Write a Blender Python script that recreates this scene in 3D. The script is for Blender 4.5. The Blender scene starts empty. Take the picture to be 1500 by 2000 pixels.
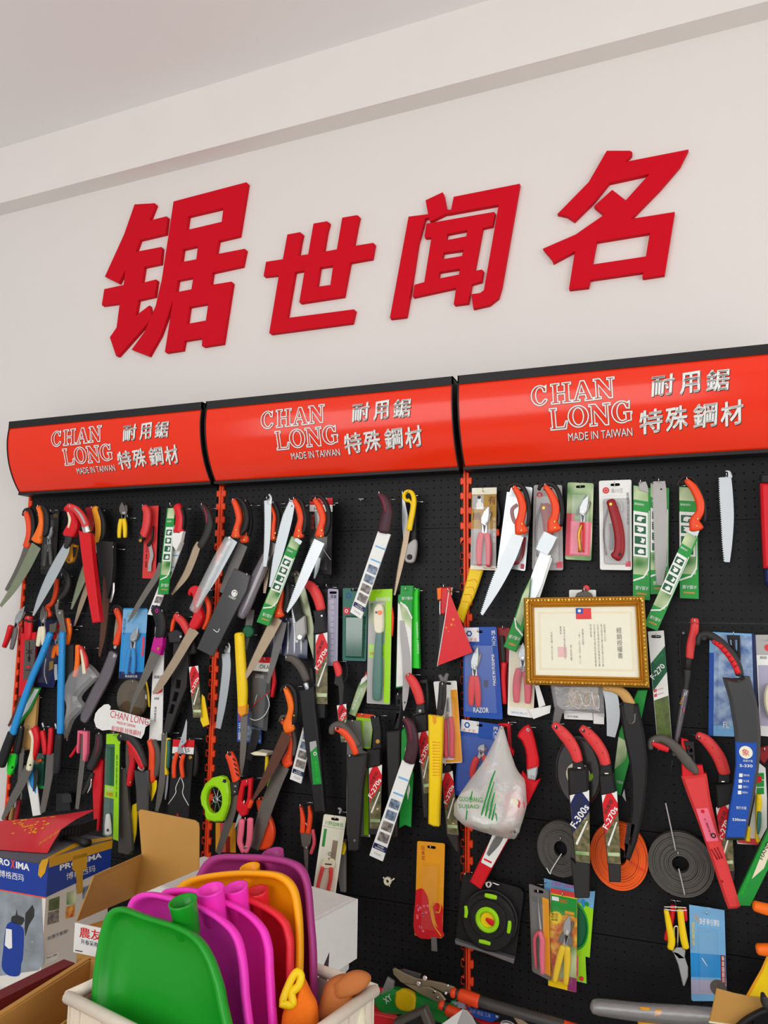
import bpy, math, random
from mathutils import Vector, Matrix
from mathutils.geometry import tessellate_polygon
random.seed(7)
SC = bpy.context.scene
COL = SC.collection
# ------------------------------------------------------------------ camera, world, lights, exposure
F, CX, CY, CZ = 1448.9, 0.60396, -2.37908, 1.51975
_a, _b, _c = 0.36014, 0.13406, 0.01254
def _axes():
    r = Vector((math.cos(_a), math.sin(_a), 0)); f = Vector((-math.sin(_a), math.cos(_a), 0)); u = Vector((0, 0, 1))
    w = f*math.cos(_b) + u*math.sin(_b); u2 = u*math.cos(_b) - f*math.sin(_b)
    return r*math.cos(_c) + u2*math.sin(_c), u2*math.cos(_c) - r*math.sin(_c), w
RX, UX, WX = _axes()
EYE = Vector((CX, CY, CZ))
cam = bpy.data.cameras.new('camera'); camo = bpy.data.objects.new('camera', cam); COL.objects.link(camo)
cam.sensor_fit = 'HORIZONTAL'; cam.sensor_width = 36; cam.lens = F/1500*36
m = Matrix((RX, UX, -WX)).transposed().to_4x4(); m.translation = EYE; camo.matrix_world = m
SC.camera = camo
SC.view_settings.view_transform = 'Standard'; SC.view_settings.look = 'None'
SC.view_settings.gamma = 1; SC.view_settings.use_curve_mapping = False
SC.view_settings.exposure = 0.0
w = bpy.data.worlds.new('world'); SC.world = w; w.use_nodes = True
w.node_tree.nodes['Background'].inputs[0].default_value = (0.93, 0.97, 1.0, 1)
w.node_tree.nodes['Background'].inputs[1].default_value = 0.50
def area(name, loc, target, sx, sy, power, col):
    l = bpy.data.lights.new(name, 'AREA'); l.shape = 'RECTANGLE'; l.size = sx; l.size_y = sy; l.energy = power; l.color = col
    o = bpy.data.objects.new(name, l); COL.objects.link(o); o.location = loc
    o.rotation_euler = (Vector(target) - Vector(loc)).to_track_quat('-Z', 'Y').to_euler()
area('shopfront_daylight', (-1.2, -5.2, 2.3), (-0.2, 0, 2.3), 4.5, 2.2, 99, (1.0, 0.985, 0.97))
area('side_window_daylight', (3.4, -2.9, 1.8), (-0.3, -0.2, 1.9), 2.6, 2.0, 52, (1.0, 0.975, 0.96))
# ------------------------------------------------------------------ pixel -> world
def ray(x, y): return WX*F + RX*(x-750) - UX*(y-1000)
def U(x, y, Y=0.0):
    d = ray(x, y); return EYE + d*((Y-CY)/d.y)
def UZ(x, y, Z):
    d = ray(x, y); return EYE + d*((Z-CZ)/d.z)
def UXp(x, y, X):
    d = ray(x, y); return EYE + d*((X-CX)/d.x)
OX, OY, OS = 0.0, 0.0, 1.0
CROPS = dict(P=(0, 0, 1), A1=(0, 940, 3.75), A2=(0, 1300, 3.75), A3=(350, 940, 3.75), A4=(350, 1300, 3.75), B1=(700, 900, 3.75), B2=(700, 1300, 3.75),
             B3=(1100, 900, 3.75), B4=(1100, 1300, 3.75), C1=(0, 1560, 3.409), C2=(350, 1560, 3.409), C3=(700, 1560, 3.409), C4=(1060, 1560, 3.409),
             D=(1240, 1180, 5.769), E=(640, 940, 5.357), K1=(180, 330, 2.586), K2=(740, 270, 2.344), G=(880, 640, 2.419))
def crop(k):
    global OX, OY, OS
    OX, OY, OS = CROPS[k]
def q(pt): return (OX + pt[0]/OS, OY + pt[1]/OS)
def W(pt, d):                       # crop point -> world point d metres in front of the pegboard
    x, y = q(pt); return U(x, y, -d)
def wp(pts, d): return [(v.x, v.z) for v in (W(p, d) for p in pts)]
def pxm(pt, d):                     # metres per crop pixel there
    a = W(pt, d); b = W((pt[0]+10, pt[1]), d); c = W((pt[0], pt[1]+10), d)
    return ((a-b).length + (a-c).length)/20
# ------------------------------------------------------------------ materials (all node-based)
def lin(c):
    c = c/255.0
    return c/12.92 if c <= 0.04045 else ((c+0.055)/1.055)**2.4
MATS = {}
def M(name, rgb, rough=0.45, metal=0.0, var=0.06, scale=40.0, bump=0.0, spec=0.32, coat=0.0):
    if name in MATS: return MATS[name]
    mt = bpy.data.materials.new(name); mt.use_nodes = True; nt = mt.node_tree; b = nt.nodes['Principled BSDF']
    c = [lin(v) for v in rgb]
    tc = nt.nodes.new('ShaderNodeTexCoord'); nz = nt.nodes.new('ShaderNodeTexNoise'); nz.inputs['Scale'].default_value = scale; nz.inputs['Detail'].default_value = 4
    nt.links.new(tc.outputs['Object'], nz.inputs['Vector'])
    mx = nt.nodes.new('ShaderNodeMix'); mx.data_type = 'RGBA'
    mx.inputs[6].default_value = [v*(1-var) for v in c] + [1]; mx.inputs[7].default_value = [min(1, v*(1+var)) for v in c] + [1]
    nt.links.new(nz.outputs['Fac'], mx.inputs[0]); nt.links.new(mx.outputs[2], b.inputs['Base Color'])
    b.inputs['Roughness'].default_value = rough; b.inputs['Metallic'].default_value = metal
    b.inputs['Specular IOR Level'].default_value = spec; b.inputs['Coat Weight'].default_value = coat
    if bump:
        bp = nt.nodes.new('ShaderNodeBump'); bp.inputs['Strength'].default_value = bump; bp.inputs['Distance'].default_value = 0.002
        nt.links.new(nz.outputs['Fac'], bp.inputs['Height']); nt.links.new(bp.outputs['Normal'], b.inputs['Normal'])
    MATS[name] = mt; return mt
def MP(name, cols, scale=60.0, rough=0.4, detail=6):      # a printed photograph: colour ramp over noise
    if name in MATS: return MATS[name]
    mt = bpy.data.materials.new(name); mt.use_nodes = True; nt = mt.node_tree; b = nt.nodes['Principled BSDF']
    tc = nt.nodes.new('ShaderNodeTexCoord'); nz = nt.nodes.new('ShaderNodeTexNoise'); nz.inputs['Scale'].default_value = scale; nz.inputs['Detail'].default_value = detail
    rp = nt.nodes.new('ShaderNodeValToRGB'); el = rp.color_ramp.elements
    n = len(cols)
    for i, c in enumerate(cols):
        pos = 0.3 + 0.4*i/(n-1)
        e = el[0] if i == 0 else (el[1] if i == n-1 else el.new(pos))
        e.position = pos; e.color = [lin(v) for v in c] + [1]
    nt.links.new(tc.outputs['Object'], nz.inputs['Vector']); nt.links.new(nz.outputs['Fac'], rp.inputs[0]); nt.links.new(rp.outputs[0], b.inputs['Base Color'])
    b.inputs['Roughness'].default_value = rough
    MATS[name] = mt; return mt
def MG(name, rgb=(255, 255, 255), gloss=0.10, rough=0.08, tint=1.0, haze=0.0, hcol=(230, 230, 230), crinkle=0.0):   # clear or milky plastic film
    if name in MATS: return MATS[name]
    mt = bpy.data.materials.new(name); mt.use_nodes = True; nt = mt.node_tree; nt.nodes.remove(nt.nodes['Principled BSDF'])
    out = nt.nodes['Material Output']
    tr = nt.nodes.new('ShaderNodeBsdfTransparent'); tr.inputs[0].default_value = [lin(v) for v in rgb] + [1]
    gl = nt.nodes.new('ShaderNodeBsdfGlossy'); gl.inputs['Roughness'].default_value = rough
    df = nt.nodes.new('ShaderNodeBsdfDiffuse'); df.inputs[0].default_value = [lin(v) for v in hcol] + [1]
    m1 = nt.nodes.new('ShaderNodeMixShader'); m1.inputs[0].default_value = haze
    m2 = nt.nodes.new('ShaderNodeMixShader'); m2.inputs[0].default_value = gloss
    nt.links.new(tr.outputs[0], m1.inputs[1]); nt.links.new(df.outputs[0], m1.inputs[2])
    nt.links.new(m1.outputs[0], m2.inputs[1]); nt.links.new(gl.outputs[0], m2.inputs[2]); nt.links.new(m2.outputs[0], out.inputs['Surface'])
    if crinkle:
        tc = nt.nodes.new('ShaderNodeTexCoord'); nz = nt.nodes.new('ShaderNodeTexNoise'); nz.inputs['Scale'].default_value = 35; nz.inputs['Detail'].default_value = 5
        bp = nt.nodes.new('ShaderNodeBump'); bp.inputs['Strength'].default_value = crinkle; bp.inputs['Distance'].default_value = 0.01
        nt.links.new(tc.outputs['Object'], nz.inputs['Vector']); nt.links.new(nz.outputs['Fac'], bp.inputs['Height'])
        nt.links.new(bp.outputs['Normal'], gl.inputs['Normal']); nt.links.new(bp.outputs['Normal'], df.inputs['Normal'])
    MATS[name] = mt; return mt
M('wall_paint', (224, 218, 213), 0.75, var=0.02, scale=3, bump=0.05)
M('ceiling_paint', (238, 234, 232), 0.8, var=0.02, scale=2)
M('beam_paint', (228, 222, 217), 0.75, var=0.03, scale=5)
M('floor_tile', (206, 201, 194), 0.35, var=0.08, scale=6)
M('board', (17, 17, 19), 0.5, var=0.1, scale=90, bump=0.05, spec=0.22)
M('upright', (245, 74, 28), 0.4, var=0.05)
M('chan', (20, 19, 20), 0.5)
M('signred', (240, 50, 18), 0.16, var=0.02, scale=8, spec=0.4)
M('charred', (205, 4, 30), 0.6, var=0.02, scale=10, spec=0.12)
M('red', (216, 22, 34), 0.35); M('dred', (150, 24, 32), 0.4); M('coral', (224, 62, 62), 0.42); M('rose', (214, 74, 92), 0.4)
M('orange', (240, 74, 30), 0.4); M('borange', (250, 112, 18), 0.4); M('amber', (236, 158, 28), 0.45)
M('black', (26, 25, 26), 0.5); M('dgrey', (44, 43, 43), 0.5); M('grey', (110, 108, 106), 0.5); M('lgrey', (176, 174, 172), 0.5); M('bgrey', (88, 82, 76), 0.5)
M('white', (236, 236, 232), 0.45); M('cream', (234, 226, 196), 0.45); M('plum', (66, 34, 44), 0.45); M('plumred', (112, 34, 52), 0.45)
M('yellow', (246, 208, 14), 0.4); M('lime', (160, 224, 20), 0.35); M('bgreen', (40, 214, 40), 0.35); M('green', (28, 148, 56), 0.4); M('dgreen', (12, 92, 56), 0.4); M('teal', (52, 112, 98), 0.4)
M('blue', (24, 78, 172), 0.4); M('sky', (38, 146, 216), 0.4); M('lblue', (120, 178, 222), 0.45); M('navy', (22, 32, 84), 0.4); M('magenta', (196, 18, 140), 0.4); M('pink', (242, 112, 138), 0.4)
M('hotpink', (238, 44, 172), 0.4); M('wood', (206, 160, 92), 0.5, var=0.15, scale=25); M('kraft', (190, 142, 72), 0.7, var=0.05); M('purple', (150, 50, 110), 0.4)
M('steel', (182, 186, 188), 0.34, 0.85, var=0.04); M('bright', (192, 198, 201), 0.38, 0.5, var=0.03); M('dsteel', (120, 114, 108), 0.4, 0.7, var=0.15, scale=20)
M('tan_steel', (172, 152, 128), 0.42, 0.5, var=0.12, scale=30); M('rust', (98, 62, 48), 0.5, 0.4, var=0.2, scale=30); M('olive_steel', (150, 156, 128), 0.36, 0.7, var=0.1)
M('chrome', (225, 225, 225), 0.15, 1.0, var=0.02); M('gold', (196, 148, 58), 0.35, 0.75, var=0.2, scale=60); M('brass', (206, 160, 70), 0.3, 0.9); M('paper', (240, 236, 214), 0.6, var=0.03)
M('ink', (30, 28, 30), 0.6); M('skin', (196, 164, 140), 0.6); M('gold_card', (176, 134, 52), 0.5, var=0.12); M('seal', (232, 190, 188), 0.6); M('faint', (150, 146, 138), 0.6); M('lilac', (176, 172, 196), 0.45)
MP('photo_garden', [(40, 66, 20), (96, 132, 46), (206, 212, 156), (140, 120, 84)], 70); MP('photo_blue', [(20, 40, 70), (60, 110, 170), (150, 170, 190)], 70)
MP('photo_grey', [(40, 38, 46), (90, 92, 104), (170, 160, 150)], 80); MP('photo_leaf', [(40, 120, 20), (130, 186, 40), (226, 236, 190)], 13, detail=1); MP('photo_snow', [(150, 160, 170), (210, 214, 214), (120, 126, 130)], 22)
MP('photo_fruit', [(196, 30, 24), (240, 120, 30), (250, 200, 60)], 60); MP('photo_tree', [(70, 70, 30), (130, 120, 90), (190, 190, 160), (90, 120, 30)], 45)
MP('photo_swirl', [(46, 96, 168), (120, 170, 216), (232, 240, 246), (190, 214, 234)], 26, detail=3); MG('clear', gloss=0.07, rough=0.3); MG('film', gloss=0.12, rough=0.3, haze=0.2, crinkle=0.25); MG('bagfilm', gloss=0.12, rough=0.25, haze=0.5, hcol=(236, 232, 224), crinkle=0.3); MG('smoke', (120, 116, 116), 0.10, 0.15, haze=0.35, hcol=(84, 82, 82)); MG('clearlilac', (214, 206, 214), 0.12, 0.12, haze=0.3, hcol=(150, 140, 150))
MG('tealfilm', (120, 190, 170), 0.12, 0.1, haze=0.35, hcol=(70, 140, 120)); MG('brownfilm', (190, 176, 150), 0.12, 0.1, haze=0.45, hcol=(122, 108, 84))
# ------------------------------------------------------------------ mesh makers: each returns (verts, faces, smooth)
def area2(p): return sum(p[i][0]*p[(i+1) % len(p)][1] - p[(i+1) % len(p)][0]*p[i][1] for i in range(len(p)))/2
def offset(p, d):                   # p counter-clockwise; +d grows
    n = len(p); o = []
    for i in range(n):
        a, b, c = p[i-1], p[i], p[(i+1) % n]
        e1 = Vector((b[0]-a[0], b[1]-a[1])); e2 = Vector((c[0]-b[0], c[1]-b[1]))
        if e1.length < 1e-9 or e2.length < 1e-9: o.append(b); continue
        n1 = Vector((e1.y, -e1.x)).normalized(); n2 = Vector((e2.y, -e2.x)).normalized()
        s = n1+n2
        if s.length < 0.2: o.append(b); continue
        s.normalize(); k = d/max(0.45, s.dot(n1)); o.append((b[0]+s.x*k, b[1]+s.y*k))
    return o
def ccw(p):
    r = []
    for v in p:
        if not r or (abs(v[0]-r[-1][0]) + abs(v[1]-r[-1][1])) > 1e-6: r.append(v)
    return r if area2(r) > 0 else r[::-1]
def plate2(outer, holes, y0, y1, bev):     # outlines in (x, z); y0 back, y1 front (more negative = nearer the viewer)
    outer = ccw(outer); holes = [ccw(h)[::-1] for h in holes]
    V, Fc = [], []
    s = -1 if y1 < y0 else 1
    loops_b, loops_f = [], []
    for k, lp in enumerate([outer] + holes):
        n = len(lp); rings = [(lp, y0)]
        if bev > 0:
            rings += [(lp, y1 - s*bev), (offset(lp, -bev), y1)]
        else: rings += [(lp, y1)]
        ids = []
        for pts, y in rings:
            base = len(V); V += [(x, y, z) for x, z in pts]; ids.append(list(range(base, base+n)))
        for a, b in zip(ids, ids[1:]):
            for i in range(n):
                j = (i+1) % n; Fc.append((a[i], a[j], b[j], b[i]))
        loops_b.append(ids[0]); loops_f.append(ids[-1])
    for loops, fl in ((loops_b, True), (loops_f, False)):
        flat = [i for l in loops for i in l]
        tris = tessellate_polygon([[Vector((V[i][0], V[i][2], 0)) for i in l] for l in loops])
        for t in tris:
            f = [flat[i] for i in t]
            a, b, c = (V[i] for i in f)
            cr = (b[0]-a[0])*(c[2]-a[2]) - (c[0]-a[0])*(b[2]-a[2])
            if (cr > 0) == fl: f.reverse()
            Fc.append(tuple(f))
    return V, Fc, False
def smoothpts(p, n=5):
    if len(p) < 3: return p
    P = [tuple(2*a-b for a, b in zip(p[0], p[1]))] + list(p) + [tuple(2*a-b for a, b in zip(p[-1], p[-2]))]
    o = []
    for i in range(1, len(P)-2):
        for k in range(n):
            t = k/n
            o.append(tuple(0.5*(2*b + (c-a)*t + (2*a-5*b+4*c-e)*t*t + (-a+3*b-3*c+e)*t**3) for a, b, c, e in zip(P[i-1], P[i], P[i+1], P[i+2])))
    o.append(tuple(p[-1])); return o
def loft(rings, caps=True, closed=False):
    V, Fc = [], []; n = len(rings[0])
    for r in rings: V += [tuple(v) for v in r]
    R = len(rings)
    for i in range(R if closed else R-1):
        for k in range(n):
            a, b = i*n+k, i*n+(k+1) % n; c, d = ((i+1) % R)*n+(k+1) % n, ((i+1) % R)*n+k
            Fc.append((a, b, c, d))
    if caps and not closed:
        Fc.append(tuple(reversed(range(n)))); Fc.append(tuple(range((R-1)*n, R*n)))
    return V, Fc, True
def tube3(pts, r, n=8, closed=False, flat=None):      # 3-D tube through points; r radius or list
    P = [Vector(p) for p in pts]; rings = []; L = len(P); prev = None
    for i in range(L):
        t = (P[(i+1) % L] - P[i-1]) if closed else (P[min(i+1, L-1)] - P[max(i-1, 0)])
        t.normalize()
        if prev is None: prev = t.orthogonal().normalized()
        s = (prev - t*prev.dot(t)).normalized(); prev = s; b = t.cross(s)
        rr = r[i] if isinstance(r, (list, tuple)) else r
        rings.append([P[i] + s*(math.cos(2*math.pi*k/n)*rr) + b*(math.sin(2*math.pi*k/n)*rr) for k in range(n)])
    return loft(rings, True, closed)
def box3(x0, x1, y0, y1, z0, z1):
    V = [(x, y, z) for x in (x0, x1) for y in (y0, y1) for z in (z0, z1)]
    return V, [(0, 1, 3, 2), (4, 6, 7, 5), (0, 4, 5, 1), (2, 3, 7, 6), (0, 2, 6, 4), (1, 5, 7, 3)], False
# ------------------------------------------------------------------ things
class T:
    def __init__(s, name, label, cat=None, group=None, kind=None):
        s.n, s.label, s.cat, s.group, s.kind, s.parts = name, label, cat, group, kind, []
    def raw(s, name, geo, mat, par=None, label=None, kind=None):
        s.parts.append((name, geo, mat, par, label, kind)); return len(s.parts)-1
    # flat plate traced in crop pixels: d = distance of its back from the board
    def pl(s, name, pts, d, th, mat, holes=(), bev=None, par=None, label=None, round=0):
        P = wp(pts, d)
        if round: P = smoothpts(P + [P[0]], 4)[:-1]
        if bev is None: bev = min(th*0.4, 0.002)
        return s.raw(name, plate2(P, [wp(h, d) for h in holes], -d, -(d+th), bev), mat, par, label)
    def card(s, name, pts, d, th, mat, r=0.006, par=None, label=None, hole=None, bev=0.0):     # plate with rounded corners
        P = ccw(wp(pts, d)); o = []; n = len(P)
        for i in range(n):
            a, b, c = (Vector(P[i-1]), Vector(P[i]), Vector(P[(i+1) % n]))
            rr = min(r, (a-b).length*0.45, (c-b).length*0.45); p0 = b+(a-b).normalized()*rr; p1 = b+(c-b).normalized()*rr
            for k in range(4):
                t = k/3; o.append(tuple(p0*(1-t)**2 + b*(2*t*(1-t)) + p1*t*t))
        hs = []
        if hole:
            c = W(hole, d); hs = [[(c.x+0.014*math.copysign(abs(math.cos(t))**0.5, math.cos(t)), c.z+0.0045*math.copysign(abs(math.sin(t))**0.5, math.sin(t))) for t in (2*math.pi*k/12 for k in range(12))]]
        return s.raw(name, plate2(o, hs, -d, -(d+th), bev), mat, par, label)
    # rounded bar along a centre line [(x, y, width)], th thick
    def sw(s, name, pts, d, th, mat, par=None, label=None, e=2.6, n=12, sub=4, tips=True):
        P = [(v.x, v.z, p[2]*pxm(p, d)) for p, v in ((p, W(p, d)) for p in pts)]
        P = smoothpts(P, sub); rings = []; L = len(P)
        seq = [(i, 1.0, 0.0) for i in range(L)]
        if tips: seq = [(0, 0.55, -0.22), (0, 0.85, -0.12)] + seq + [(L-1, 0.85, 0.12), (L-1, 0.55, 0.22)]
        for i, k, ex in seq:
            a, b = P[max(i-1, 0)], P[min(i+1, L-1)]
            t = Vector((b[0]-a[0], b[1]-a[1])).normalized(); nn = Vector((-t.y, t.x)); w_ = max(P[i][2], 0.0006)
            c = Vector((P[i][0], P[i][1])) + t*(ex*min(w_, 0.03)); ring = []
            for j in range(n):
                an = 2*math.pi*j/n; ca, sa = math.cos(an), math.sin(an)
                u = math.copysign(abs(ca)**(2/e), ca)*w_/2*k; v = math.copysign(abs(sa)**(2/e), sa)*th/2*k
                ring.append((c.x+nn.x*u, -(d+th/2)+v, c.y+nn.y*u))
            rings.append(ring)
        return s.raw(name, loft(rings), mat, par, label)
    # saw blade along a centre line; teeth: -1 left, +1 right of the direction of travel as seen
    def bl(s, pts, d, mat, teeth=-1, pitch=0.0066, depth=0.0044, th=0.0014, par=None, name='blade', label=None):
        P = [(v.x, v.z, p[2]*pxm(p, d)) for p, v in ((p, W(p, d)) for p in pts)]
        P = smoothpts(P, 6)
        A, B = [], []
        for i, p in enumerate(P):
            a, b = P[max(i-1, 0)], P[min(i+1, len(P)-1)]
            t = Vector((b[0]-a[0], b[1]-a[1])).normalized(); nn = Vector((-t.y, t.x))
            A.append(Vector((p[0], p[1])) + nn*p[2]/2); B.append(Vector((p[0], p[1])) - nn*p[2]/2)   # A = left of travel
        if teeth:
            E = B if teeth < 0 else A         # travel is downward, so the side seen left is the right of travel
            out = [E[0]]; acc = 0.0; up = False
            for i in range(len(E)-1):
                seg = E[i+1]-E[i]; L = seg.length
                if L < 1e-7: continue
                nn = Vector((-seg.y, seg.x)).normalized()*(1 if teeth > 0 else -1); pos = 0.0
                while acc + (L-pos) >= pitch/2:
                    pos += pitch/2 - acc; acc = 0.0; up = not up
                    out.append(E[i] + seg*(pos/L) + nn*(depth if up else 0))
                acc += L-pos
            out.append(E[-1])
            if teeth < 0: B = out
            else: A = out
        o = [tuple(v) for v in A] + [tuple(v) for v in reversed(B)]
        return s.raw(name, plate2(o, [], -d, -(d+th), 0), mat, par, label)
    def disc(s, name, c, rpx, d, th, mat, par=None, n=14, inner=0.0, label=None, bev=None, ry=None):
        v = W(c, d); r = rpx*pxm(c, d); rz = (ry or rpx)*pxm(c, d)
        o = [(v.x+r*math.cos(2*math.pi*k/n), v.z+rz*math.sin(2*math.pi*k/n)) for k in range(n)]
        h = [[(v.x+r*inner*math.cos(2*math.pi*k/n), v.z+rz*inner*math.sin(2*math.pi*k/n)) for k in range(n)]] if inner else []
        return s.raw(name, plate2(o, h, -d, -(d+th), min(th*0.3, r*0.2) if bev is None else bev), mat, par, label)
    def wire(s, name, pts, d, r, mat, par=None, closed=False, n=6, label=None):      # pts (x, y[, extra distance])
        P = [W(p, d+(p[2] if len(p) > 2 else 0)) for p in pts]
        if len(P) > 2: P = [Vector(p) for p in smoothpts([tuple(v) for v in P], 4)]
        return s.raw(name, tube3(P, r, n, closed), mat, par, label)
    def tx(s, body, p0, p1, h, d, mat, par=None, name='lettering', bold=0.0, th=0.0004, vert=False, label=None):
        # baseline from p0 to p1 (crop px), h = letter height in crop px
        V, Fc, (bx0, by0, bx1, by1) = glyphs(body, bold, vert)
        a, b = W(p0, d), W(p1, d); ux = Vector((b.x-a.x, b.z-a.z)); hh = h*pxm(p0, d)
        if vert:        # p0 top centre, p1 bottom centre of a column
            L = ux.length; dn = ux.normalized(); rt = Vector((-dn.y, dn.x)); rt = rt if rt.x > 0 else -rt
            P = [((a.x + dn.x*(by1-y)/(by1-by0)*L + rt.x*((x-(bx0+bx1)/2)/(bx1-bx0))*hh), (a.z + dn.y*(by1-y)/(by1-by0)*L + rt.y*((x-(bx0+bx1)/2)/(bx1-bx0))*hh)) for x, y in V]
        else:
            up = Vector((-ux.y, ux.x)).normalized()*hh
            P = [(a.x + ux.x*(x-bx0)/(bx1-bx0) + up.x*(y-by0)/(by1-by0), a.z + ux.y*(x-bx0)/(bx1-bx0) + up.y*(y-by0)/(by1-by0)) for x, y in V]
        return s.raw(name, ([(x, -(d+th), z) for x, z in P], Fc, False), mat, par, label)
    def fin(s):
        allv = [v for p in s.parts for v in p[1][0]]
        if not allv: return None
        xs = [v[0] for v in allv]; ys = [v[1] for v in allv]; zs = [v[2] for v in allv]
        org = Vector(((min(xs)+max(xs))/2, (min(ys)+max(ys))/2, min(zs)))
        def mk(name, geo, mat, kind):
            me = bpy.data.meshes.new(name); me.from_pydata([(v[0]-org.x, v[1]-org.y, v[2]-org.z) for v in geo[0]], [], geo[1]); me.update()
            if geo[2]: me.polygons.foreach_set('use_smooth', [True]*len(me.polygons))
            me.materials.append(MATS[mat] if isinstance(mat, str) else mat)
            o = bpy.data.objects.new(name, me); COL.objects.link(o)
            if kind: o['kind'] = kind
            return o
        if len(s.parts) == 1:
            root = mk(s.n, s.parts[0][1], s.parts[0][2], None); root.location = org
        else:
            root = bpy.data.objects.new(s.n, None); root.empty_display_size = 0.02; COL.objects.link(root); root.location = org
            objs = []
            for name, geo, mat, par, label, kind in s.parts:
                o = mk(name, geo, mat, kind); o.parent = root if par is None else objs[par]
                if label: o['label'] = label
                objs.append(o)
        if s.label: root['label'] = s.label
        if s.cat: root['category'] = s.cat
        if s.group: root['group'] = s.group
        if s.kind: root['kind'] = s.kind
        return root
_gc = {}
def glyphs(body, bold=0.0, vert=False):
    key = (body, bold, vert)
    if key in _gc: return _gc[key]
    cu = bpy.data.curves.new('lettering', 'FONT'); cu.body = '\n'.join(body) if vert else body; cu.resolution_u = 2; cu.offset = bold
    if vert: cu.space_line = 1.0; cu.align_x = 'CENTER'
    o = bpy.data.objects.new('lettering', cu); COL.objects.link(o)
    me = bpy.data.meshes.new_from_object(o.evaluated_get(bpy.context.evaluated_depsgraph_get()))
    V = [(v.co.x, v.co.y) for v in me.vertices]; Fc = [tuple(p.vertices) for p in me.polygons]
    bpy.data.objects.remove(o); bpy.data.curves.remove(cu); bpy.data.meshes.remove(me)
    xs = [v[0] for v in V]; ys = [v[1] for v in V]
    _gc[key] = (V, Fc, (min(xs), min(ys), max(xs), max(ys))); return _gc[key]
def struct(name, label, geo, mat):
    t = T(name, label, None, None, 'structure'); t.raw(name, geo, mat); return t.fin()
# ------------------------------------------------------------------ the room
WY = 0.05                                   # face of the white wall
struct('wall_back', 'white painted wall behind the black pegboards', box3(-3.2, 3.0, WY, WY+0.15, 0, 4.2), 'wall_paint')
struct('floor', 'grey shop floor', box3(-3.2, 3.0, -6.5, WY, -0.1, 0), 'floor_tile')
BY = -0.03
zl, zr = U(0, 397, BY), U(1500, 2, BY); sl = (zr.z-zl.z)/(zr.x-zl.x)
cl, cr_ = U(0, 290, BY), U(956, 0, BY); sc_ = (cr_.z-cl.z)/(cr_.x-cl.x)
def bz(x): return zl.z + sl*(x-zl.x)
def cz(x): return cl.z + sc_*(x-cl.x)
X0, X1 = -3.2, 3.0
V = [(X0, BY, bz(X0)), (X1, BY, bz(X1)), (X1, WY, bz(X1)), (X0, WY, bz(X0)), (X0, BY, cz(X0)+0.1), (X1, BY, cz(X1)+0.1), (X1, WY, cz(X1)+0.1), (X0, WY, cz(X0)+0.1)]
struct('trim_1', 'white plastered beam running along the top of the wall', (V, [(0, 1, 5, 4), (1, 2, 6, 5), (2, 3, 7, 6), (3, 0, 4, 7), (3, 2, 1, 0), (4, 5, 6, 7)], False), 'beam_paint')
V = [(X0, -6.5, cz(X0)), (X1, -6.5, cz(X1)), (X1, WY, cz(X1)), (X0, WY, cz(X0)), (X0, -6.5, cz(X0)+0.2), (X1, -6.5, cz(X1)+0.2), (X1, WY, cz(X1)+0.2), (X0, WY, cz(X0)+0.2)]
struct('ceiling', 'plain off-white ceiling', (V, [(3, 2, 1, 0), (4, 5, 6, 7), (0, 1, 5, 4), (1, 2, 6, 5), (2, 3, 7, 6), (3, 0, 4, 7)], False), 'ceiling_paint')
# ------------------------------------------------------------------ pegboard bays
BW, PIT = 0.94897, 0.025
def pegmesh():
    nx, nz = 36, 12; wv = nx*PIT; V, Fc = [], []; h = PIT/2; r = 0.0028; th = 0.0012
    for j in range(nz):
        for i in range(nx):
            cx, cz_ = (i+0.5)*PIT, (j+0.5)*PIT; b = len(V)
            sq = [(h, 0), (h, h), (0, h), (-h, h), (-h, 0), (-h, -h), (0, -h), (h, -h)]
            for (x, z) in sq: V.append((cx+x, 0, min(max(cz_+z, 0.0012), nz*PIT-0.0012)))
            for k in range(8): V.append((cx+r*math.cos(k*math.pi/4), 0, cz_+r*math.sin(k*math.pi/4)))
            for k in range(8): V.append((cx+r*math.cos(k*math.pi/4), th*3, cz_+r*math.sin(k*math.pi/4)))
            for k in range(8):
                l = (k+1) % 8; Fc.append((b+k, b+8+k, b+8+l, b+l)); Fc.append((b+8+k, b+16+k, b+16+l, b+8+l))
    x0, x1, z0, z1 = -0.004, wv+0.004, 0.0, nz*PIT; g = 0.0012; dp = 0.012; b = len(V)     # folded rims, a fine joint between boards
    V += [(x0, 0, z0+g), (x1, 0, z0+g), (x1, 0, z1-g), (x0, 0, z1-g), (x0, dp, z0+g), (x1, dp, z0+g), (x1, dp, z1-g), (x0, dp, z1-g), (0, 0, 0), (wv, 0, 0), (wv, 0, z1), (0, 0, z1)]
    Fc += [(b, b+1, b+5, b+4), (b+2, b+3, b+7, b+6), (b+3, b, b+4, b+7), (b+1, b+2, b+6, b+5), (b, b+8, b+11, b+3), (b+9, b+1, b+2, b+10)]
    me = bpy.data.meshes.new('board'); me.from_pydata(V, [], Fc); me.update(); me.materials.append(MATS['board']); return me
PEG = pegmesh()
TABZ = U(908, 940, 0).z % 0.05
def upright_mesh(side, z0=0.02, z1=2.12):
    a, b, c = 0.0012, 0.0095, 0.0195; o = [(a, z0), (b, z0)]; z = math.ceil((z0-TABZ)/0.05)*0.05 + TABZ
    while z < z1-0.02:
        o += [(b, z-0.009), (c-0.004, z-0.013), (c, z-0.009), (c, z+0.009), (c-0.004, z+0.013), (b, z+0.009)]; z += 0.05
    o += [(b, z1), (a, z1)]
    return plate2([(x*side, z) for x, z in o], [], 0.004, -0.006, 0.0015)
BAYN = ['left', 'middle', 'right']
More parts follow.
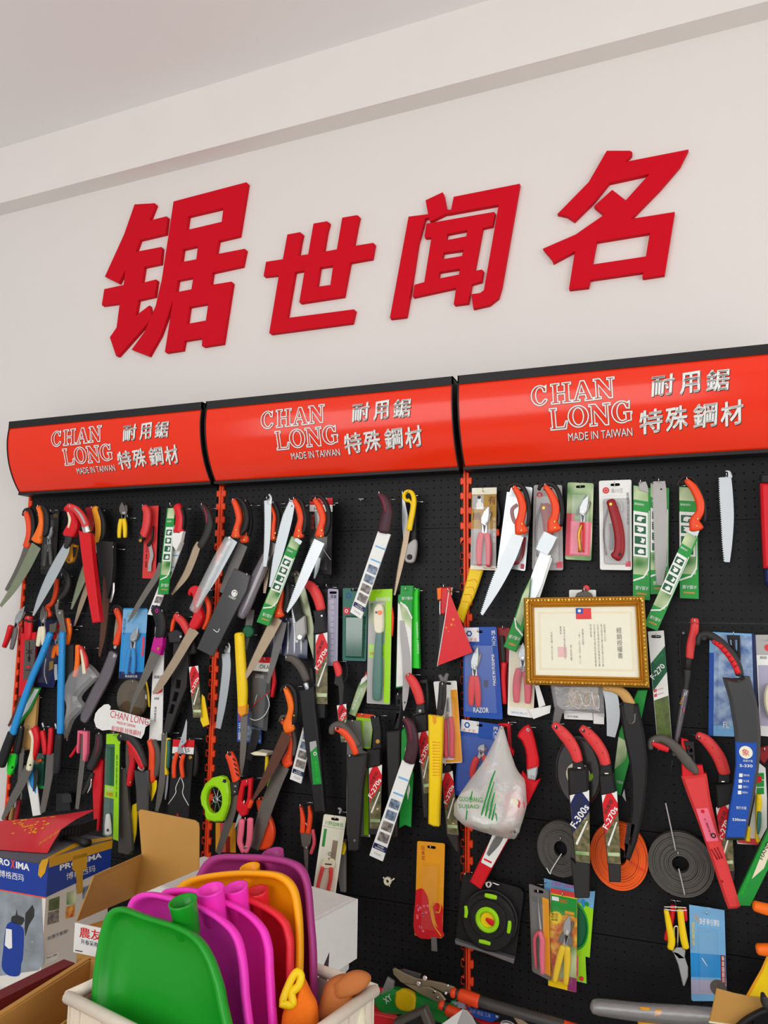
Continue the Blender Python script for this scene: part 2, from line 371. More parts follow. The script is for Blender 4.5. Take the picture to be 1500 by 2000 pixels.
for k in range(3):
    bx = -BW*(2-k)
    root = bpy.data.objects.new('pegboard_bay', None); COL.objects.link(root); root.location = (bx, 0, 0)
    root['label'] = ['black perforated pegboard bay under the leftmost red sign', 'black perforated pegboard bay under the middle red sign', 'black perforated pegboard bay under the rightmost red sign'][k]
    root['category'] = 'pegboard'; root['group'] = 'pegboard bays'
    for j in range(7):
        o = bpy.data.objects.new('board', PEG); COL.objects.link(o); o.parent = root; o.location = (0.0245, 0, 0.3*j)
    for side, xx in ((1, 0.0), (-1, BW)):
        V, Fc, sm = upright_mesh(side); me = bpy.data.meshes.new('upright'); me.from_pydata([(x+xx, y, z) for x, y, z in V], [], Fc); me.update(); me.materials.append(MATS['upright'])
        o = bpy.data.objects.new('upright', me); COL.objects.link(o); o.parent = root; o['label'] = 'orange slotted metal upright'
        me = bpy.data.meshes.new('channel'); g = box3(xx+(0.001 if side > 0 else -0.023), xx+(0.023 if side > 0 else -0.001), 0.006, 0.045, 0.0, 2.2); me.from_pydata(g[0], [], g[1]); me.update(); me.materials.append(MATS['chan'])
        o = bpy.data.objects.new('channel', me); COL.objects.link(o); o.parent = root
# ------------------------------------------------------------------ header signs
PROF = [(-0.138, 2.250), (-0.142, 2.20), (-0.137, 2.15), (-0.124, 2.10), (-0.104, 2.055), (-0.082, 2.02), (-0.060, 1.992)]
PROFS = smoothpts([(y, z) for y, z in PROF], 4)
def face_y(z):
    for (y0, z0), (y1, z1) in zip(PROFS, PROFS[1:]):
        if z1 <= z <= z0: return y0 + (y1-y0)*(z0-z)/(z0-z1)
    return PROFS[0][0] if z > PROFS[0][1] else PROFS[-1][0]
def arc(cx, cz_, rx, rz, a0, a1, n=14): return [(cx+rx*math.cos(math.radians(a0+(a1-a0)*k/n)), cz_+rz*math.sin(math.radians(a0+(a1-a0)*k/n))) for k in range(n+1)]
LET = {
 'H': [[(0,0),(.42,0),(.42,.1),(.32,.1),(.32,.45),(.68,.45),(.68,.1),(.58,.1),(.58,0),(1,0),(1,.1),(.9,.1),(.9,.9),(1,.9),(1,1),(.58,1),(.58,.9),(.68,.9),(.68,.56),(.32,.56),(.32,.9),(.42,.9),(.42,1),(0,1),(0,.9),(.1,.9),(.1,.1),(0,.1)]],
 'A': [[(0,0),(.36,0),(.36,.1),(.25,.1),(.31,.3),(.62,.3),(.68,.1),(.6,.1),(.6,0),(1,0),(1,.1),(.93,.1),(.6,1),(.42,1),(.1,.1),(0,.1)], [(.34,.4),(.58,.4),(.46,.78)]],
 'N': [[(0,0),(.34,0),(.34,.1),(.24,.1),(.24,.68),(.72,0),(.88,0),(.88,.9),(1,.9),(1,1),(.66,1),(.66,.9),(.77,.9),(.77,.36),(.3,1),(0,1),(0,.9),(.1,.9),(.1,.1),(0,.1)]],
 'L': [[(0,0),(.9,0),(1,.35),(.9,.35),(.78,.1),(.32,.1),(.32,.9),(.42,.9),(.42,1),(0,1),(0,.9),(.1,.9),(.1,.1),(0,.1)]],
 'O': [arc(.5,.5,.5,.5,0,344,22), arc(.5,.5,.26,.4,0,344,22)],
 'C': [arc(.52,.5,.52,.5,50,330,20) + [(.86,.3)] + arc(.54,.5,.27,.4,318,58,16) + [(.76,.66),(.9,.64),(.92,.98),(.86,.96)]],
 'G': [arc(.5,.5,.5,.5,52,300,18) + [(.95,.1),(.95,.4),(1,.4),(1,.48),(.6,.48),(.6,.4),(.7,.4),(.7,.16)] + arc(.52,.5,.26,.4,290,60,14) + [(.74,.66),(.88,.64),(.9,.98),(.84,.95)]]}
crop('G')
def gs(x, y): v = U(880+x/2.419, 640+y/2.419, -0.135); return (v.x, v.z)
def sign(k):
    x0, x1 = -BW*(2-k)+0.008, -BW*(1-k)-0.008
    t = T('header_sign', ['curved red shop sign at the far left, above the leftmost pegboard bay', 'curved red shop sign between the other two, above the middle pegboard bay', 'curved red shop sign at the right, largest and nearest of the three'][k], 'sign', 'curved red header signs')
    n = len(PROFS); V = []; Fc = []
    for x in (x0+0.004, x1-0.004):
        V += [(x, y, z) for y, z in PROFS] + [(x, y+0.003, z) for y, z in PROFS]
    for i in range(n-1):
        Fc += [(i, i+1, 2*n+i+1, 2*n+i), (n+i, 2*n+n+i, 2*n+n+i+1, n+i+1)]
    Fc += [(0, 2*n, 3*n, n), (n-1, 2*n-1, 4*n-1, 3*n-1)]
    t.raw('face_panel', (V, Fc, True), 'signred')
    # black housing: top strip, back box, underside; end caps follow the curve
    t.raw('top_strip', box3(x0, x1, -0.141, -0.132, 2.247, 2.276), 'black')
    t.raw('top_cover', box3(x0, x1, -0.132, -0.008, 2.270, 2.276), 'black')
    t.raw('underside', box3(x0, x1, -0.066, -0.008, 1.982, 1.992), 'black')
    for xa, xb in ((x0, x0+0.004), (x1-0.004, x1)):
        o = [(y-0.003, z) for y, z in PROFS] + [(-0.058, 1.982), (-0.008, 1.982), (-0.008, 2.276), (-0.141, 2.276)]
        m_ = len(o); V = [(x, y, z) for x in (xa, xb) for y, z in o]
        Fc = [(i, (i+1) % m_, m_+(i+1) % m_, m_+i) for i in range(m_)] + [tuple(range(m_))[::-1], tuple(range(m_, 2*m_))]
        t.raw('end_cap', (V, Fc, False), 'black')
    dx = -BW*(2-k)
    def put(name, P2, Fc, mat, off): t.raw(name, ([(x+dx, face_y(z)-off, z) for x, z in P2], Fc, False), mat)
    def outline(letter, p0, p1, h):      # p0..p1 baseline in G crop px, h letter height in metres
        a, b = Vector(gs(*p0)), Vector(gs(*p1)); wd = b-a; up = Vector((-wd.y, wd.x)).normalized()*h
        for lp in LET[letter]:
            P = ccw([tuple(a + wd*x + up*y) for x, y in lp]); n = len(P)
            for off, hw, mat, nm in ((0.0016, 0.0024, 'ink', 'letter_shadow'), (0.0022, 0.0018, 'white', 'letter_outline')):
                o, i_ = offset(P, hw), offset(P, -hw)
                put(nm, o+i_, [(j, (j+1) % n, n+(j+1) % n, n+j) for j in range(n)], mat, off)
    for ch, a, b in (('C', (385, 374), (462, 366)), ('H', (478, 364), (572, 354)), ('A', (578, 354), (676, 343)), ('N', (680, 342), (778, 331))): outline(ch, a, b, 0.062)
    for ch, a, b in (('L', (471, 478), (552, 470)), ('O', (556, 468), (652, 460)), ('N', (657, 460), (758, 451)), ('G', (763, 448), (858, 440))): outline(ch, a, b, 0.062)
    def words(body, p0, p1, h, bold, shear=0.0, nm='lettering'):
        V0, F0, bb = glyphs(body, 0.0); V, Fc = [], []
        for ox, oy in (((-1, 0), (1, 0), (0, 1), (0, -1), (-.7, -.7), (.7, .7), (-.7, .7), (.7, -.7)) if bold else ((0, 0),)):
            b0 = len(V); V += [(x+ox*bold, y+oy*bold) for x, y in V0]; Fc += [tuple(i+b0 for i in f) for f in F0]
        a, b = Vector(gs(*p0)), Vector(gs(*p1)); wd = b-a; up = Vector((-wd.y, wd.x)).normalized()*h
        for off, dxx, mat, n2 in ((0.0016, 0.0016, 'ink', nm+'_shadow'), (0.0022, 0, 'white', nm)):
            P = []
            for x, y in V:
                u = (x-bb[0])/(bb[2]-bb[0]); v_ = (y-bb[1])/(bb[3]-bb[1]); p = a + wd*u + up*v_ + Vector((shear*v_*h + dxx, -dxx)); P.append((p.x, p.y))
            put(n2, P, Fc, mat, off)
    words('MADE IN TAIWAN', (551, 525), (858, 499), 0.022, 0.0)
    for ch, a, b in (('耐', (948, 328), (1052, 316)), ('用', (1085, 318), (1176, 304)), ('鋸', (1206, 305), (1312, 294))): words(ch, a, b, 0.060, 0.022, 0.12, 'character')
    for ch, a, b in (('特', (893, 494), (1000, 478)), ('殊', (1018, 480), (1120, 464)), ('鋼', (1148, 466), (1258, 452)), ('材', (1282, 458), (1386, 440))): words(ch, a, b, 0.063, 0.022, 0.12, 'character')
    return t.fin()
for k in range(3): sign(k)
# ------------------------------------------------------------------ the four big wall characters
def wallchar(label, cr, polys):
    crop(cr); t = T('wall_character', label, 'lettering', 'red wall characters')
    for outer, holes in polys:
        f = lambda P: [(v.x, v.z) for v in (U(*q(p), WY-0.018) for p in P)]
        t.raw('stroke_panel', plate2(f(outer), [f(h) for h in holes], WY, WY-0.018, 0.0012), 'charred')
    t.fin()
wallchar('large red cut-out character 锯 on the white wall, tallest and leftmost', 'K1', [
 ([(213,178),(315,172),(320,180),(288,260),(375,238),(380,245),(370,327),(240,358),(218,418),(348,393),(352,400),(345,478),(262,495),(250,575),(322,557),(326,563),(315,643),(232,662),(218,742),(288,688),(300,740),(283,775),(130,945),(120,945),(88,850),(122,800),(138,678),(50,690),(48,682),(60,606),(158,585),(166,512),(133,577),(63,543),(160,330)], []),
 ([(410,163),(778,66),(785,72),(742,337),(637,362),(625,430),(770,402),(775,407),(758,490),(607,523),(598,585),(703,568),(708,575),(660,882),(560,898),(553,893),(555,853),(465,868),(456,915),(372,928),(366,922),(407,664),(380,745),(345,840),(285,945),(198,912),(265,820),(320,690),(350,560),(385,330)],
  [[(485,238),(662,196),(653,266),(475,308)], [(458,405),(533,388),(525,455),(449,470)], [(432,562),(510,547),(500,607),(423,622)], [(490,697),(585,680),(573,765),(478,782)]])])
wallchar('large red cut-out character 世 on the white wall, second from left', 'K1', [
 ([(985,330),(1050,318),(1062,328),(1052,375),(1042,437),(1090,430),(1117,275),(1185,263),(1197,270),(1185,315),(1168,417),(1235,405),(1262,245),(1338,232),(1349,240),(1338,290),(1320,388),(1420,372),(1426,378),(1413,452),(1302,472),(1270,643),(1050,677),(1045,672),(1072,512),(1024,520),(984,752),(1322,708),(1328,714),(1313,778),(900,833),(893,828),(942,535),(868,543),(865,538),(877,468),(962,455)],
  [[(1150,497),(1216,487),(1202,585),(1135,594)]])])
wallchar('large red cut-out character 闻 on the white wall, second from right', 'K2', [
 ([(135,358),(228,346),(228,362),(212,366),(180,480),(148,690),(125,815),(120,818),(52,826),(50,820)], []),
 ([(213,283),(292,246),(298,262),(310,326),(330,326),(330,343),(305,346),(234,381),(230,375)], []),
 ([(342,267),(645,207),(562,680),(547,730),(505,763),(432,780),(422,713),(462,708),(480,695),(548,303),(328,343),(330,325)], []),
 ([(217,390),(527,336),(532,342),(520,400),(475,410),(438,607),(470,600),(478,606),(470,655),(425,668),(408,755),(345,763),(342,758),(353,684),(157,727),(154,722),(162,670),(207,658),(240,453),(210,455),(208,448)],
  [[(312,438),(404,420),(400,448),(308,466)], [(295,524),(387,511),(380,538),(290,553)], [(277,612),(370,597),(366,623),(272,642)]])])
wallchar('large red cut-out character 名 on the white wall, rightmost', 'K2', [
 ([(1043,56),(1150,56),(1160,62),(1158,75),(1127,107),(1418,50),(1380,125),(1290,230),(1155,368),(1355,336),(1308,625),(1210,640),(1206,635),(1210,613),(968,648),(960,682),(872,692),(870,688),(897,517),(798,570),(790,552),(750,505),(900,440),(1030,350),(985,312),(990,305),(1068,235),(1130,283),(1238,163),(1055,203),(985,290),(895,378),(860,355),(817,346),(960,200)],
  [[(998,473),(1240,433),(1222,540),(978,577)]])])
# ------------------------------------------------------------------ helpers for hanging goods
CROPS.update(H1=(880, 1200, 5.556), H2=(160, 1360, 6.25), H3=(0, 1170, 7.5), H4=(1030, 1700, 8.333), H5=(1380, 1380, 5.0), H6=(600, 1580, 8.333),
             H7=(1000, 1140, 5.357), H8=(1220, 930, 6.25), J1=(120, 1640, 2.5), J2=(0, 1580, 4.763), J3=(680, 1860, 3.0), J4=(1160, 1840, 4.412))
def hook(pt, d, what):
    v = W(pt, d); t = T('peg_hook', 'steel peg hook holding ' + what, 'hook', 'steel peg hooks on the pegboards')
    L = d+0.012; z0 = v.z-0.002
    t.raw('prong', tube3([(v.x, -0.001, z0), (v.x, -L*0.5, z0), (v.x, -L, z0), (v.x, -L-0.003, z0+0.004), (v.x, -L-0.003, z0+0.010)], 0.0016, 6), 'chrome')
    t.raw('clip', tube3([(v.x-0.014, -0.002, z0), (v.x+0.014, -0.002, z0)], 0.0016, 6), 'chrome')
    t.fin()
def done(t, hp=None, hd=None, what=None):
    t.fin()
    if hp: hook(hp, hd, what)
def lerp(a, b, t): return (a[0]+(b[0]-a[0])*t, a[1]+(b[1]-a[1])*t)
def bq(Q, u, v): return lerp(lerp(Q[0], Q[1], u), lerp(Q[3], Q[2], u), v)      # Q = TL, TR, BR, BL
def sub(Q, u0, v0, u1, v1): return [bq(Q, u0, v0), bq(Q, u1, v0), bq(Q, u1, v1), bq(Q, u0, v1)]
def pr(t, name, Q, r, d, mat, par=None, rd=0.001, th=0.0004): return t.card(name, sub(Q, *r), d+len(t.parts)*5e-6, th, mat, rd, par)
def qtx(t, body, Q, u0, v0, u1, v1, d, mat, par=None, bold=0.0, vert=False, flip=False):
    if vert: a, b = bq(Q, (u0+u1)/2, v0), bq(Q, (u0+u1)/2, v1); p, r = bq(Q, u0, v0), bq(Q, u1, v0); h = math.hypot(p[0]-r[0], p[1]-r[1])
    elif flip: a, b = bq(Q, u1, v0), bq(Q, u0, v0); p, r = bq(Q, u0, v0), bq(Q, u0, v1); h = math.hypot(p[0]-r[0], p[1]-r[1])
    else: a, b = bq(Q, u0, v1), bq(Q, u1, v1); p, r = bq(Q, u0, v0), bq(Q, u0, v1); h = math.hypot(p[0]-r[0], p[1]-r[1])
    return t.tx(body, a, b, h, d, mat, par, bold=bold, vert=vert)
def osaw(t, op, bp, blade, d, om='orange', bm='bright', gm='black', bolts=(), teeth=-1, th=0.02):
    if blade: t.bl(blade, d+th/2, bm, teeth)
    if bp: t.sw('grip', bp, d+0.001, th-0.002, gm)
    h = t.sw('handle', op, d, th+0.002, om)
    for b in bolts: t.disc('bolt', b, 7*OS/3.75, d+th+0.001, 0.0025, 'brass', h, 10)
    return h
def pruner(t, pv, tip, h1, h2, w, d, hm, bm='steel', bow=0.5, hw=None, spring=True):
    hw = hw or w*0.75
    ax = (tip[0]-pv[0], tip[1]-pv[1]); L = math.hypot(*ax); n = (-ax[1]/L, ax[0]/L)
    pt = lambda k, s: (pv[0]+ax[0]*k+n[0]*s*w, pv[1]+ax[1]*k+n[1]*s*w)
    t.pl('blade', [pt(-0.12, -0.5), pt(0.2, -0.75), pt(0.6, -0.6), pt(1, 0), pt(0.55, 0.35), pt(0.1, 0.5), pt(-0.2, 0.3)], d+0.006, 0.003, bm)
    t.pl('counter_blade', [pt(-0.15, 0.5), pt(0.25, 0.75), pt(0.6, 0.8), pt(0.72, 0.55), pt(0.4, 0.3), pt(0, 0), pt(-0.2, -0.4)], d+0.002, 0.004, 'dsteel')
    for h, s in ((h1, -1), (h2, 1)):
        m1 = lerp(pv, h, 0.12); m2 = lerp(pv, h, 0.5); dx = math.hypot(h1[0]-h2[0], h1[1]-h2[1])*0.18*bow*(-1 if h is (h1 if h1[0] < h2[0] else h2) else 1)
        t.pl('tang', [(pv[0]-w*0.4, pv[1]), (pv[0]+w*0.4, pv[1]), (m2[0]+hw*0.2, m2[1]), (m2[0]-hw*0.2, m2[1])], d+0.003, 0.003, bm)
        t.sw('handle', [(lerp(pv, h, 0.28)[0]+dx*0.7, lerp(pv, h, 0.28)[1], hw), (m2[0]+dx, m2[1], hw*1.1), (lerp(pv, h, 0.8)[0]+dx*0.6, lerp(pv, h, 0.8)[1], hw), (h[0], h[1], hw*0.8)], d, 0.014, hm)
    t.disc('pivot_bolt', pv, w*0.28, d+0.009, 0.004, 'chrome')
def blister(t, pts, d, th=0.016, mat='clear'):
    P = wp(pts, d); P = ccw(P); b = 0.006; o = offset(P, -b); n = len(P)
    V = [(x, -d-0.0006, z) for x, z in P] + [(x, -d-th, z) for x, z in o]; Fc = [(i, (i+1) % n, n+(i+1) % n, n+i) for i in range(n)] + [tuple(range(n, 2*n))]
    return t.raw('blister', (V, Fc, False), mat)
def wlabel(t, Q, d):            # white sleeve with pale blue strips, four pictures and a blue band
    c = t.card('sleeve', Q, d, 0.006, 'white', 0.001)
    e = d+0.0061
    for v in (0.17, 0.33): pr(t, 'print_strip', Q, (0.12, v, 0.94, v+0.018), e, 'lblue', c)
    for i in range(4): pr(t, 'print_picture', Q, (0.12, 0.40+0.115*i, 0.9, 0.49+0.115*i), e, 'photo_blue' if i < 2 else 'photo_grey', c, 0.003)
    pr(t, 'print_band', Q, (0.0, 0.868, 1, 0.922), e, 'navy', c)
    qtx(t, '安全鎖鋸', Q, 0.3, 0.876, 0.75, 0.892, e+0.0004, 'white', c); qtx(t, '四面研磨刃', Q, 0.15, 0.9, 0.85, 0.915, e+0.0004, 'white', c); qtx(t, 'P X G S', Q, 0.25, 0.955, 0.75, 0.972, e, 'ink', c)
def flabel(t, Q, d, col='red', txt='F-270s', par=None):       # saw label: white, slanting colour band with number, garden photograph
    c = t.card('label', Q, d, 0.0012, 'white', 0.001, par); e = d+0.0013
    t.pl('print_band', [bq(Q, 0, 0.13), bq(Q, 0.3, 0.0), bq(Q, 0.62, 0.0), bq(Q, 1, 0.16), bq(Q, 1, 0.30), bq(Q, 0, 0.58)], e, 0.0004, col, bev=0, par=c)
    t.pl('print_photo', [bq(Q, 0, 0.58), bq(Q, 1, 0.30), bq(Q, 1, 1), bq(Q, 0, 1)], e, 0.0004, 'photo_garden', bev=0, par=c)
    t.tx(txt, bq(Q, 0.18, 0.52), bq(Q, 1.02, 0.24), 0.36*math.hypot(Q[1][0]-Q[0][0], Q[1][1]-Q[0][1]), e+0.0005, 'white', c, bold=0.02)
    t.tx('葫蘆鋸', bq(Q, 0.22, 0.30), bq(Q, 0.72, 0.12), 0.24*math.hypot(Q[1][0]-Q[0][0], Q[1][1]-Q[0][1]), e+0.0005, 'dgrey', c)
    t.pl('print_saw', [bq(Q, 0.08, 0.74), bq(Q, 0.82, 0.42), bq(Q, 0.92, 0.42), bq(Q, 0.2, 0.76)], e+0.0004, 0.0004, 'white', bev=0, par=c)
    pr(t, 'print_strip', Q, (0.05, 0.85, 0.95, 0.90), e+0.0004, 'photo_leaf', c)
def gsleeve(t, Q, d, th=0.006):    # green saw sleeve with four pictograms
    c = t.card('sleeve', Q, d, th, 'green', 0.001); e = d+th+0.0001
    pr(t, 'print_leaf', Q, (0.0, 0.0, 0.86, 0.12), e, 'photo_leaf', c); pr(t, 'print_panel', Q, (0.0, 0.22, 0.86, 0.62), e, 'white', c); pr(t, 'print_photo', Q, (0.0, 0.62, 0.86, 0.78), e, 'photo_leaf', c)
    qtx(t, '鋸齒鋒利', Q, 0.05, 0.145, 0.6, 0.165, e, 'white', c); qtx(t, '火鋸人鋸', Q, 0.15, 0.88, 0.9, 0.915, e, 'white', c, flip=True); pr(t, 'print_slot', Q, (0.2, 0.94, 0.8, 0.955), e, 'kraft', c)
    for i in range(4):
        v = 0.25+0.095*i; p = pr(t, 'print_icon', Q, (0.08, v, 0.74, v+0.068), e+0.0004, 'dgreen', c)
        t.pl('print_mark', [bq(Q, a, v+b) for a, b in [((0.2, .05), (0.25, .02), (0.4, .012), (0.7, .02), (0.5, .035), (0.45, .058)), ((0.2, .01), (0.6, .015), (0.6, .04), (0.4, .058), (0.2, .04), (0.3, .03)), ((0.45, .01), (0.7, .02), (0.6, .058), (0.4, .05), (0.5, .03), (0.48, .02)), ((0.25, .04), (0.4, .015), (0.6, .02), (0.65, .05), (0.45, .058), (0.3, .055))][i]], e+0.0008, 0.0004, 'white', bev=0, par=c)
    A = [bq(Q, u, v) for u, v in ((0.9, 0.2), (0.9, 0.62), (0.86, 0.72), (0.6, 0.79), (0.0, 0.83))]; B = [bq(Q, u, v) for u, v in ((0.0, 0.845), (0.64, 0.805), (0.93, 0.73), (0.95, 0.62), (0.95, 0.2))]
    t.pl('print_swoosh', A+B, e+0.0004, 0.0004, 'white', bev=0, par=c)
def pack(t, Q, d, cardm, r=0.006, bl_=(0.08, 0.14, 0.92, 0.95), th=0.016, hole=(0.5, 0.05), film='clear', cth=0.0012):
    c = t.card('card', Q, d, cth, cardm, r, hole=bq(Q, *hole) if hole else None)
    if bl_: blister(t, sub(Q, *bl_), d+cth, th, film)
    return c
SAWG = 'saws hanging on the pegboards'; PACKG = 'carded tools on the pegboards'; PRUG = 'pruners on the pegboards'
# ================================================================== left bay, top row
crop('A1')
t = T('pruning_saw', 'red and black handled pruning saw hanging at the very left edge, grey blade behind', 'saw', SAWG)
osaw(t, [(210, 232, 36), (228, 300, 42), (232, 380, 42), (222, 440, 50), (212, 478, 58)], [(188, 252, 18), (200, 218, 26), (235, 212, 26), (256, 262, 28), (262, 340, 30), (250, 420, 26), (240, 450, 14)], [(200, 485, 58), (165, 580, 52), (110, 690, 40), (45, 800, 25)], 0.04, 'orange', 'dsteel', bolts=[(208, 440)], teeth=0); done(t, (205, 232), 0.05, 'the red saw at the left edge')
t = T('pruning_saw', 'orange handled pruning saw with smooth greenish grey blade crossing the white wall', 'saw', SAWG)
osaw(t, [(300, 192, 30), (316, 240, 34), (322, 310, 40), (305, 380, 60), (285, 440, 86)], [(330, 190, 30), (352, 230, 40), (357, 310, 44), (350, 380, 38), (336, 402, 20)], [(268, 470, 86), (185, 640, 76), (95, 790, 52), (5, 915, 22)], 0.07, 'borange', 'olive_steel', bolts=[(295, 410)], teeth=0); done(t, (296, 190), 0.08, 'the orange saw by the wall')
t = T('carded_pruner', 'dark carded grey pruner hanging behind the orange saw at the left', 'tool pack', PACKG); Q = [(330, 210), (437, 213), (405, 685), (298, 680)]
pack(t, Q, 0.008, 'dgrey'); pruner(t, (360, 410), (385, 330), (335, 620), (385, 610), 26, 0.012, 'grey'); qtx(t, '剪', Q, 0.6, 0.06, 0.9, 0.12, 0.0095, 'gold_card'); done(t, (390, 222), 0.012, 'the dark carded pruner')
t = T('pruning_saw', 'red hook handled saw with black collar and bright white toothed blade', 'saw', SAWG)
t.bl([(492, 460, 40), (478, 510, 66), (430, 600, 76), (365, 725, 74), (300, 860, 50), (245, 985, 10)], 0.09, 'bright', -1, 0.006, 0.004)
t.pl('handle', [(485, 215), (498, 190), (525, 168), (560, 205), (588, 290), (580, 365), (547, 415), (485, 395), (500, 345), (522, 300), (508, 232)], 0.078, 0.022, 'red', round=1, bev=0.006)
t.sw('insert', [(505, 230, 12), (518, 280, 22), (508, 340, 14)], 0.095, 0.008, 'cream'); t.sw('collar', [(520, 410, 62), (512, 450, 52), (498, 485, 34)], 0.082, 0.018, 'dgrey'); done(t, (520, 190), 0.09, 'the red hook handled saw')
t = T('sheathed_saw', 'saw in a long plain red scabbard with silver ferrule and red handle', 'saw', SAWG)
t.sw('handle', [(522, 184, 36), (575, 212, 46), (620, 270, 52), (648, 335, 52)], 0.102, 0.022, 'coral'); t.sw('insert', [(552, 194, 8), (598, 248, 16), (630, 312, 16)], 0.118, 0.009, 'lgrey'); t.sw('ferrule', [(642, 325, 58), (655, 378, 58)], 0.101, 0.022, 'chrome')
t.pl('scabbard', [(604, 366), (690, 384), (715, 640), (762, 1030), (706, 1038), (645, 690), (620, 500)], 0.099, 0.026, 'red', bev=0.005); done(t, (530, 190), 0.11, 'the saw in the red scabbard')
t = T('folding_saw', 'orange and black folding saw end showing below the red hook handled saw', 'saw', SAWG)
t.pl('handle', [(530, 455), (578, 470), (565, 540), (545, 590), (515, 602), (492, 575), (505, 520)], 0.05, 0.018, 'amber', bev=0.004); t.pl('insert', [(535, 480), (565, 485), (552, 550), (535, 560)], 0.069, 0.002, 'black'); t.disc('bolt', (512, 578), 8, 0.068, 0.003, 'chrome'); done(t, (545, 462), 0.055, 'the orange folding saw')
t = T('knife_saw', 'saw with red, orange and black striped handle beside the red scabbard', 'saw', SAWG)
t.bl([(705, 470, 56), (655, 580, 58), (600, 730, 54), (525, 938, 10)], 0.03, 'olive_steel', -1, 0.005); t.pl('guard', [(645, 200), (705, 186), (718, 300), (700, 370), (668, 280)], 0.032, 0.02, 'dred'); t.sw('handle', [(712, 200, 46), (738, 290, 60), (742, 380, 54), (722, 462, 46)], 0.034, 0.022, 'amber'); t.sw('grip', [(745, 205, 28), (770, 290, 36), (772, 380, 36), (756, 442, 24)], 0.034, 0.02, 'black'); done(t, (690, 200), 0.05, 'the striped handled saw')
t = T('bare_saw', 'bare olive grey saw blade hanging behind the red scabbard', 'saw', SAWG); t.bl([(662, 680, 50), (630, 800, 44), (590, 920, 36), (545, 1060, 12)], 0.02, 'tan_steel', 0); t.fin()
t = T('sheathed_saw', 'black scabbard with dark red brown blade hanging right of the red scabbard', 'saw', SAWG)
t.bl([(785, 690, 56), (778, 880, 54), (755, 1130, 40), (730, 1285, 10)], 0.03, 'rust', -1); t.pl('scabbard', [(725, 452), (778, 440), (850, 446), (852, 620), (838, 760), (812, 860), (800, 702), (760, 692), (738, 570)], 0.036, 0.02, 'dgrey'); t.sw('clip', [(838, 745, 16), (832, 820, 20), (815, 885, 14)], 0.056, 0.006, 'chrome'); done(t, (848, 490), 0.04, 'the black scabbard')
t = T('pruner', 'small yellow handled pruner with dark blade, open on the board', 'pruner', PRUG); pruner(t, (908, 232), (896, 150), (883, 412), (925, 410), 40, 0.02, 'yellow', 'dsteel', 0.9, 28); done(t, (950, 262), 0.024, 'the small yellow pruner')
t = T('carded_saw', 'red folding saw on a pinkish red backing card', 'tool pack', PACKG); Q = [(1066, 186), (1163, 178), (1140, 715), (1043, 710)]
t.card('card', Q, 0.01, 0.0012, 'coral', 0.002); qtx(t, '日本鋸', Q, 0.15, 0.55, 0.32, 0.85, 0.0115, 'ink', vert=True); t.bl([(1095, 450, 22), (1112, 540, 28), (1100, 600, 26), (1096, 660, 28)], 0.018, 'lgrey', 0); t.sw('edge', [(1128, 330, 10), (1120, 420, 16), (1090, 470, 24)], 0.02, 0.008, 'black')
t.sw('handle', [(1072, 190, 44), (1092, 235, 60), (1085, 330, 62), (1062, 405, 56)], 0.024, 0.02, 'coral'); t.sw('ferrule', [(1062, 400, 58), (1036, 440, 34)], 0.024, 0.02, 'black'); t.disc('bolt', (1030, 434), 12, 0.044, 0.003, 'brass'); done(t, (1062, 186), 0.03, 'the red folding saw on a red card')
t = T('sleeved_saw', 'red and white handled saw in a green pictogram sleeve, left bay', 'saw', SAWG)
gsleeve(t, [(1232, 198), (1290, 196), (1238, 828), (1163, 822)], 0.095); t.pl('ferrule', [(1283, 384), (1360, 368), (1345, 440), (1310, 512), (1280, 470)], 0.088, 0.018, 'white'); t.sw('handle', [(1312, 184, 56), (1334, 260, 66), (1330, 330, 72), (1320, 375, 76)], 0.086, 0.022, 'red'); t.sw('grip', [(1350, 200, 20), (1364, 270, 18), (1360, 350, 14)], 0.086, 0.02, 'black'); done(t, (1262, 175), 0.1, 'the green sleeved saw of the left bay')
t = T('sleeved_saw', 'narrow white picture sleeve half hidden behind the green sleeve, left bay', 'tool pack', SAWG); wlabel(t, [(1292, 450), (1350, 448), (1146, 985), (1088, 975)], 0.075); t.fin()
t = T('bare_saw', 'long brown grey blade crossing in front of the blue carded pruner', 'saw', SAWG); t.bl([(1180, 600, 40), (1150, 690, 46), (1080, 800, 44), (1000, 930, 36), (938, 1032, 8)], 0.07, 'dsteel', 0); t.fin()
crop('A3')
t = T('pruning_saw', 'dark plum handled saw with tan toothed blade beside the orange upright', 'saw', SAWG)
t.bl([(150, 450, 34), (128, 500, 50), (95, 590, 50), (45, 700, 44), (-52, 832, 8)], 0.07, 'tan_steel', -1, 0.005); t.sw('handle', [(182, 178, 40), (222, 240, 54), (236, 320, 62), (212, 405, 60), (172, 480, 56)], 0.06, 0.022, 'dgrey'); t.sw('insert', [(184, 190, 16), (204, 250, 22), (206, 310, 12)], 0.078, 0.007, 'plumred'); done(t, (180, 178), 0.07, 'the plum handled saw by the upright')
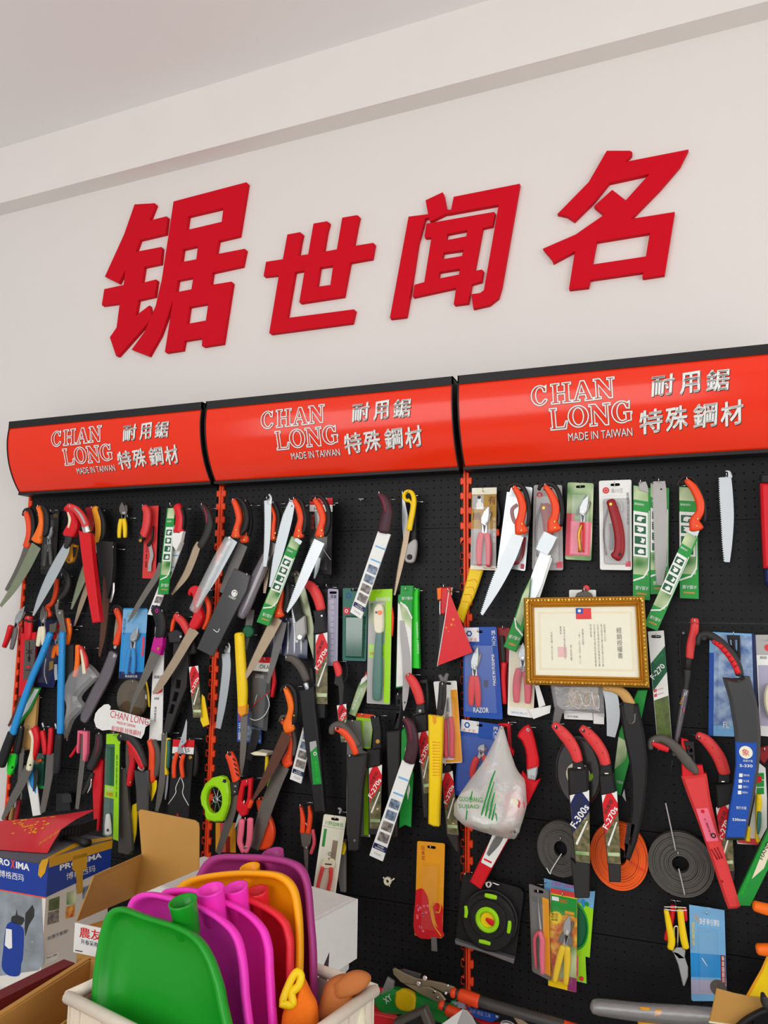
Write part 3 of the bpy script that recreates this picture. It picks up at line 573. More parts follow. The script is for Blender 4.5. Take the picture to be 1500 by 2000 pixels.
# ------------------------------------------------------------------ left bay, middle row
crop('H3')
t = T('pruner', 'bypass pruner with one red and one grey handle at the left edge', 'pruner', PRUG); pruner(t, (262, 320), (368, 100), (90, 700), (190, 725), 74, 0.04, 'grey', 'steel', 0.5, 66)
t.sw('grip', [(185, 400, 70), (140, 560, 62), (92, 695, 46)], 0.05, 0.02, 'red'); t.sw('lever', [(330, 400, 40), (345, 470, 46), (300, 600, 40)], 0.03, 0.014, 'dred'); done(t, (330, 180), 0.046, 'the red and grey pruner')
t = T('tool_sheath', 'red tool sheath with grey lettered panel and crossed black cord', 'sheath', PACKG)
t.pl('sheath', [(330, 560), (345, 500), (560, 480), (540, 800), (500, 1200), (470, 1380), (300, 1425), (320, 1000)], 0.03, 0.012, 'red'); t.pl('panel', [(365, 590), (530, 600), (495, 1165), (340, 1185)], 0.043, 0.002, 'bgrey'); t.sw('grip', [(455, 270, 120), (450, 330, 130), (440, 580, 110)], 0.032, 0.02, 'red'); t.sw('band', [(370, 310, 24), (450, 330, 24), (540, 312, 24)], 0.05, 0.006, 'black')
for a, b in (((390, 740), (470, 800)), ((470, 745), (385, 800)), ((430, 620), (428, 880))): t.wire('cord', [a, b], 0.046, 0.0015, 'black')
t.pl('slot', [(408, 850), (425, 835), (448, 855), (440, 915), (412, 915)], 0.045, 0.001, 'black', round=1); t.pl('mark', [(385, 980), (440, 978), (436, 1008), (388, 1010)], 0.0455, 0.0006, 'red'); t.pl('print_line', [(365, 1038), (475, 1036), (475, 1046), (365, 1048)], 0.0455, 0.0006, 'ink'); done(t, (455, 285), 0.05, 'the red tool sheath')
t = T('pruner', 'cream handled pruner hanging between red sheath and blue lopper tubes', 'pruner', PRUG); pruner(t, (640, 320), (640, 90), (580, 680), (660, 665), 70, 0.05, 'cream', 'dsteel', 0.2, 70); done(t, (690, 300), 0.056, 'the cream handled pruner')
t = T('carded_pruner', 'navy blister pack with silver edge behind the blue lopper tubes', 'tool pack', PACKG); Q = [(560, 300), (1110, 300), (790, 1300), (540, 1285)]
pack(t, Q, 0.006, 'navy', bl_=(0.1, 0.3, 0.9, 0.95)); t.sw('jaw', [(690, 870, 16), (665, 1080, 18), (705, 1240, 14)], 0.014, 0.008, 'steel'); t.pl('print_patch', [(725, 920), (785, 900), (780, 1020), (718, 1050)], 0.012, 0.001, 'gold_card'); t.card('print_patch', [(730, 370), (800, 365), (790, 430), (728, 440)], 0.008, 0.001, 'gold_card', 0.001); done(t, (1085, 440), 0.01, 'the navy blister pack')
t = T('lopper', 'long lopper with bright blue tubes and black grips', 'lopper', PRUG)
t.pl('jaw', [(880, 0), (820, 90), (835, 230), (895, 380), (905, 500), (985, 495), (955, 330), (930, 160), (860, 150), (870, 80)], 0.055, 0.008, 'dsteel'); t.pl('counter_jaw', [(760, 380), (850, 330), (830, 480), (760, 530), (720, 520)], 0.05, 0.008, 'bgrey'); t.disc('bolt', (885, 205), 18, 0.063, 0.005, 'chrome')
a = [(765, 510, 84), (640, 830, 88), (480, 1200, 88)]
t.sw('tube', a + [(258, 1830, 100), (220, 1960, 102)], 0.062, 0.02, 'sky'); t.sw('tube', [(946, 500, 86), (930, 1000, 92), (918, 1500, 94), (915, 1950, 96)], 0.06, 0.02, 'sky')
for p in ((725, 555), (645, 762), (925, 550), (915, 760)): t.disc('rivet', p, 9, 0.082, 0.002, 'chrome')
crop('A2'); t.sw('hand_grip', [(108, 492, 58), (62, 620, 68), (28, 725, 62)], 0.058, 0.026, 'black'); t.sw('hand_grip', [(457, 505, 52), (447, 640, 56), (440, 775, 54)], 0.056, 0.026, 'black'); crop('H3'); done(t, (888, 40), 0.06, 'the blue lopper')
crop('A1')
t = T('pruning_saw', 'small red hook handle with black crescent grip behind the white blade', 'saw', SAWG); t.sw('handle', [(428, 722, 26), (422, 810, 30), (398, 890, 28), (362, 925, 34), (378, 985, 36)], 0.03, 0.018, 'orange'); t.sw('grip', [(440, 640, 20), (490, 668, 44), (515, 740, 40), (495, 810, 40), (440, 880, 30)], 0.026, 0.018, 'dgrey'); t.disc('ring', (470, 740), 42, 0.024, 0.01, 'black', inner=0.6); done(t, (470, 690), 0.034, 'the small red hook handle')
t = T('pruner', 'small silver pruner with red and orange grips behind the blue lopper', 'pruner', PRUG); pruner(t, (425, 1180), (440, 1040), (400, 1290), (440, 1270), 36, 0.03, 'borange', 'steel', 0.3, 30); t.sw('grip', [(508, 1010, 30), (520, 1090, 36), (505, 1190, 30)], 0.032, 0.016, 'borange'); t.sw('lever', [(490, 1010, 26), (440, 1060, 22), (412, 1150, 26)], 0.03, 0.014, 'red'); t.bl([(408, 1340, 20), (408, 1400, 22), (412, 1455, 18)], 0.03, 'bright', 1, 0.006); done(t, (540, 1058), 0.036, 'the silver pruner')
t = T('bagged_saw', 'orange and red white handled saws in a clear plastic bag', 'saw', SAWG)
t.pl('scabbard', [(500, 1200), (560, 1196), (560, 1395), (548, 1560), (515, 1560), (500, 1400)], 0.034, 0.018, 'dgrey'); t.sw('handle', [(582, 1205, 36), (580, 1300, 36), (572, 1380, 36), (560, 1425, 30)], 0.05, 0.016, 'borange'); t.sw('handle', [(602, 1215, 30), (632, 1290, 40), (640, 1350, 40), (632, 1400, 30)], 0.048, 0.018, 'coral'); t.sw('insert', [(598, 1235, 10), (612, 1320, 22), (622, 1405, 28)], 0.062, 0.007, 'cream')
crop('A2'); P = [(540, 60), (640, -20), (742, 75), (720, 95), (600, 225), (630, 300), (545, 400), (500, 520), (480, 500), (520, 300), (490, 200)]; t.pl('bag', P, 0.03, 0.036, 'film', round=1, bev=0.012); t.bl([(500, 190, 26), (505, 300, 26), (495, 420, 20), (492, 550, 12)], 0.04, 'tan_steel', 0); crop('A1'); done(t, (640, 1222), 0.056, 'the bagged saws')
t = T('carded_pruner', 'light blue card with a small blue handled pruner under clear blister', 'tool pack', PACKG); Q = [(905, 928), (1083, 930), (1050, 1450), (870, 1445)]
c = pack(t, Q, 0.045, 'sky', bl_=(0.16, 0.2, 0.82, 0.95)); pr(t, 'print_photo', Q, (0.0, 0.02, 1, 0.35), 0.0464, 'lblue', c); pr(t, 'print_base', Q, (0, 0.9, 1, 1), 0.0464, 'navy', c); pr(t, 'print_strip', Q, (0.86, 0.4, 0.95, 0.68), 0.047, 'rose', c); qtx(t, '花卉剪', Q, 0.15, 0.06, 0.6, 0.13, 0.047, 'photo_leaf', c); qtx(t, '花式剪刀', Q, 0.03, 0.15, 0.15, 0.38, 0.047, 'navy', c, vert=True); qtx(t, '精品园艺剪', Q, 0.25, 0.95, 0.75, 0.98, 0.047, 'white', c)
pruner(t, (978, 1160), (1010, 1075), (935, 1410), (985, 1405), 40, 0.049, 'sky', 'steel', 0.8, 26); done(t, (1010, 942), 0.05, 'the light blue carded pruner')
t = T('pruning_saw', 'orange handled saw with black hook tip behind the light blue card', 'saw', SAWG); osaw(t, [(868, 940, 42), (892, 1000, 46), (905, 1060, 44), (880, 1150, 50), (868, 1190, 50)], [(832, 950, 20), (862, 915, 26), (905, 930, 24), (930, 1000, 20)], [(862, 985, 20), (855, 1090, 34), (850, 1200, 40)], 0.02, 'orange', 'tan_steel', teeth=0); t.disc('bolt', (845, 1215), 12, 0.04, 0.003, 'chrome')
crop('A2'); t.sw('film_sleeve', [(842, -90, 74), (790, 60, 94), (710, 215, 94), (645, 350, 84), (625, 400, 60)], 0.03, 0.016, 'clearlilac'); t.bl([(840, -80, 54), (785, 60, 64), (708, 215, 62), (645, 350, 50), (632, 385, 30)], 0.037, 'dsteel', 0); crop('A1'); done(t, (868, 945), 0.03, 'the orange saw behind the blue card')
t = T('pruning_saw', 'black handled saw with bright magenta ferrule and long grey blade', 'saw', SAWG)
t.bl([(1150, 1230, 78), (1110, 1330, 70), (1050, 1460, 52), (990, 1590, 34), (940, 1742, 6)], 0.075, 'dsteel', 0); t.sw('handle', [(1150, 930, 70), (1182, 985, 88), (1195, 1060, 84), (1185, 1140, 76)], 0.064, 0.022, 'black'); t.pl('ferrule', [(1152, 1143), (1217, 1140), (1214, 1200), (1196, 1272), (1130, 1236)], 0.063, 0.024, 'magenta', bev=0.004); t.disc('bolt', (1160, 1226), 10, 0.087, 0.002, 'brass'); t.disc('eyelet', (1150, 948), 13, 0.086, 0.002, 'magenta', inner=0.5); done(t, (1205, 955), 0.07, 'the magenta ferrule saw')
crop('A2')
t = T('hang_tag', 'tall white printed tag with small red saw picture and black characters', 'tag', PACKG); Q = [(1140, -285), (1208, -280), (1190, 548), (1095, 545)]
c = t.card('tag', Q, 0.05, 0.003, 'white', 0.001); t.pl('print_saw', [(1118, 185), (1150, 200), (1195, 165), (1185, 195), (1150, 208), (1120, 205)], 0.0535, 0.0006, 'red', par=c); t.tx('園藝用', (1130, 95), (1190, 95), 20, 0.0535, 'ink', c); t.tx('高級鋸', (1130, 250), (1165, 250), 16, 0.0535, 'ink', c); t.tx('鋒利耐用型', (1140, 300), (1135, 410), 18, 0.0535, 'ink', c, vert=True); done(t, (1190, -270), 0.052, 'the tall white tag')
t = T('storage_disc', 'round brownish clear plastic clamshell behind the white tag', 'tool pack', PACKG); t.disc('clamshell', (985, 235), 126, 0.01, 0.02, 'brownfilm', n=28, ry=132); t.disc('coil', (985, 235), 100, 0.014, 0.008, 'gold_card', n=28, inner=0.45, ry=108); t.sw('strap', [(1060, 60, 10), (1085, 180, 16), (1095, 300, 12)], 0.031, 0.003, 'yellow'); done(t, (990, 120), 0.016, 'the round brown clamshell')
crop('A1')
t = T('pruning_saw', 'red hook handled saw with long speckled cream toothed blade', 'saw', SAWG)
t.bl([(1430, 1085, 76), (1380, 1160, 68), (1320, 1265, 60), (1240, 1395, 56), (1170, 1500, 48), (1122, 1558, 10)], 0.085, 'tan_steel', -1, 0.006, 0.004); crop('A3'); t.pl('handle', [(85, 830), (95, 790), (130, 766), (172, 775), (180, 800), (166, 900), (190, 985), (170, 1050), (135, 1085), (95, 1055), (125, 980), (128, 900), (120, 835), (108, 822), (100, 838)], 0.074, 0.024, 'red', round=1, bev=0.005); t.sw('grip', [(205, 850, 30), (232, 920, 36), (225, 1010, 36), (195, 1080, 26)], 0.06, 0.02, 'orange'); done(t, (128, 790), 0.08, 'the red saw with speckled blade')
crop('A1')
t = T('sheathed_saw', 'red handled saw in a black ladder pattern scabbard, number label beside it', 'saw', SAWG)
t.sw('handle', [(1300, 985, 46), (1350, 1030, 56), (1390, 1100, 54), (1415, 1170, 44)], 0.05, 0.022, 'coral'); t.sw('guard', [(1310, 975, 30), (1280, 1030, 26), (1268, 1100, 22)], 0.05, 0.016, 'orange'); t.pl('hook_plate', [(1250, 1110), (1310, 1085), (1352, 1110), (1340, 1180), (1260, 1180)], 0.05, 0.018, 'dgrey'); t.disc('bolt', (1325, 1138), 10, 0.069, 0.003, 'chrome'); t.sw('collar', [(1415, 1170, 62), (1422, 1255, 80)], 0.046, 0.022, 'black')
crop('A2'); t.pl('scabbard', [(1290, -220), (1390, -200), (1398, 0), (1385, 160), (1330, 290), (1260, 490), (1212, 488), (1262, 250), (1285, 0)], 0.03, 0.018, 'dgrey', holes=[[(1300, 190), (1330, 195), (1310, 260), (1280, 255)], [(1275, 280), (1302, 285), (1282, 350), (1256, 345)], [(1310, 100), (1345, 105), (1335, 165), (1305, 160)]])
flabel(t, [(1385, 10), (1452, 0), (1478, 380), (1418, 380)], 0.06); t.pl('flap', [(1480, 210), (1500, 230), (1535, 430), (1490, 450), (1470, 400)], 0.05, 0.004, 'yellow'); crop('A1'); done(t, (1325, 990), 0.06, 'the ladder pattern scabbard')
# ------------------------------------------------------------------ left bay, bottom row
crop('A2')
t = T('bare_saw', 'thin brown blade pointing down in front of the leftmost orange upright', 'saw', SAWG); t.bl([(165, 200, 34), (140, 280, 30), (105, 370, 26), (65, 445, 14)], 0.03, 'rust', -1); t.fin()
t = T('wooden_saw_guard', 'pale wooden board guard hanging behind the blue lopper tube', 'guard', SAWG); t.pl('board', [(235, 225), (290, 215), (275, 440), (240, 612), (180, 620), (190, 440)], 0.012, 0.014, 'wood', bev=0.002); t.disc('rivet', (213, 445), 6, 0.026, 0.002, 'chrome'); done(t, (262, 232), 0.018, 'the wooden guard')
t = T('sleeved_saw', 'green edged white sleeve lying diagonally behind the left blue tube', 'tool pack', SAWG); t.pl('sleeve', [(250, 160), (305, 160), (230, 330), (120, 470), (80, 460), (180, 300)], 0.03, 0.006, 'green'); t.pl('print_panel', [(255, 170), (285, 172), (210, 320), (160, 380), (190, 290)], 0.0365, 0.0008, 'white'); t.fin()
t = T('folding_saw', 'bright lime green folding saw end under the black lopper grip', 'saw', SAWG); t.pl('handle', [(80, 648), (136, 640), (132, 700), (125, 745), (95, 796), (72, 775), (74, 720)], 0.036, 0.018, 'bgreen', round=1, bev=0.004); t.disc('bolt', (92, 745), 7, 0.054, 0.003, 'black'); t.sw('back', [(140, 640, 20), (140, 700, 18), (118, 770, 10)], 0.034, 0.016, 'dgreen'); done(t, (110, 652), 0.04, 'the lime folding saw')
t = T('pruning_saw', 'black gripped saw with narrow grey blade between lopper and wooden board', 'saw', SAWG); t.sw('handle', [(172, 450, 40), (158, 540, 48), (140, 630, 44)], 0.046, 0.02, 'black'); t.bl([(166, 600, 36), (155, 720, 36), (140, 880, 26), (135, 960, 8)], 0.05, 'dsteel', 0); done(t, (175, 455), 0.05, 'the black gripped saw')
t = T('pruning_saw', 'red and cream handled saw with wide brown blade at lower left', 'saw', SAWG)
t.bl([(212, 750, 66), (150, 880, 60), (85, 1000, 50), (20, 1130, 20)], 0.066, 'dsteel', -1); t.sw('handle', [(272, 455, 52), (280, 540, 58), (268, 620, 58), (250, 680, 50)], 0.056, 0.022, 'red'); t.sw('insert', [(240, 475, 20), (258, 530, 22), (252, 620, 26), (240, 690, 44), (228, 755, 44)], 0.064, 0.018, 'cream'); t.disc('bolt', (222, 728), 6, 0.083, 0.002, 'black'); done(t, (262, 458), 0.06, 'the red and cream saw')
t = T('pruner', 'red gripped hedge shears with large rusty brown blade pointing down', 'shears', PRUG)
t.sw('handle', [(325, 480, 34), (338, 560, 38), (345, 640, 30)], 0.05, 0.018, 'red'); t.sw('handle', [(388, 460, 34), (385, 550, 38), (378, 640, 34)], 0.05, 0.018, 'red'); t.pl('blade', [(345, 645), (400, 640), (392, 800), (360, 960), (335, 1070), (305, 1085), (298, 1050), (330, 850)], 0.056, 0.004, 'dsteel'); t.sw('tip', [(318, 420, 16), (325, 450, 14)], 0.05, 0.008, 'steel'); t.sw('tip', [(412, 425, 16), (420, 460, 14)], 0.05, 0.008, 'steel'); done(t, (345, 470), 0.056, 'the red gripped shears')
t = T('sleeved_saw', 'white sleeve with blue top hanging low beside the rusty shears', 'tool pack', SAWG); c = t.pl('sleeve', [(190, 730), (240, 745), (278, 900), (302, 1092), (245, 1102), (225, 980), (200, 850)], 0.044, 0.005, 'white'); t.pl('print_top', [(190, 730), (240, 745), (270, 860), (262, 940), (222, 880)], 0.0495, 0.0006, 'sky', par=c); t.bl([(262, 760, 34), (262, 840, 34), (245, 920, 8)], 0.052, 'dgrey', 0); t.fin()
t = T('carded_pruner', 'clear teal pack with green lower edge behind the rusty shears', 'tool pack', PACKG); t.card('card', [(270, 640), (340, 640), (325, 900), (262, 895)], 0.02, 0.01, 'tealfilm', 0.004); t.pl('edge', [(262, 878), (326, 882), (325, 902), (262, 896)], 0.031, 0.001, 'green'); t.sw('knob', [(280, 700, 26), (310, 690, 20)], 0.032, 0.01, 'borange'); t.fin()
t = T('pruning_saw', 'pink framed saw with long flat dark grey blade', 'saw', SAWG); t.pl('handle', [(588, 472), (660, 480), (655, 640), (640, 700), (625, 690), (628, 500), (600, 495), (590, 640), (580, 630)], 0.05, 0.018, 'pink', bev=0.004); t.sw('lever', [(580, 580, 16), (550, 630, 20), (525, 665, 18)], 0.046, 0.012, 'red'); t.bl([(618, 490, 42), (610, 650, 42), (588, 850, 40), (565, 1050, 30)], 0.058, 'dsteel', 0); done(t, (640, 470), 0.055, 'the pink framed saw')
t = T('sheathed_saw', 'dark plum curved handle above a bright red flat scabbard', 'saw', SAWG); t.sw('handle', [(745, 500, 56), (740, 590, 66), (712, 680, 62), (680, 745, 58)], 0.05, 0.022, 'dgrey'); t.sw('insert', [(722, 520, 12), (722, 590, 16), (705, 660, 10)], 0.068, 0.006, 'plumred'); t.sw('lever', [(690, 790, 30), (660, 870, 40), (622, 930, 30)], 0.04, 0.016, 'dgrey'); t.sw('clip', [(672, 830, 8), (668, 880, 12), (645, 930, 8)], 0.058, 0.004, 'chrome'); done(t, (745, 500), 0.06, 'the plum curved handle')
t = T('scabbard', 'bright red flat scabbard hanging low beside the green edged pack', 'scabbard', SAWG); t.pl('scabbard', [(702, 670), (772, 690), (765, 900), (740, 1205), (705, 1200), (695, 900)], 0.03, 0.016, 'red', bev=0.004); done(t, (735, 690), 0.036, 'the bright red flat scabbard')
t = T('paper_tag', 'torn white paper tag with red printed brand name and characters', 'tag', PACKG); c = t.pl('tag', [(690, 400), (700, 350), (722, 320), (765, 285), (795, 282), (812, 300), (806, 325), (850, 325), (1100, 395), (1095, 430), (1066, 450), (1055, 500), (1035, 535), (950, 505), (870, 482), (800, 470), (750, 475), (705, 450)], 0.085, 0.0012, 'white', bev=0)
t.tx('CHAN LONG', (805, 378), (1085, 440), 46, 0.0864, 'rose', c); t.tx('MADE IN TAIWAN', (855, 425), (990, 455), 18, 0.0864, 'red', c); t.tx('耐用鋸·特殊鋼材', (815, 478), (1030, 520), 36, 0.0864, 'rose', c); done(t, (1080, 405), 0.085, 'the torn paper tag')
t = T('carded_saw', 'tall bright green edged clear pack with a white handled saw inside', 'tool pack', PACKG); Q = [(780, 500), (882, 496), (872, 1286), (757, 1245)]
c = t.card('card', Q, 0.062, 0.0012, 'tealfilm', 0.003); pr(t, 'print_header', Q, (0, 0, 1, 0.1), 0.0634, 'lime', c); pr(t, 'print_edge', Q, (0.62, 0.1, 0.95, 1), 0.0634, 'lime', c); pr(t, 'print_window', Q, (0.08, 0.13, 0.6, 0.5), 0.0634, 'dgreen', c); pr(t, 'print_band', Q, (0, 0.5, 0.62, 0.62), 0.0634, 'lime', c); qtx(t, '超值鋸', Q, 0.08, 0.52, 0.55, 0.55, 0.064, 'cream', c); qtx(t, '快鋸園藝', Q, 0.08, 0.57, 0.55, 0.6, 0.064, 'orange', c); qtx(t, '專業級園藝手鋸', Q, 0.72, 0.2, 0.84, 0.6, 0.064, 'dgreen', c, vert=True)
t.sw('saw_handle', [(800, 1090, 30), (800, 1160, 50), (802, 1225, 56)], 0.064, 0.012, 'white'); t.disc('bolt', (790, 1205), 9, 0.0765, 0.002, 'black'); blister(t, sub(Q, 0.04, 0.12, 0.62, 0.99), 0.064, 0.016); done(t, (850, 505), 0.065, 'the tall green edged pack')
t = T('sheathed_saw', 'black curved handle saw with red insert in a dark clear scabbard', 'saw', SAWG)
t.sw('handle', [(892, 530, 46), (925, 508, 60), (985, 545, 70), (1035, 630, 72), (1068, 735, 64)], 0.064, 0.022, 'dgrey'); t.sw('insert', [(940, 555, 24), (985, 620, 40), (1020, 690, 44), (1045, 745, 36)], 0.08, 0.008, 'red'); t.sw('ferrule', [(1035, 735, 40), (1065, 750, 44)], 0.068, 0.018, 'chrome'); t.pl('scabbard', [(1000, 760), (1060, 775), (1105, 760), (1110, 900), (1105, 1060), (1020, 1060), (1015, 900)], 0.066, 0.018, 'smoke', bev=0.004); t.bl([(1040, 760, 50), (1050, 900, 56), (1055, 1050, 50)], 0.074, 'rust', 0); done(t, (905, 520), 0.072, 'the black curved saw with red insert')
t = T('folding_saw', 'closed red folding saw hanging vertically behind the black curved handle', 'saw', SAWG); t.sw('handle', [(970, 600, 44), (985, 690, 50), (970, 800, 50), (960, 868, 44)], 0.04, 0.018, 'red'); t.sw('back', [(945, 570, 30), (945, 700, 34), (948, 800, 20)], 0.038, 0.012, 'bgrey'); t.disc('bolt', (956, 855), 7, 0.059, 0.003, 'brass'); done(t, (965, 590), 0.046, 'the closed red folding saw')
t = T('scabbard', 'long brown grey scabbard hanging beside the green edged pack', 'scabbard', SAWG); t.pl('scabbard', [(890, 752), (935, 745), (948, 900), (985, 1350), (955, 1382), (880, 1362), (885, 1000)], 0.03, 0.014, 'bgrey', bev=0.003); done(t, (912, 755), 0.036, 'the brown grey scabbard')
t = T('sleeved_saw', 'yellow card sleeve end beside the brown grey scabbard', 'tool pack', SAWG); t.pl('sleeve', [(975, 1020), (1015, 1000), (1000, 1230), (965, 1380), (955, 1200)], 0.02, 0.006, 'yellow'); t.fin()
t = T('pruning_saw', 'orange and grey handled saw hanging between black scabbard and grey blades', 'saw', SAWG); osaw(t, [(1112, 545, 36), (1130, 620, 48), (1130, 720, 50), (1128, 800, 60), (1122, 835, 56)], [(1140, 548, 30), (1168, 620, 38), (1168, 720, 40), (1155, 800, 34)], [(1130, 840, 44), (1130, 900, 36), (1108, 990, 10)], 0.05, 'orange', 'yellow', 'bgrey', teeth=0); done(t, (1112, 545), 0.06, 'the orange and grey saw')
t = T('bare_saw', 'straight grey blade with hooked top in front of the teal handle', 'saw', SAWG); t.bl([(1205, 500, 44), (1204, 600, 50), (1190, 820, 50), (1172, 950, 46), (1148, 1065, 26)], 0.06, 'dsteel', 0); t.sw('tang', [(1222, 490, 12), (1215, 515, 20), (1205, 540, 40)], 0.059, 0.003, 'dsteel'); done(t, (1218, 505), 0.06, 'the straight hooked blade')
t = T('folding_saw', 'teal and yellow trimmed saw handle beside the black shears card', 'saw', SAWG); t.sw('handle', [(1250, 545, 24), (1250, 640, 26), (1244, 740, 26)], 0.05, 0.018, 'teal'); t.sw('trim', [(1246, 535, 32), (1234, 640, 14), (1230, 740, 16), (1234, 790, 30)], 0.048, 0.016, 'yellow'); t.bl([(1228, 800, 18), (1220, 900, 20), (1212, 980, 8)], 0.055, 'steel', 0); done(t, (1250, 540), 0.056, 'the teal and yellow handle')
t = T('carded_pruner', 'tall black card with red white header and orange handled needle shears', 'tool pack', PACKG); Q = [(1268, 540), (1425, 545), (1378, 1160), (1228, 1140)]
c = t.card('card', Q, 0.07, 0.0012, 'black', 0.004); pr(t, 'print_header', Q, (0, 0, 1, 0.09), 0.0714, 'red', c); pr(t, 'print_band', Q, (0, 0.09, 1, 0.17), 0.0714, 'white', c); t.tx('5', (1372, 632), (1388, 633), 24, 0.0722, 'ink', c); qtx(t, '修枝剪刀', Q, 0.03, 0.2, 0.11, 0.42, 0.0722, 'white', c, vert=True)
for pts in ([(1322, 815), (1288, 890), (1286, 935), (1232, 1015)], [(1326, 815), (1345, 880), (1338, 940), (1382, 1025)]): t.wire('print_line', pts, 0.072, 0.0014, 'white', c)
t.pl('print_mark', [(1290, 1098), (1300, 1080), (1310, 1100)], 0.0714, 0.0006, 'red', par=c); t.disc('eyelet', (1395, 672), 13, 0.0714, 0.003, 'brass', c)
t.pl('blade', [(1368, 392), (1372, 420), (1365, 560), (1330, 600), (1310, 590), (1345, 480)], 0.08, 0.004, 'bright'); t.pl('body', [(1310, 590), (1350, 585), (1362, 640), (1300, 650)], 0.079, 0.006, 'steel'); t.disc('bolt', (1338, 592), 9, 0.085, 0.003, 'red'); t.sw('handle', [(1305, 640, 26), (1285, 720, 30), (1285, 815, 24)], 0.078, 0.014, 'orange'); t.sw('handle', [(1352, 655, 26), (1338, 720, 30), (1348, 815, 24)], 0.078, 0.014, 'orange'); t.wire('spring', [(1312, 660), (1330, 690), (1310, 710)], 0.082, 0.0015, 'chrome'); done(t, (1350, 552), 0.074, 'the black shears card')
t = T('pruning_saw', 'plain black curved handle hanging right of the black shears card', 'saw', SAWG); t.sw('handle', [(1405, 540, 40), (1440, 620, 38), (1445, 720, 36), (1432, 795, 36)], 0.04, 0.02, 'dgrey'); done(t, (1405, 545), 0.046, 'the plain black handle')
t = T('grafting_knife', 'short dark red handled knife low at the left upright', 'knife', SAWG); t.sw('handle', [(152, 985, 26), (142, 1050, 32), (128, 1120, 30)], 0.03, 0.016, 'dred'); t.bl([(154, 985, 16), (158, 950, 12), (160, 925, 4)], 0.037, 'steel', 0); t.fin()
t = T('grafting_knife', 'short pale wooden handled knife low at the left upright', 'knife', SAWG); t.sw('handle', [(108, 1040, 22), (98, 1080, 26), (88, 1120, 26)], 0.02, 0.014, 'wood'); t.bl([(108, 1040, 14), (114, 1010, 12), (118, 985, 4)], 0.026, 'steel', 0); t.fin()
t = T('boxed_saw', 'plain black box edge hanging low beside the dark grey blade', 'tool pack', PACKG); t.card('box', [(440, 930), (535, 922), (545, 1050), (438, 1060)], 0.02, 0.02, 'black', 0.003); t.card('label', [(455, 945), (520, 940), (526, 1000), (456, 1005)], 0.0405, 0.001, 'dgrey', 0.002); t.fin()
# ================================================================== middle bay, top row
crop('A3')
t = T('pruning_saw', 'front saw of the orange black pair by the upright, pale blade in clear film', 'saw', SAWG)
osaw(t, [(414, 142, 36), (440, 210, 44), (452, 280, 44), (436, 345, 46), (428, 405, 72)], [(430, 128, 24), (470, 145, 26), (498, 200, 34), (508, 280, 38), (492, 350, 40), (468, 390, 24)], [(402, 430, 62), (340, 545, 62), (250, 710, 56), (132, 922, 14)], 0.09, 'orange', 'bright', bolts=[(420, 358), (416, 400)]); t.sw('film_sleeve', [(375, 430, 74), (290, 590, 86), (190, 790, 86), (118, 945, 76)], 0.091, 0.018, 'film'); t.disc('bead', (372, 416), 10, 0.1, 0.006, 'white'); done(t, (408, 145), 0.1, 'the front saw of the orange pair')
t = T('pruning_saw', 'rear saw of the orange black pair by the upright, dark grey blade', 'saw', SAWG)
osaw(t, [(492, 225, 14), (505, 310, 24), (494, 385, 56), (490, 440, 66)], [(500, 150, 26), (524, 220, 30), (532, 310, 34), (518, 400, 28)], [(470, 465, 72), (430, 560, 74), (370, 700, 76), (320, 820, 60)], 0.06, 'orange', 'grey', bolts=[(485, 395), (478, 430)], teeth=0); done(t, (500, 155), 0.07, 'the rear saw of the orange pair')
t = T('tool_pouch', 'dark grey plastic pouch with white bird emblem and lettering', 'pouch', PACKG); c = t.pl('pouch', [(408, 638), (525, 690), (500, 800), (400, 990), (250, 1286), (133, 1226), (255, 960), (330, 800)], 0.1, 0.006, 'smoke', bev=0.002); t.pl('backing', [(408, 642), (520, 692), (497, 800), (398, 988), (250, 1280), (138, 1226), (258, 960), (332, 800)], 0.096, 0.003, 'bgrey', bev=0)
t.disc('emblem', (405, 820), 24, 0.1065, 0.001, 'white', c, inner=0.62, n=18); t.pl('emblem_wing', [(392, 815), (420, 805), (432, 812), (410, 828), (420, 836), (395, 836)], 0.1065, 0.001, 'white', par=c); t.tx('FOREST', (362, 850), (412, 872), 16, 0.107, 'white', c, bold=0.01); t.wire('print_curve', [(250, 1085), (280, 1105), (295, 1080)], 0.106, 0.0015, 'white', c); done(t, (512, 690), 0.1, 'the grey pouch')
t = T('bare_saw', 'straight bright saw blade with hooked top, hanging alone in the middle bay', 'saw', SAWG); t.bl([(652, 140, 50), (652, 300, 46), (645, 470, 38), (630, 625, 22)], 0.1, 'bright', -1, 0.006, 0.004); t.sw('tang', [(660, 97, 14), (672, 120, 18), (660, 160, 46)], 0.099, 0.003, 'bright'); done(t, (655, 132), 0.1, 'the straight bright blade')
t = T('pruning_saw', 'orange black saw mostly hidden behind the straight bright blade, filmed blade', 'saw', SAWG)
osaw(t, [(690, 185, 14), (712, 260, 26), (704, 340, 36), (700, 425, 56)], [(705, 160, 30), (738, 240, 28), (740, 320, 28), (722, 400, 26)], [(690, 450, 60), (640, 560, 70), (580, 720, 70), (470, 960, 30)], 0.075, 'orange', 'dsteel', bolts=[(705, 380), (695, 415)], teeth=0); t.sw('film_sleeve', [(650, 545, 70), (570, 730, 96), (490, 930, 92), (465, 990, 60)], 0.078, 0.018, 'clearlilac'); t.bl([(650, 630, 30), (640, 720, 26), (628, 820, 14)], 0.07, 'tan_steel', -1); done(t, (702, 165), 0.08, 'the hidden orange saw')
t = T('bare_saw', 'grey toothed blade hanging below the film sleeved saw, middle bay', 'saw', SAWG); t.bl([(530, 940, 50), (515, 1040, 50), (480, 1230, 36)], 0.05, 'grey', -1, 0.006); t.fin()
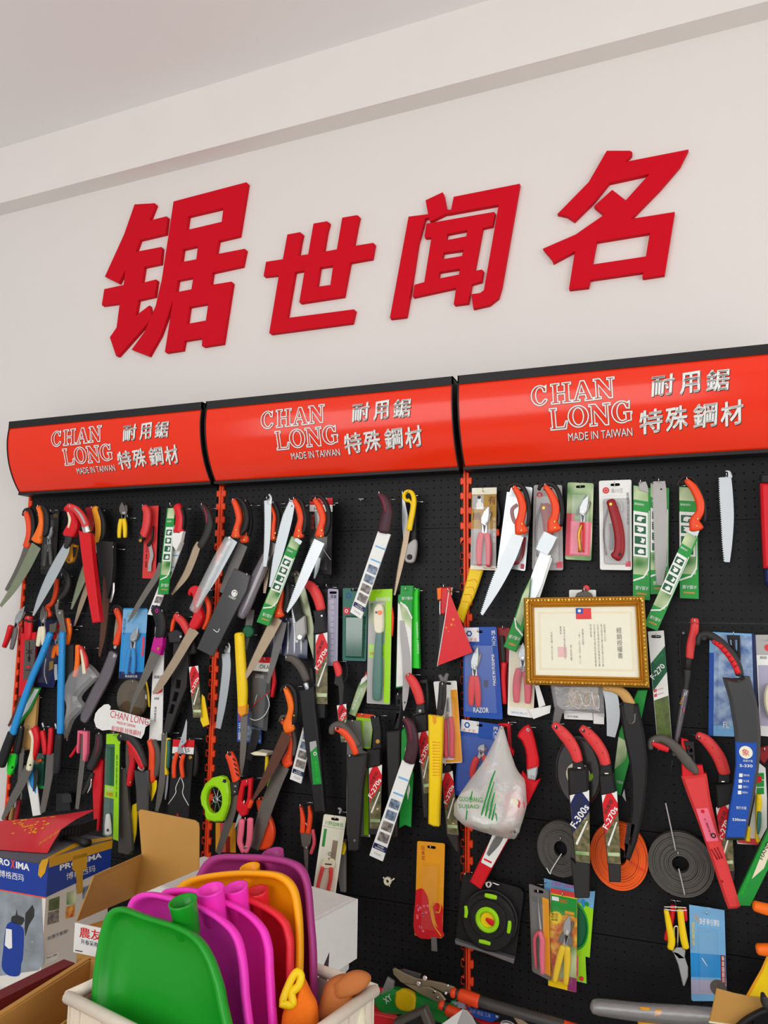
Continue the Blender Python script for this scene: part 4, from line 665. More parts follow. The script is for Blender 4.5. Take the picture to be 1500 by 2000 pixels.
t = T('bare_saw', 'wide curved bright white blade leaning against the green sleeved saw', 'saw', SAWG); t.bl([(832, 140, 34), (822, 180, 50), (795, 270, 74), (762, 400, 76), (722, 560, 62), (668, 775, 12)], 0.11, 'bright', -1, 0.006, 0.004); t.disc('hole', (825, 182), 5, 0.1114, 0.0006, 'ink'); done(t, (822, 145), 0.11, 'the wide curved blade')
t = T('sleeved_saw', 'orange black saw in a slanting green pictogram sleeve, middle bay', 'saw', SAWG)
osaw(t, [(858, 140, 32), (890, 210, 46), (904, 280, 48), (890, 345, 52), (885, 405, 82)], [(875, 130, 24), (908, 160, 28), (930, 230, 30), (935, 310, 32), (918, 385, 24)], [(880, 425, 56), (865, 450, 56)], 0.1, 'orange', 'bright', bolts=[(878, 362), (876, 402)], teeth=0); gsleeve(t, [(828, 402), (898, 438), (660, 1060), (573, 1030)], 0.104); done(t, (852, 135), 0.11, 'the green sleeved saw of the middle bay')
t = T('carded_saw', 'red topped black clamshell pack behind the third orange saw', 'tool pack', PACKG); Q = [(957, 125), (1124, 122), (1116, 686), (948, 660)]
c = pack(t, Q, 0.05, 'black', bl_=(0.06, 0.2, 0.94, 0.97)); pr(t, 'print_header', Q, (0, 0, 1, 0.09), 0.0514, 'red', c); pr(t, 'print_band', Q, (0, 0.09, 1, 0.18), 0.0514, 'white', c); qtx(t, 'H', Q, 0.2, 0.12, 0.3, 0.165, 0.052, 'ink', c); qtx(t, '精品手鋸', Q, 0.08, 0.22, 0.22, 0.42, 0.052, 'orange', c, vert=True); t.sw('part', [(1060, 500, 6), (1085, 540, 6), (1112, 575, 5)], 0.055, 0.004, 'lgrey'); t.pl('part', [(990, 220), (1030, 230), (1055, 300), (1040, 340), (1000, 350)], 0.06, 0.002, 'steel'); t.bl([(1022, 560, 34), (1010, 640, 30), (990, 712, 10)], 0.062, 'bright', 0); done(t, (1090, 140), 0.056, 'the red topped black pack')
t = T('pruning_saw', 'third orange black saw of the middle bay with long silver blade', 'saw', SAWG)
osaw(t, [(1005, 138, 34), (1045, 205, 48), (1064, 280, 50), (1048, 345, 52), (1045, 400, 84)], [(975, 145, 20), (1000, 112, 24), (1055, 122, 28), (1095, 190, 30), (1107, 280, 30), (1095, 350, 34), (1075, 402, 22)], [(1030, 440, 82), (975, 565, 80), (905, 730, 66), (850, 850, 46), (792, 962, 8)], 0.11, 'orange', 'steel', bolts=[(1045, 360), (1040, 402)]); done(t, (1010, 135), 0.12, 'the third orange saw')
t = T('peg_hook', 'empty T-shaped steel peg hook near the top of the middle bay', 'hook', 'steel peg hooks on the pegboards'); t.wire('crossbar', [(1300, 130), (1350, 130)], 0.001, 0.0025, 'chrome'); t.wire('prong', [(1330, 132), (1330, 136, 0.03), (1330, 140, 0.06)], 0.0, 0.0022, 'chrome'); t.fin()
crop('B1')
t = T('sleeved_saw', 'plum handled saw in a white picture sleeve, upper middle bay', 'saw', SAWG); t.sw('handle', [(160, 245, 36), (200, 290, 66), (222, 370, 78), (208, 450, 90), (195, 520, 92)], 0.1, 0.022, 'plum'); t.sw('insert', [(165, 255, 16), (190, 310, 24), (203, 380, 14)], 0.117, 0.007, 'plumred'); wlabel(t, [(150, 512), (239, 541), (24, 1158), (-55, 1108)], 0.104); done(t, (162, 245), 0.11, 'the upper white sleeved saw')
t = T('pruning_saw', 'yellow loop handled saw with narrow tan toothed blade', 'saw', SAWG)
t.bl([(362, 510, 34), (345, 610, 34), (310, 780, 28), (268, 985, 5)], 0.06, 'tan_steel', -1, 0.005); t.sw('handle', [(385, 300, 20), (352, 290, 24), (340, 258, 24), (362, 228, 24), (398, 238, 30), (414, 290, 34), (404, 370, 40), (390, 440, 42), (378, 505, 42)], 0.052, 0.018, 'yellow'); t.sw('loop', [(372, 285, 16), (398, 320, 18), (395, 350, 16)], 0.052, 0.016, 'yellow'); done(t, (368, 232), 0.06, 'the yellow loop handled saw')
t = T('folding_saw', 'silver ended black folding saw with curved steel blade behind yellow handle', 'saw', SAWG); t.pl('blade', [(322, 212), (345, 300), (365, 400), (362, 520), (335, 622), (320, 470)], 0.03, 0.003, 'steel'); t.pl('body', [(385, 300), (432, 280), (432, 600), (395, 620)], 0.026, 0.018, 'black'); t.pl('end', [(360, 620), (425, 578), (432, 650), (412, 738), (368, 746), (345, 715)], 0.04, 0.018, 'lgrey', round=1, bev=0.004); t.disc('bolt', (376, 705), 20, 0.058, 0.004, 'black'); done(t, (420, 285), 0.04, 'the silver ended folding saw')
# ------------------------------------------------------------------ middle bay, second row
crop('A3')
t = T('pruning_saw', 'orange black saw below the green sleeve with long pinkish grey blade', 'saw', SAWG)
osaw(t, [(768, 720, 26), (768, 800, 34), (752, 880, 40), (740, 930, 60), (745, 985, 78)], [(790, 735, 50), (802, 820, 52), (798, 900, 44), (782, 960, 24)], [(722, 1000, 78), (650, 1140, 72), (560, 1310, 52), (458, 1492, 10)], 0.07, 'orange', 'tan_steel', bolts=[(735, 925), (730, 965)]); t.bl([(760, 1030, 62), (735, 1150, 62), (690, 1330, 44), (650, 1480, 16)], 0.062, 'grey', -1, 0.006, name='spare_blade'); done(t, (790, 740), 0.076, 'the lower orange saw')
t = T('blade_pack', 'navy pack of long shiny blades hanging behind the orange saw', 'tool pack', PACKG); c = t.pl('card', [(670, 1100), (700, 1010), (945, 985), (938, 1302), (668, 1262)], 0.03, 0.003, 'navy')
for i in range(5): t.sw('blade', [(700+50*i, 1030, 14), (698+49*i, 1150, 16), (694+50*i, 1260, 14)], 0.034, 0.003, 'steel')
t.pl('film', [(670, 1100), (700, 1010), (945, 985), (938, 1302), (668, 1262)], 0.04, 0.001, 'clear', bev=0); done(t, (800, 1015), 0.036, 'the navy blade pack')
t = T('folding_saw', 'open folding saw with olive grey blade, black body and white end', 'saw', SAWG); t.bl([(862, 680, 46), (890, 790, 60), (930, 960, 62), (962, 1120, 54), (990, 1305, 10)], 0.06, 'olive_steel', 1, 0.005); t.sw('hook_end', [(835, 690, 30), (862, 672, 36), (885, 690, 20)], 0.058, 0.01, 'dsteel'); t.pl('body', [(822, 765), (860, 780), (905, 960), (930, 1000), (870, 1050), (835, 900)], 0.066, 0.016, 'black'); t.pl('end', [(858, 1040), (928, 985), (936, 1110), (905, 1166), (868, 1160)], 0.068, 0.018, 'lgrey', bev=0.004); t.disc('bolt', (885, 1142), 18, 0.086, 0.003, 'chrome'); t.bl([(832, 760, 14), (838, 900, 24), (855, 1060, 26), (865, 1180, 16)], 0.064, 'bright', -1); done(t, (862, 690), 0.064, 'the open olive folding saw')
t = T('sheathed_saw', 'red curved handle saw with black collar and number label, middle bay', 'saw', SAWG); t.sw('handle', [(940, 750, 56), (985, 780, 72), (1025, 850, 76), (1048, 935, 66)], 0.06, 0.022, 'coral'); t.pl('collar', [(998, 945), (1070, 938), (1080, 1010), (1088, 1108), (1000, 1122), (1010, 1020)], 0.056, 0.024, 'black', bev=0.004); t.disc('bolt', (1045, 985), 7, 0.081, 0.002, 'chrome'); t.pl('scabbard', [(1000, 1110), (1088, 1105), (1082, 1730), (1030, 1730), (1000, 1600)], 0.05, 0.02, 'black'); flabel(t, [(1000, 1125), (1086, 1106), (1086, 1632), (1004, 1628)], 0.071); done(t, (932, 758), 0.068, 'the red curved saw of the middle bay')
t = T('carded_saw', 'narrow clear pack with ruler marks and black edge beside the label', 'tool pack', PACKG); Q = [(1090, 785), (1167, 790), (1160, 1352), (1085, 1350)]; c = pack(t, Q, 0.04, 'lilac', bl_=(0.1, 0.12, 0.9, 0.98)); t.pl('edge', [(1036, 786), (1092, 786), (1090, 960), (1050, 960)], 0.038, 0.006, 'black'); qtx(t, '直鋸', Q, 0.25, 0.08, 0.8, 0.12, 0.0415, 'ink', c)
for i in range(10): pr(t, 'print_tick', Q, (0.3, 0.2+0.075*i, 0.6, 0.205+0.075*i), 0.0415, 'ink', c)
done(t, (1090, 770), 0.045, 'the narrow ruler pack')
t = T('carded_saw', 'plain teal green translucent pack beneath the white sleeve', 'tool pack', PACKG); Q = [(1200, 783), (1386, 783), (1371, 1318), (1197, 1312)]; c = t.card('card', Q, 0.036, 0.0016, 'teal', 0.005, hole=(1285, 796)); pr(t, 'print_badge', Q, (0.03, 0.27, 0.28, 0.36), 0.0378, 'red', c, 0.003); t.disc('print_badge_ring', (1225, 950), 13, 0.0383, 0.0005, 'white', c, inner=0.55)
t.disc('print_emblem', (1240, 838), 20, 0.0378, 0.0005, 'blue', c, inner=0.6)
for k in (0, 1): t.wire('ridge', [(1250+60*k, 1000), (1240+75*k, 1060), (1285+55*k, 1150), (1270+60*k, 1270)], 0.041, 0.002, 'tealfilm')
blister(t, sub(Q, 0.12, 0.38, 0.92, 0.96), 0.038, 0.012, 'tealfilm'); qtx(t, '日本式園藝鋸', Q, 0.84, 0.5, 0.94, 0.95, 0.0385, 'lgrey', c, vert=True); done(t, (1285, 800), 0.04, 'the teal pack')
crop('B1')
t = T('carded_saw', 'lime headed clear pack holding a white and teal folding saw with orange dot', 'tool pack', PACKG); Q = [(76, 944), (250, 938), (232, 1786), (62, 1776)]
c = t.card('card', Q, 0.05, 0.0014, 'lgrey', 0.004, hole=(160, 962)); pr(t, 'print_header', Q, (0.0, 0.0, 1, 0.1), 0.0516, 'lime', c); pr(t, 'print_edge', Q, (0.72, 0.1, 0.98, 0.99), 0.0516, 'lime', c); pr(t, 'print_photo', Q, (0.08, 0.12, 0.7, 0.3), 0.0516, 'photo_leaf', c); pr(t, 'print_band', Q, (0.05, 0.48, 0.72, 0.6), 0.052, 'lime', c); qtx(t, '超快摺鋸', Q, 0.3, 0.07, 0.92, 0.105, 0.0522, 'white', c); qtx(t, '極品推薦', Q, 0.12, 0.5, 0.64, 0.53, 0.0526, 'cream', c); qtx(t, 'FINE FOLDING', Q, 0.1, 0.55, 0.68, 0.575, 0.0526, 'red', c)
t.pl('saw_handle', [(120, 1080), (150, 1050), (180, 1062), (190, 1110), (186, 1250), (132, 1255), (118, 1170)], 0.054, 0.014, 'cream', round=1, bev=0.004); t.sw('saw_grip', [(160, 1255, 56), (150, 1400, 66), (145, 1600, 80), (140, 1740, 70)], 0.054, 0.012, 'teal'); t.disc('dot', (158, 1112), 17, 0.068, 0.003, 'borange'); t.disc('bolt', (132, 1110), 8, 0.068, 0.003, 'black'); blister(t, sub(Q, 0.05, 0.11, 0.74, 0.985), 0.052, 0.02); t.sw('red_edge', [(240, 1040, 14), (256, 1140, 18), (248, 1280, 20)], 0.04, 0.012, 'orange'); done(t, (160, 958), 0.056, 'the lime headed pack')
t = T('boxed_saw', 'green topped open box with curved steel blade and white swoosh', 'tool pack', PACKG)
c = t.pl('card', [(312, 914), (405, 914), (398, 1000), (392, 1650), (275, 1665), (292, 985), (308, 975)], 0.05, 0.004, 'green'); t.pl('print_panel', [(290, 1040), (390, 1150), (388, 1640), (278, 1655)], 0.0545, 0.0006, 'white', par=c); t.pl('print_photo', [(300, 1040), (345, 1050), (392, 1140), (390, 1240), (320, 1160)], 0.0548, 0.0006, 'photo_leaf', par=c); t.pl('print_swoosh', [(308, 1030), (360, 1070), (396, 1150), (390, 1160), (352, 1085), (306, 1040)], 0.0556, 0.0006, 'white', par=c); t.tx('火鋸人鋸', (398, 996), (318, 996), 22, 0.0545, 'white', c)
t.bl([(318, 1170, 26), (330, 1280, 48), (348, 1430, 58), (352, 1600, 54), (342, 1740, 40), (332, 1828, 10)], 0.058, 'lgrey', 0); t.disc('hole', (340, 1770), 6, 0.0594, 0.0006, 'ink'); done(t, (355, 945), 0.052, 'the green topped box')
t = T('boxed_saw', 'bright green narrow box standing edge-on behind the green topped box', 'tool pack', PACKG); t.pl('box', [(405, 934), (450, 936), (446, 1000), (458, 1520), (386, 1515), (390, 1200), (402, 1180)], 0.02, 0.02, 'bgreen'); t.tx('FOREST TRIMMER', (446, 1410), (436, 1180), 14, 0.0405, 'white'); done(t, (425, 945), 0.03, 'the bright green box')
t = T('pennant_flag', 'small red pennant flag with yellow stars hanging beside the orange upright', 'flag')
P = wp([(664, 952), (700, 1050), (760, 1200), (836, 1402), (700, 1455), (578, 1502), (612, 1330), (642, 1120)], 0.09); n = len(P); V = [(x, -0.09-0.006*math.sin(i*1.7), z) for i, (x, z) in enumerate(P)]
t.raw('cloth', plate2(P, [], -0.088, -0.0895, 0), 'red')
for (x, y, r) in ((695, 1162, 14), (682, 1200, 13), (643, 1222, 9), (705, 1205, 5), (660, 1250, 5)):
    t.pl('star', [(x+(r if k % 2 == 0 else r*0.42)*math.sin(k*math.pi/5), y-(r if k % 2 == 0 else r*0.42)*math.cos(k*math.pi/5)) for k in range(10)], 0.0897, 0.0005, 'amber', bev=0)
t.wire('staff', [(664, 945), (640, 1120), (578, 1505)], 0.0885, 0.0016, 'white'); done(t, (664, 950), 0.088, 'the red pennant')
t = T('tool_holder', 'red and orange plastic tool holder behind the red pennant flag', 'holder', PACKG); t.pl('body', [(615, 930), (680, 925), (672, 1090), (640, 1130), (612, 1120)], 0.05, 0.02, 'red', bev=0.004); t.pl('side', [(585, 935), (618, 928), (615, 1015), (590, 1020)], 0.052, 0.018, 'borange'); t.pl('back_card', [(668, 928), (688, 928), (686, 985), (672, 985)], 0.046, 0.003, 'cream'); t.sw('stem', [(602, 1020, 10), (600, 1080, 10), (602, 1135, 10)], 0.054, 0.006, 'chrome'); t.pl('sheath', [(598, 1130), (640, 1122), (632, 1300), (610, 1500), (590, 1500)], 0.048, 0.016, 'dgrey'); done(t, (632, 925), 0.056, 'the red tool holder')
# ------------------------------------------------------------------ middle bay, third row and below
crop('A4')
t = T('bare_saw', 'long grey toothed blade with hooked tang beside the second orange upright', 'saw', SAWG); t.bl([(345, -90, 60), (350, 0, 62), (340, 120, 62), (318, 280, 56), (288, 460, 36)], 0.06, 'steel', -1, 0.006, 0.004); t.sw('tang', [(362, -166, 12), (368, -140, 20), (352, -100, 56)], 0.059, 0.003, 'steel'); done(t, (360, -130), 0.06, 'the long grey toothed blade')
t = T('sheathed_saw', 'yellow tubular scabbard saw with brown blade below, middle bay', 'saw', SAWG); t.sw('scabbard', [(455, -230, 70), (468, 0, 74), (478, 180, 76), (478, 340, 60)], 0.064, 0.026, 'yellow'); t.pl('end', [(448, 285), (510, 285), (506, 350), (475, 370), (450, 345)], 0.068, 0.022, 'amber', bev=0.004); t.disc('cap', (512, -250), 42, 0.058, 0.012, 'dgreen'); t.bl([(478, 350, 52), (474, 500, 50), (466, 660, 44), (452, 800, 20)], 0.074, 'dsteel', 0); done(t, (470, -225), 0.074, 'the yellow tubular scabbard')
t = T('carded_saw', 'clear pack with red white header, red thread and white wire loop', 'tool pack', PACKG); Q = [(548, -65), (686, -60), (645, 482), (506, 440)]
c = pack(t, Q, 0.036, 'smoke', bl_=(0.04, 0.22, 0.96, 0.98)); pr(t, 'print_header', Q, (0, 0, 1, 0.08), 0.0374, 'red', c); pr(t, 'print_band', Q, (0, 0.08, 1, 0.2), 0.0374, 'white', c); qtx(t, 'OKAS', Q, 0.35, 0.11, 0.95, 0.165, 0.038, 'ink', c); t.wire('thread', [(535, 300), (600, 240), (672, 180)], 0.056, 0.001, 'red'); t.wire('loop', [(640, 210), (660, 290), (620, 370), (560, 400), (515, 385)], 0.052, 0.0014, 'white'); t.wire('needle', [(570, 210), (548, 290)], 0.05, 0.0016, 'steel'); qtx(t, '品質保證', Q, 0.15, 0.25, 0.6, 0.3, 0.0385, 'lgrey', c); done(t, (640, -45), 0.042, 'the red thread pack')
t = T('folding_saw', 'round red handle end peeking out right of the red thread pack', 'saw', SAWG); t.sw('handle', [(700, 20, 30), (705, 120, 32), (690, 225, 26)], 0.02, 0.016, 'red'); t.sw('back', [(708, -10, 16), (718, 100, 14)], 0.018, 0.014, 'black'); t.fin()
t = T('carded_saw', 'blue card with white lettering behind the yellow scabbard blade', 'tool pack', PACKG); Q = [(428, 300), (606, 330), (602, 572), (425, 556)]; c = t.card('card', Q, 0.02, 0.0014, 'blue', 0.003); qtx(t, '鋸', Q, 0.03, 0.1, 0.16, 0.4, 0.0216, 'orange', c, vert=True); qtx(t, '手鋸', Q, 0.03, 0.45, 0.16, 0.95, 0.0216, 'white', c, vert=True); pr(t, 'print_photo', Q, (0.4, 0.5, 0.95, 0.95), 0.0216, 'photo_blue', c); done(t, (510, 330), 0.022, 'the blue lettered card')
t = T('bare_saw', 'dark wide blade hanging below the blue lettered card', 'saw', SAWG); t.bl([(565, 470, 60), (545, 560, 60), (510, 690, 40)], 0.03, 'dgrey', 0); t.fin()
t = T('sheathed_saw', 'long black scabbard with bright green label and dark curved handle', 'saw', SAWG)
t.sw('handle', [(800, -60, 44), (850, -45, 56), (905, 15, 60), (945, 100, 54)], 0.076, 0.022, 'bgrey'); t.sw('ferrule', [(935, 130, 40), (948, 175, 30)], 0.08, 0.014, 'steel'); t.sw('hinge', [(975, 20, 26), (985, 120, 30)], 0.07, 0.016, 'black')
s_ = t.pl('scabbard', [(897, 178), (1000, 148), (1012, 300), (1035, 480), (1060, 760), (1084, 1060), (1010, 1066), (985, 880), (950, 640), (918, 380)], 0.07, 0.024, 'black', bev=0.005); c = t.pl('label', [(955, 560), (1002, 550), (1044, 866), (980, 872)], 0.0945, 0.0008, 'green', par=s_); t.pl('label_tip', [(955, 560), (1002, 550), (1008, 590), (960, 635)], 0.0955, 0.0006, 'lgrey', par=s_); t.disc('label_dot', (995, 645), 13, 0.0956, 0.0006, 'white', s_, inner=0.6); t.tx('環保竹刀鋸', (1000, 700), (1015, 850), 20, 0.0956, 'bgreen', s_, vert=True); done(t, (798, -55), 0.086, 'the green labelled scabbard')
t = T('pruning_saw', 'bright orange black saw with brown toothed blade, middle bay', 'saw', SAWG)
osaw(t, [(792, 165, 34), (820, 235, 48), (834, 310, 48), (820, 380, 52), (812, 430, 84), (822, 470, 84)], [(760, 195, 14), (770, 160, 22), (815, 140, 28), (856, 190, 32), (868, 280, 30), (864, 350, 40), (848, 425, 28)], [(792, 500, 76), (725, 650, 72), (640, 820, 54), (540, 990, 10)], 0.08, 'borange', 'rust', bolts=[(842, 365), (835, 440)]); done(t, (795, 165), 0.09, 'the bright orange saw')
t = T('pruning_saw', 'red orange saw behind the bright orange one with very wide grey blade', 'saw', SAWG)
t.bl([(765, 730, 98), (700, 880, 98), (620, 1100, 98), (550, 1340, 70)], 0.056, 'dsteel', 0); t.sw('hook', [(748, 405, 20), (765, 370, 24), (800, 368, 22)], 0.05, 0.016, 'bgrey'); t.sw('handle', [(770, 405, 36), (800, 440, 40), (828, 540, 36), (822, 620, 42), (800, 690, 76), (812, 722, 70)], 0.05, 0.02, 'orange'); t.sw('grip', [(845, 470, 26), (858, 560, 26), (846, 650, 22)], 0.05, 0.018, 'bgrey'); t.disc('bolt', (800, 665), 7, 0.071, 0.002, 'brass'); t.disc('bolt', (757, 722), 9, 0.06, 0.002, 'chrome'); done(t, (770, 400), 0.06, 'the wide bladed red saw')
t = T('folding_saw', 'orange folding saw with black ferrule and grey blade over the upright', 'saw', SAWG); t.bl([(412, 940, 70), (375, 1100, 66), (325, 1260, 54), (285, 1375, 40)], 0.08, 'dsteel', 0); t.sw('handle', [(380, 645, 62), (405, 705, 70), (422, 780, 64), (432, 845, 58)], 0.07, 0.022, 'orange'); t.pl('ferrule', [(385, 850), (462, 828), (448, 930), (405, 952), (382, 920)], 0.069, 0.024, 'dgrey', bev=0.004); t.disc('bolt', (408, 885), 10, 0.093, 0.002, 'chrome'); t.disc('bolt', (404, 925), 8, 0.093, 0.002, 'chrome')
for i in range(4): t.wire('groove', [(392+i*8, 680+i*36), (412+i*8, 700+i*36)], 0.0925, 0.002, 'black')
t.disc('hole', (370, 648), 12, 0.0925, 0.001, 'black'); done(t, (372, 640), 0.08, 'the orange folding saw over the upright')
t = T('apple_slicer', 'lime green oval slicer ring with steel spokes in front of the upright', 'kitchen tool'); t.pl('ring', [(175, 960), (182, 920), (210, 860), (262, 815), (320, 802), (350, 812), (372, 850), (382, 930), (376, 1010), (360, 1070), (335, 1132), (280, 1136), (225, 1124), (208, 1090), (206, 1050), (182, 1010)], 0.09, 0.022, 'lime', holes=[[(275+58*math.cos(a*math.pi/9), 978+98*math.sin(a*math.pi/9)) for a in range(18)]], bev=0.006)
for k in range(4):
    a = k*math.pi/4+0.3; t.wire('spoke', [(275+60*math.cos(a), 978+100*math.sin(a)), (275-60*math.cos(a), 978-100*math.sin(a))], 0.1, 0.0013, 'steel')
t.disc('hub', (275, 978), 22, 0.095, 0.01, 'steel', inner=0.7); t.disc('hole', (333, 845), 13, 0.1125, 0.0008, 'black'); done(t, (333, 845), 0.1, 'the lime slicer')
t = T('pruner', 'red loop handled pruner hanging above the pink grips', 'pruner', PRUG); t.pl('handle', [(468, 835), (545, 818), (540, 900), (535, 985), (505, 1088), (470, 1100), (430, 1045), (440, 950)], 0.07, 0.016, 'red', holes=[[(485, 885), (518, 870), (512, 960), (498, 1010), (470, 985)]], bev=0.004); t.sw('lever', [(540, 985, 30), (520, 1030, 34)], 0.072, 0.014, 'orange'); t.pl('blade', [(440, 1075), (460, 1110), (420, 1180), (402, 1200), (425, 1120)], 0.076, 0.003, 'bright'); t.wire('spring', [(478, 985), (470, 1030)], 0.08, 0.003, 'chrome'); done(t, (510, 850), 0.076, 'the red loop pruner')
t = T('pruner', 'pink double gripped pruner above the purple dustpan', 'pruner', PRUG); t.sw('handle', [(470, 1130, 44), (462, 1220, 42), (455, 1290, 40), (480, 1355, 36)], 0.08, 0.016, 'pink'); t.sw('handle', [(530, 1120, 44), (528, 1200, 44), (520, 1290, 40), (498, 1355, 36)], 0.08, 0.016, 'pink'); t.pl('spring', [(470, 1325), (500, 1325), (495, 1340), (475, 1340)], 0.096, 0.003, 'chrome'); t.bl([(440, 1150, 26), (432, 1220, 24), (428, 1290, 10)], 0.076, 'dsteel', 0); done(t, (500, 1120), 0.086, 'the pink pruner')
t = T('saw_cover', 'orange plastic saw cover with rounded belly behind the wide blade', 'cover', SAWG); t.pl('cover', [(575, 985), (605, 960), (636, 968), (640, 1040), (680, 1110), (706, 1195), (700, 1270), (670, 1330), (590, 1336), (580, 1260), (610, 1140), (590, 1060)], 0.03, 0.018, 'orange', round=1, bev=0.005); t.disc('hole', (600, 978), 9, 0.0485, 0.001, 'black'); done(t, (600, 978), 0.036, 'the orange cover')
t = T('carded_pruner', 'yellow and pink strips of a pack under the orange folding saw blade', 'tool pack', PACKG); t.pl('card', [(268, 1150), (415, 1150), (415, 1370), (268, 1365)], 0.02, 0.002, 'amber'); t.pl('print_strip', [(300, 1150), (335, 1150), (335, 1368), (300, 1366)], 0.0225, 0.001, 'rose'); t.pl('print_strip', [(340, 1250), (372, 1250), (372, 1369), (340, 1368)], 0.0225, 0.001, 'dred'); t.fin()
t = T('pruner', 'thin yellow gripped snips hanging behind the brown toothed blade', 'pruner', PRUG); t.sw('handle', [(650, 655, 22), (648, 720, 24), (640, 800, 16)], 0.04, 0.012, 'yellow'); t.sw('handle', [(690, 760, 18), (685, 820, 22), (660, 880, 24)], 0.04, 0.012, 'lime'); t.pl('tray', [(572, 625), (610, 612), (695, 625), (690, 645), (600, 640)], 0.02, 0.05, 'cream'); done(t, (652, 655), 0.046, 'the thin yellow snips')
t = T('pruner', 'orange handled long nosed snips hanging open, orange grips upward', 'pruner', PRUG); t.sw('handle', [(898, 1022, 14), (908, 1070, 26), (915, 1140, 38), (912, 1215, 38)], 0.05, 0.016, 'orange'); t.sw('handle', [(962, 1025, 18), (968, 1090, 32), (962, 1160, 34), (952, 1220, 34)], 0.05, 0.016, 'orange'); t.pl('body', [(890, 1210), (980, 1215), (965, 1300), (940, 1345), (905, 1320)], 0.052, 0.008, 'dsteel'); t.sw('guard', [(985, 1200, 24), (996, 1290, 26), (972, 1370, 26)], 0.05, 0.012, 'rose'); t.bl([(930, 1330, 36), (932, 1420, 30), (938, 1560, 10)], 0.054, 'dsteel', 0); t.disc('bolt', (928, 1335), 9, 0.06, 0.003, 'chrome'); t.wire('spring', [(925, 1150), (940, 1185), (925, 1220)], 0.06, 0.002, 'chrome'); done(t, (900, 1025), 0.056, 'the orange long nosed snips')
crop('H6')
t = T('carded_pruner', 'cream card with pink handled cable pruner and green header characters', 'tool pack', PACKG); Q = [(275, 80), (640, 130), (432, 1595), (80, 1440)]
c = t.card('card', Q, 0.07, 0.0016, 'paper', 0.006, hole=(455, 165)); qtx(t, '川野园林剪', Q, 0.1, 0.075, 0.92, 0.125, 0.0718, 'green', c); pr(t, 'print_line', Q, (0.02, 0.14, 0.98, 0.143), 0.0718, 'ink', c); pr(t, 'print_strip', Q, (0.1, 0.17, 0.22, 0.38), 0.0718, 'green', c); pr(t, 'print_band', Q, (0.0, 0.93, 1, 0.965), 0.0718, 'green', c); qtx(t, '专业园林·品质', Q, 0.1, 0.935, 0.85, 0.96, 0.0724, 'white', c); pr(t, 'print_photo', Q, (0.55, 0.28, 0.78, 0.5), 0.0718, 'tan_steel', c)
t.pl('jaw_plate', [(260, 820), (300, 800), (440, 820), (435, 960), (240, 940)], 0.076, 0.004, 'cream', round=1); t.pl('jaw_text', [(290, 885), (400, 895), (398, 915), (288, 905)], 0.0805, 0.0006, 'ink'); t.sw('handle', [(265, 940, 58), (225, 1100, 52), (190, 1260, 48), (190, 1440, 40)], 0.074, 0.014, 'coral'); t.sw('handle', [(402, 955, 64), (395, 1120, 56), (360, 1290, 50), (350, 1480, 40)], 0.074, 0.014, 'coral'); t.disc('ring', (368, 730), 28, 0.078, 0.003, 'dsteel', inner=0.75); t.wire('pin', [(352, 790), (356, 830)], 0.08, 0.0012, 'ink'); blister(t, sub(Q, 0.1, 0.15, 0.94, 0.92), 0.0725, 0.016); done(t, (470, 130), 0.074, 'the cream cable pruner card')
t = T('saw_guard', 'grey blade guard and yellow grip hanging behind the cream pruner card', 'guard', SAWG); t.pl('guard', [(480, 500), (640, 480), (640, 1340), (560, 1330), (500, 1000)], 0.03, 0.012, 'grey'); t.sw('grip', [(600, 540, 60), (610, 620, 80), (595, 720, 50)], 0.044, 0.012, 'yellow'); t.sw('hook_top', [(540, 60, 40), (560, 10, 40), (520, -20, 30)], 0.03, 0.01, 'lgrey'); t.fin()
crop('A4')
t = T('sheathed_saw', 'black scabbard saw with red insert handle curving to a black hook', 'saw', SAWG)
t.sw('handle', [(1128, 490, 40), (1140, 450, 56), (1195, 432, 56), (1262, 495, 62), (1315, 580, 64)], 0.086, 0.022, 'bgrey'); t.sw('insert', [(1155, 460, 30), (1215, 490, 50), (1268, 560, 52), (1298, 640, 46)], 0.1, 0.012, 'orange'); t.disc('hole', (1160, 462), 9, 0.1125, 0.001, 'black'); t.pl('scabbard', [(1238, 652), (1390, 640), (1384, 700), (1355, 900), (1340, 1150), (1325, 1335), (1310, 1345), (1258, 1342), (1248, 1200), (1250, 900)], 0.08, 0.026, 'dgrey', bev=0.006); t.disc('rivet', (1285, 1280), 10, 0.107, 0.003, 'grey'); t.disc('rivet', (1248, 660), 8, 0.105, 0.004, 'chrome'); done(t, (1160, 462), 0.096, 'the black hook handled scabbard')
t = T('carded_saw', 'clear lime striped pack behind the black hook handled scabbard', 'tool pack', PACKG); t.pl('card', [(1230, 400), (1330, 400), (1345, 620), (1400, 640), (1398, 1258), (1225, 1240)], 0.03, 0.002, 'grey'); t.pl('print_strip', [(1358, 660), (1392, 660), (1390, 1245), (1352, 1238)], 0.0325, 0.0008, 'lime'); t.pl('print_edge', [(1392, 1000), (1400, 1000), (1398, 1258), (1385, 1250)], 0.0325, 0.0008, 'white'); done(t, (1280, 410), 0.034, 'the lime striped pack')
t = T('carded_saw', 'yellow green card with orange header behind the black handles', 'tool pack', PACKG); Q = [(1298, 346), (1428, 360), (1402, 610), (1290, 600)]; c = t.card('card', Q, 0.018, 0.0014, 'lime', 0.003); pr(t, 'print_header', Q, (0, 0, 1, 0.12), 0.0196, 'orange', c); pr(t, 'print_photo', Q, (0.45, 0.2, 0.95, 0.95), 0.0196, 'photo_leaf', c); done(t, (1350, 362), 0.02, 'the orange headed card')
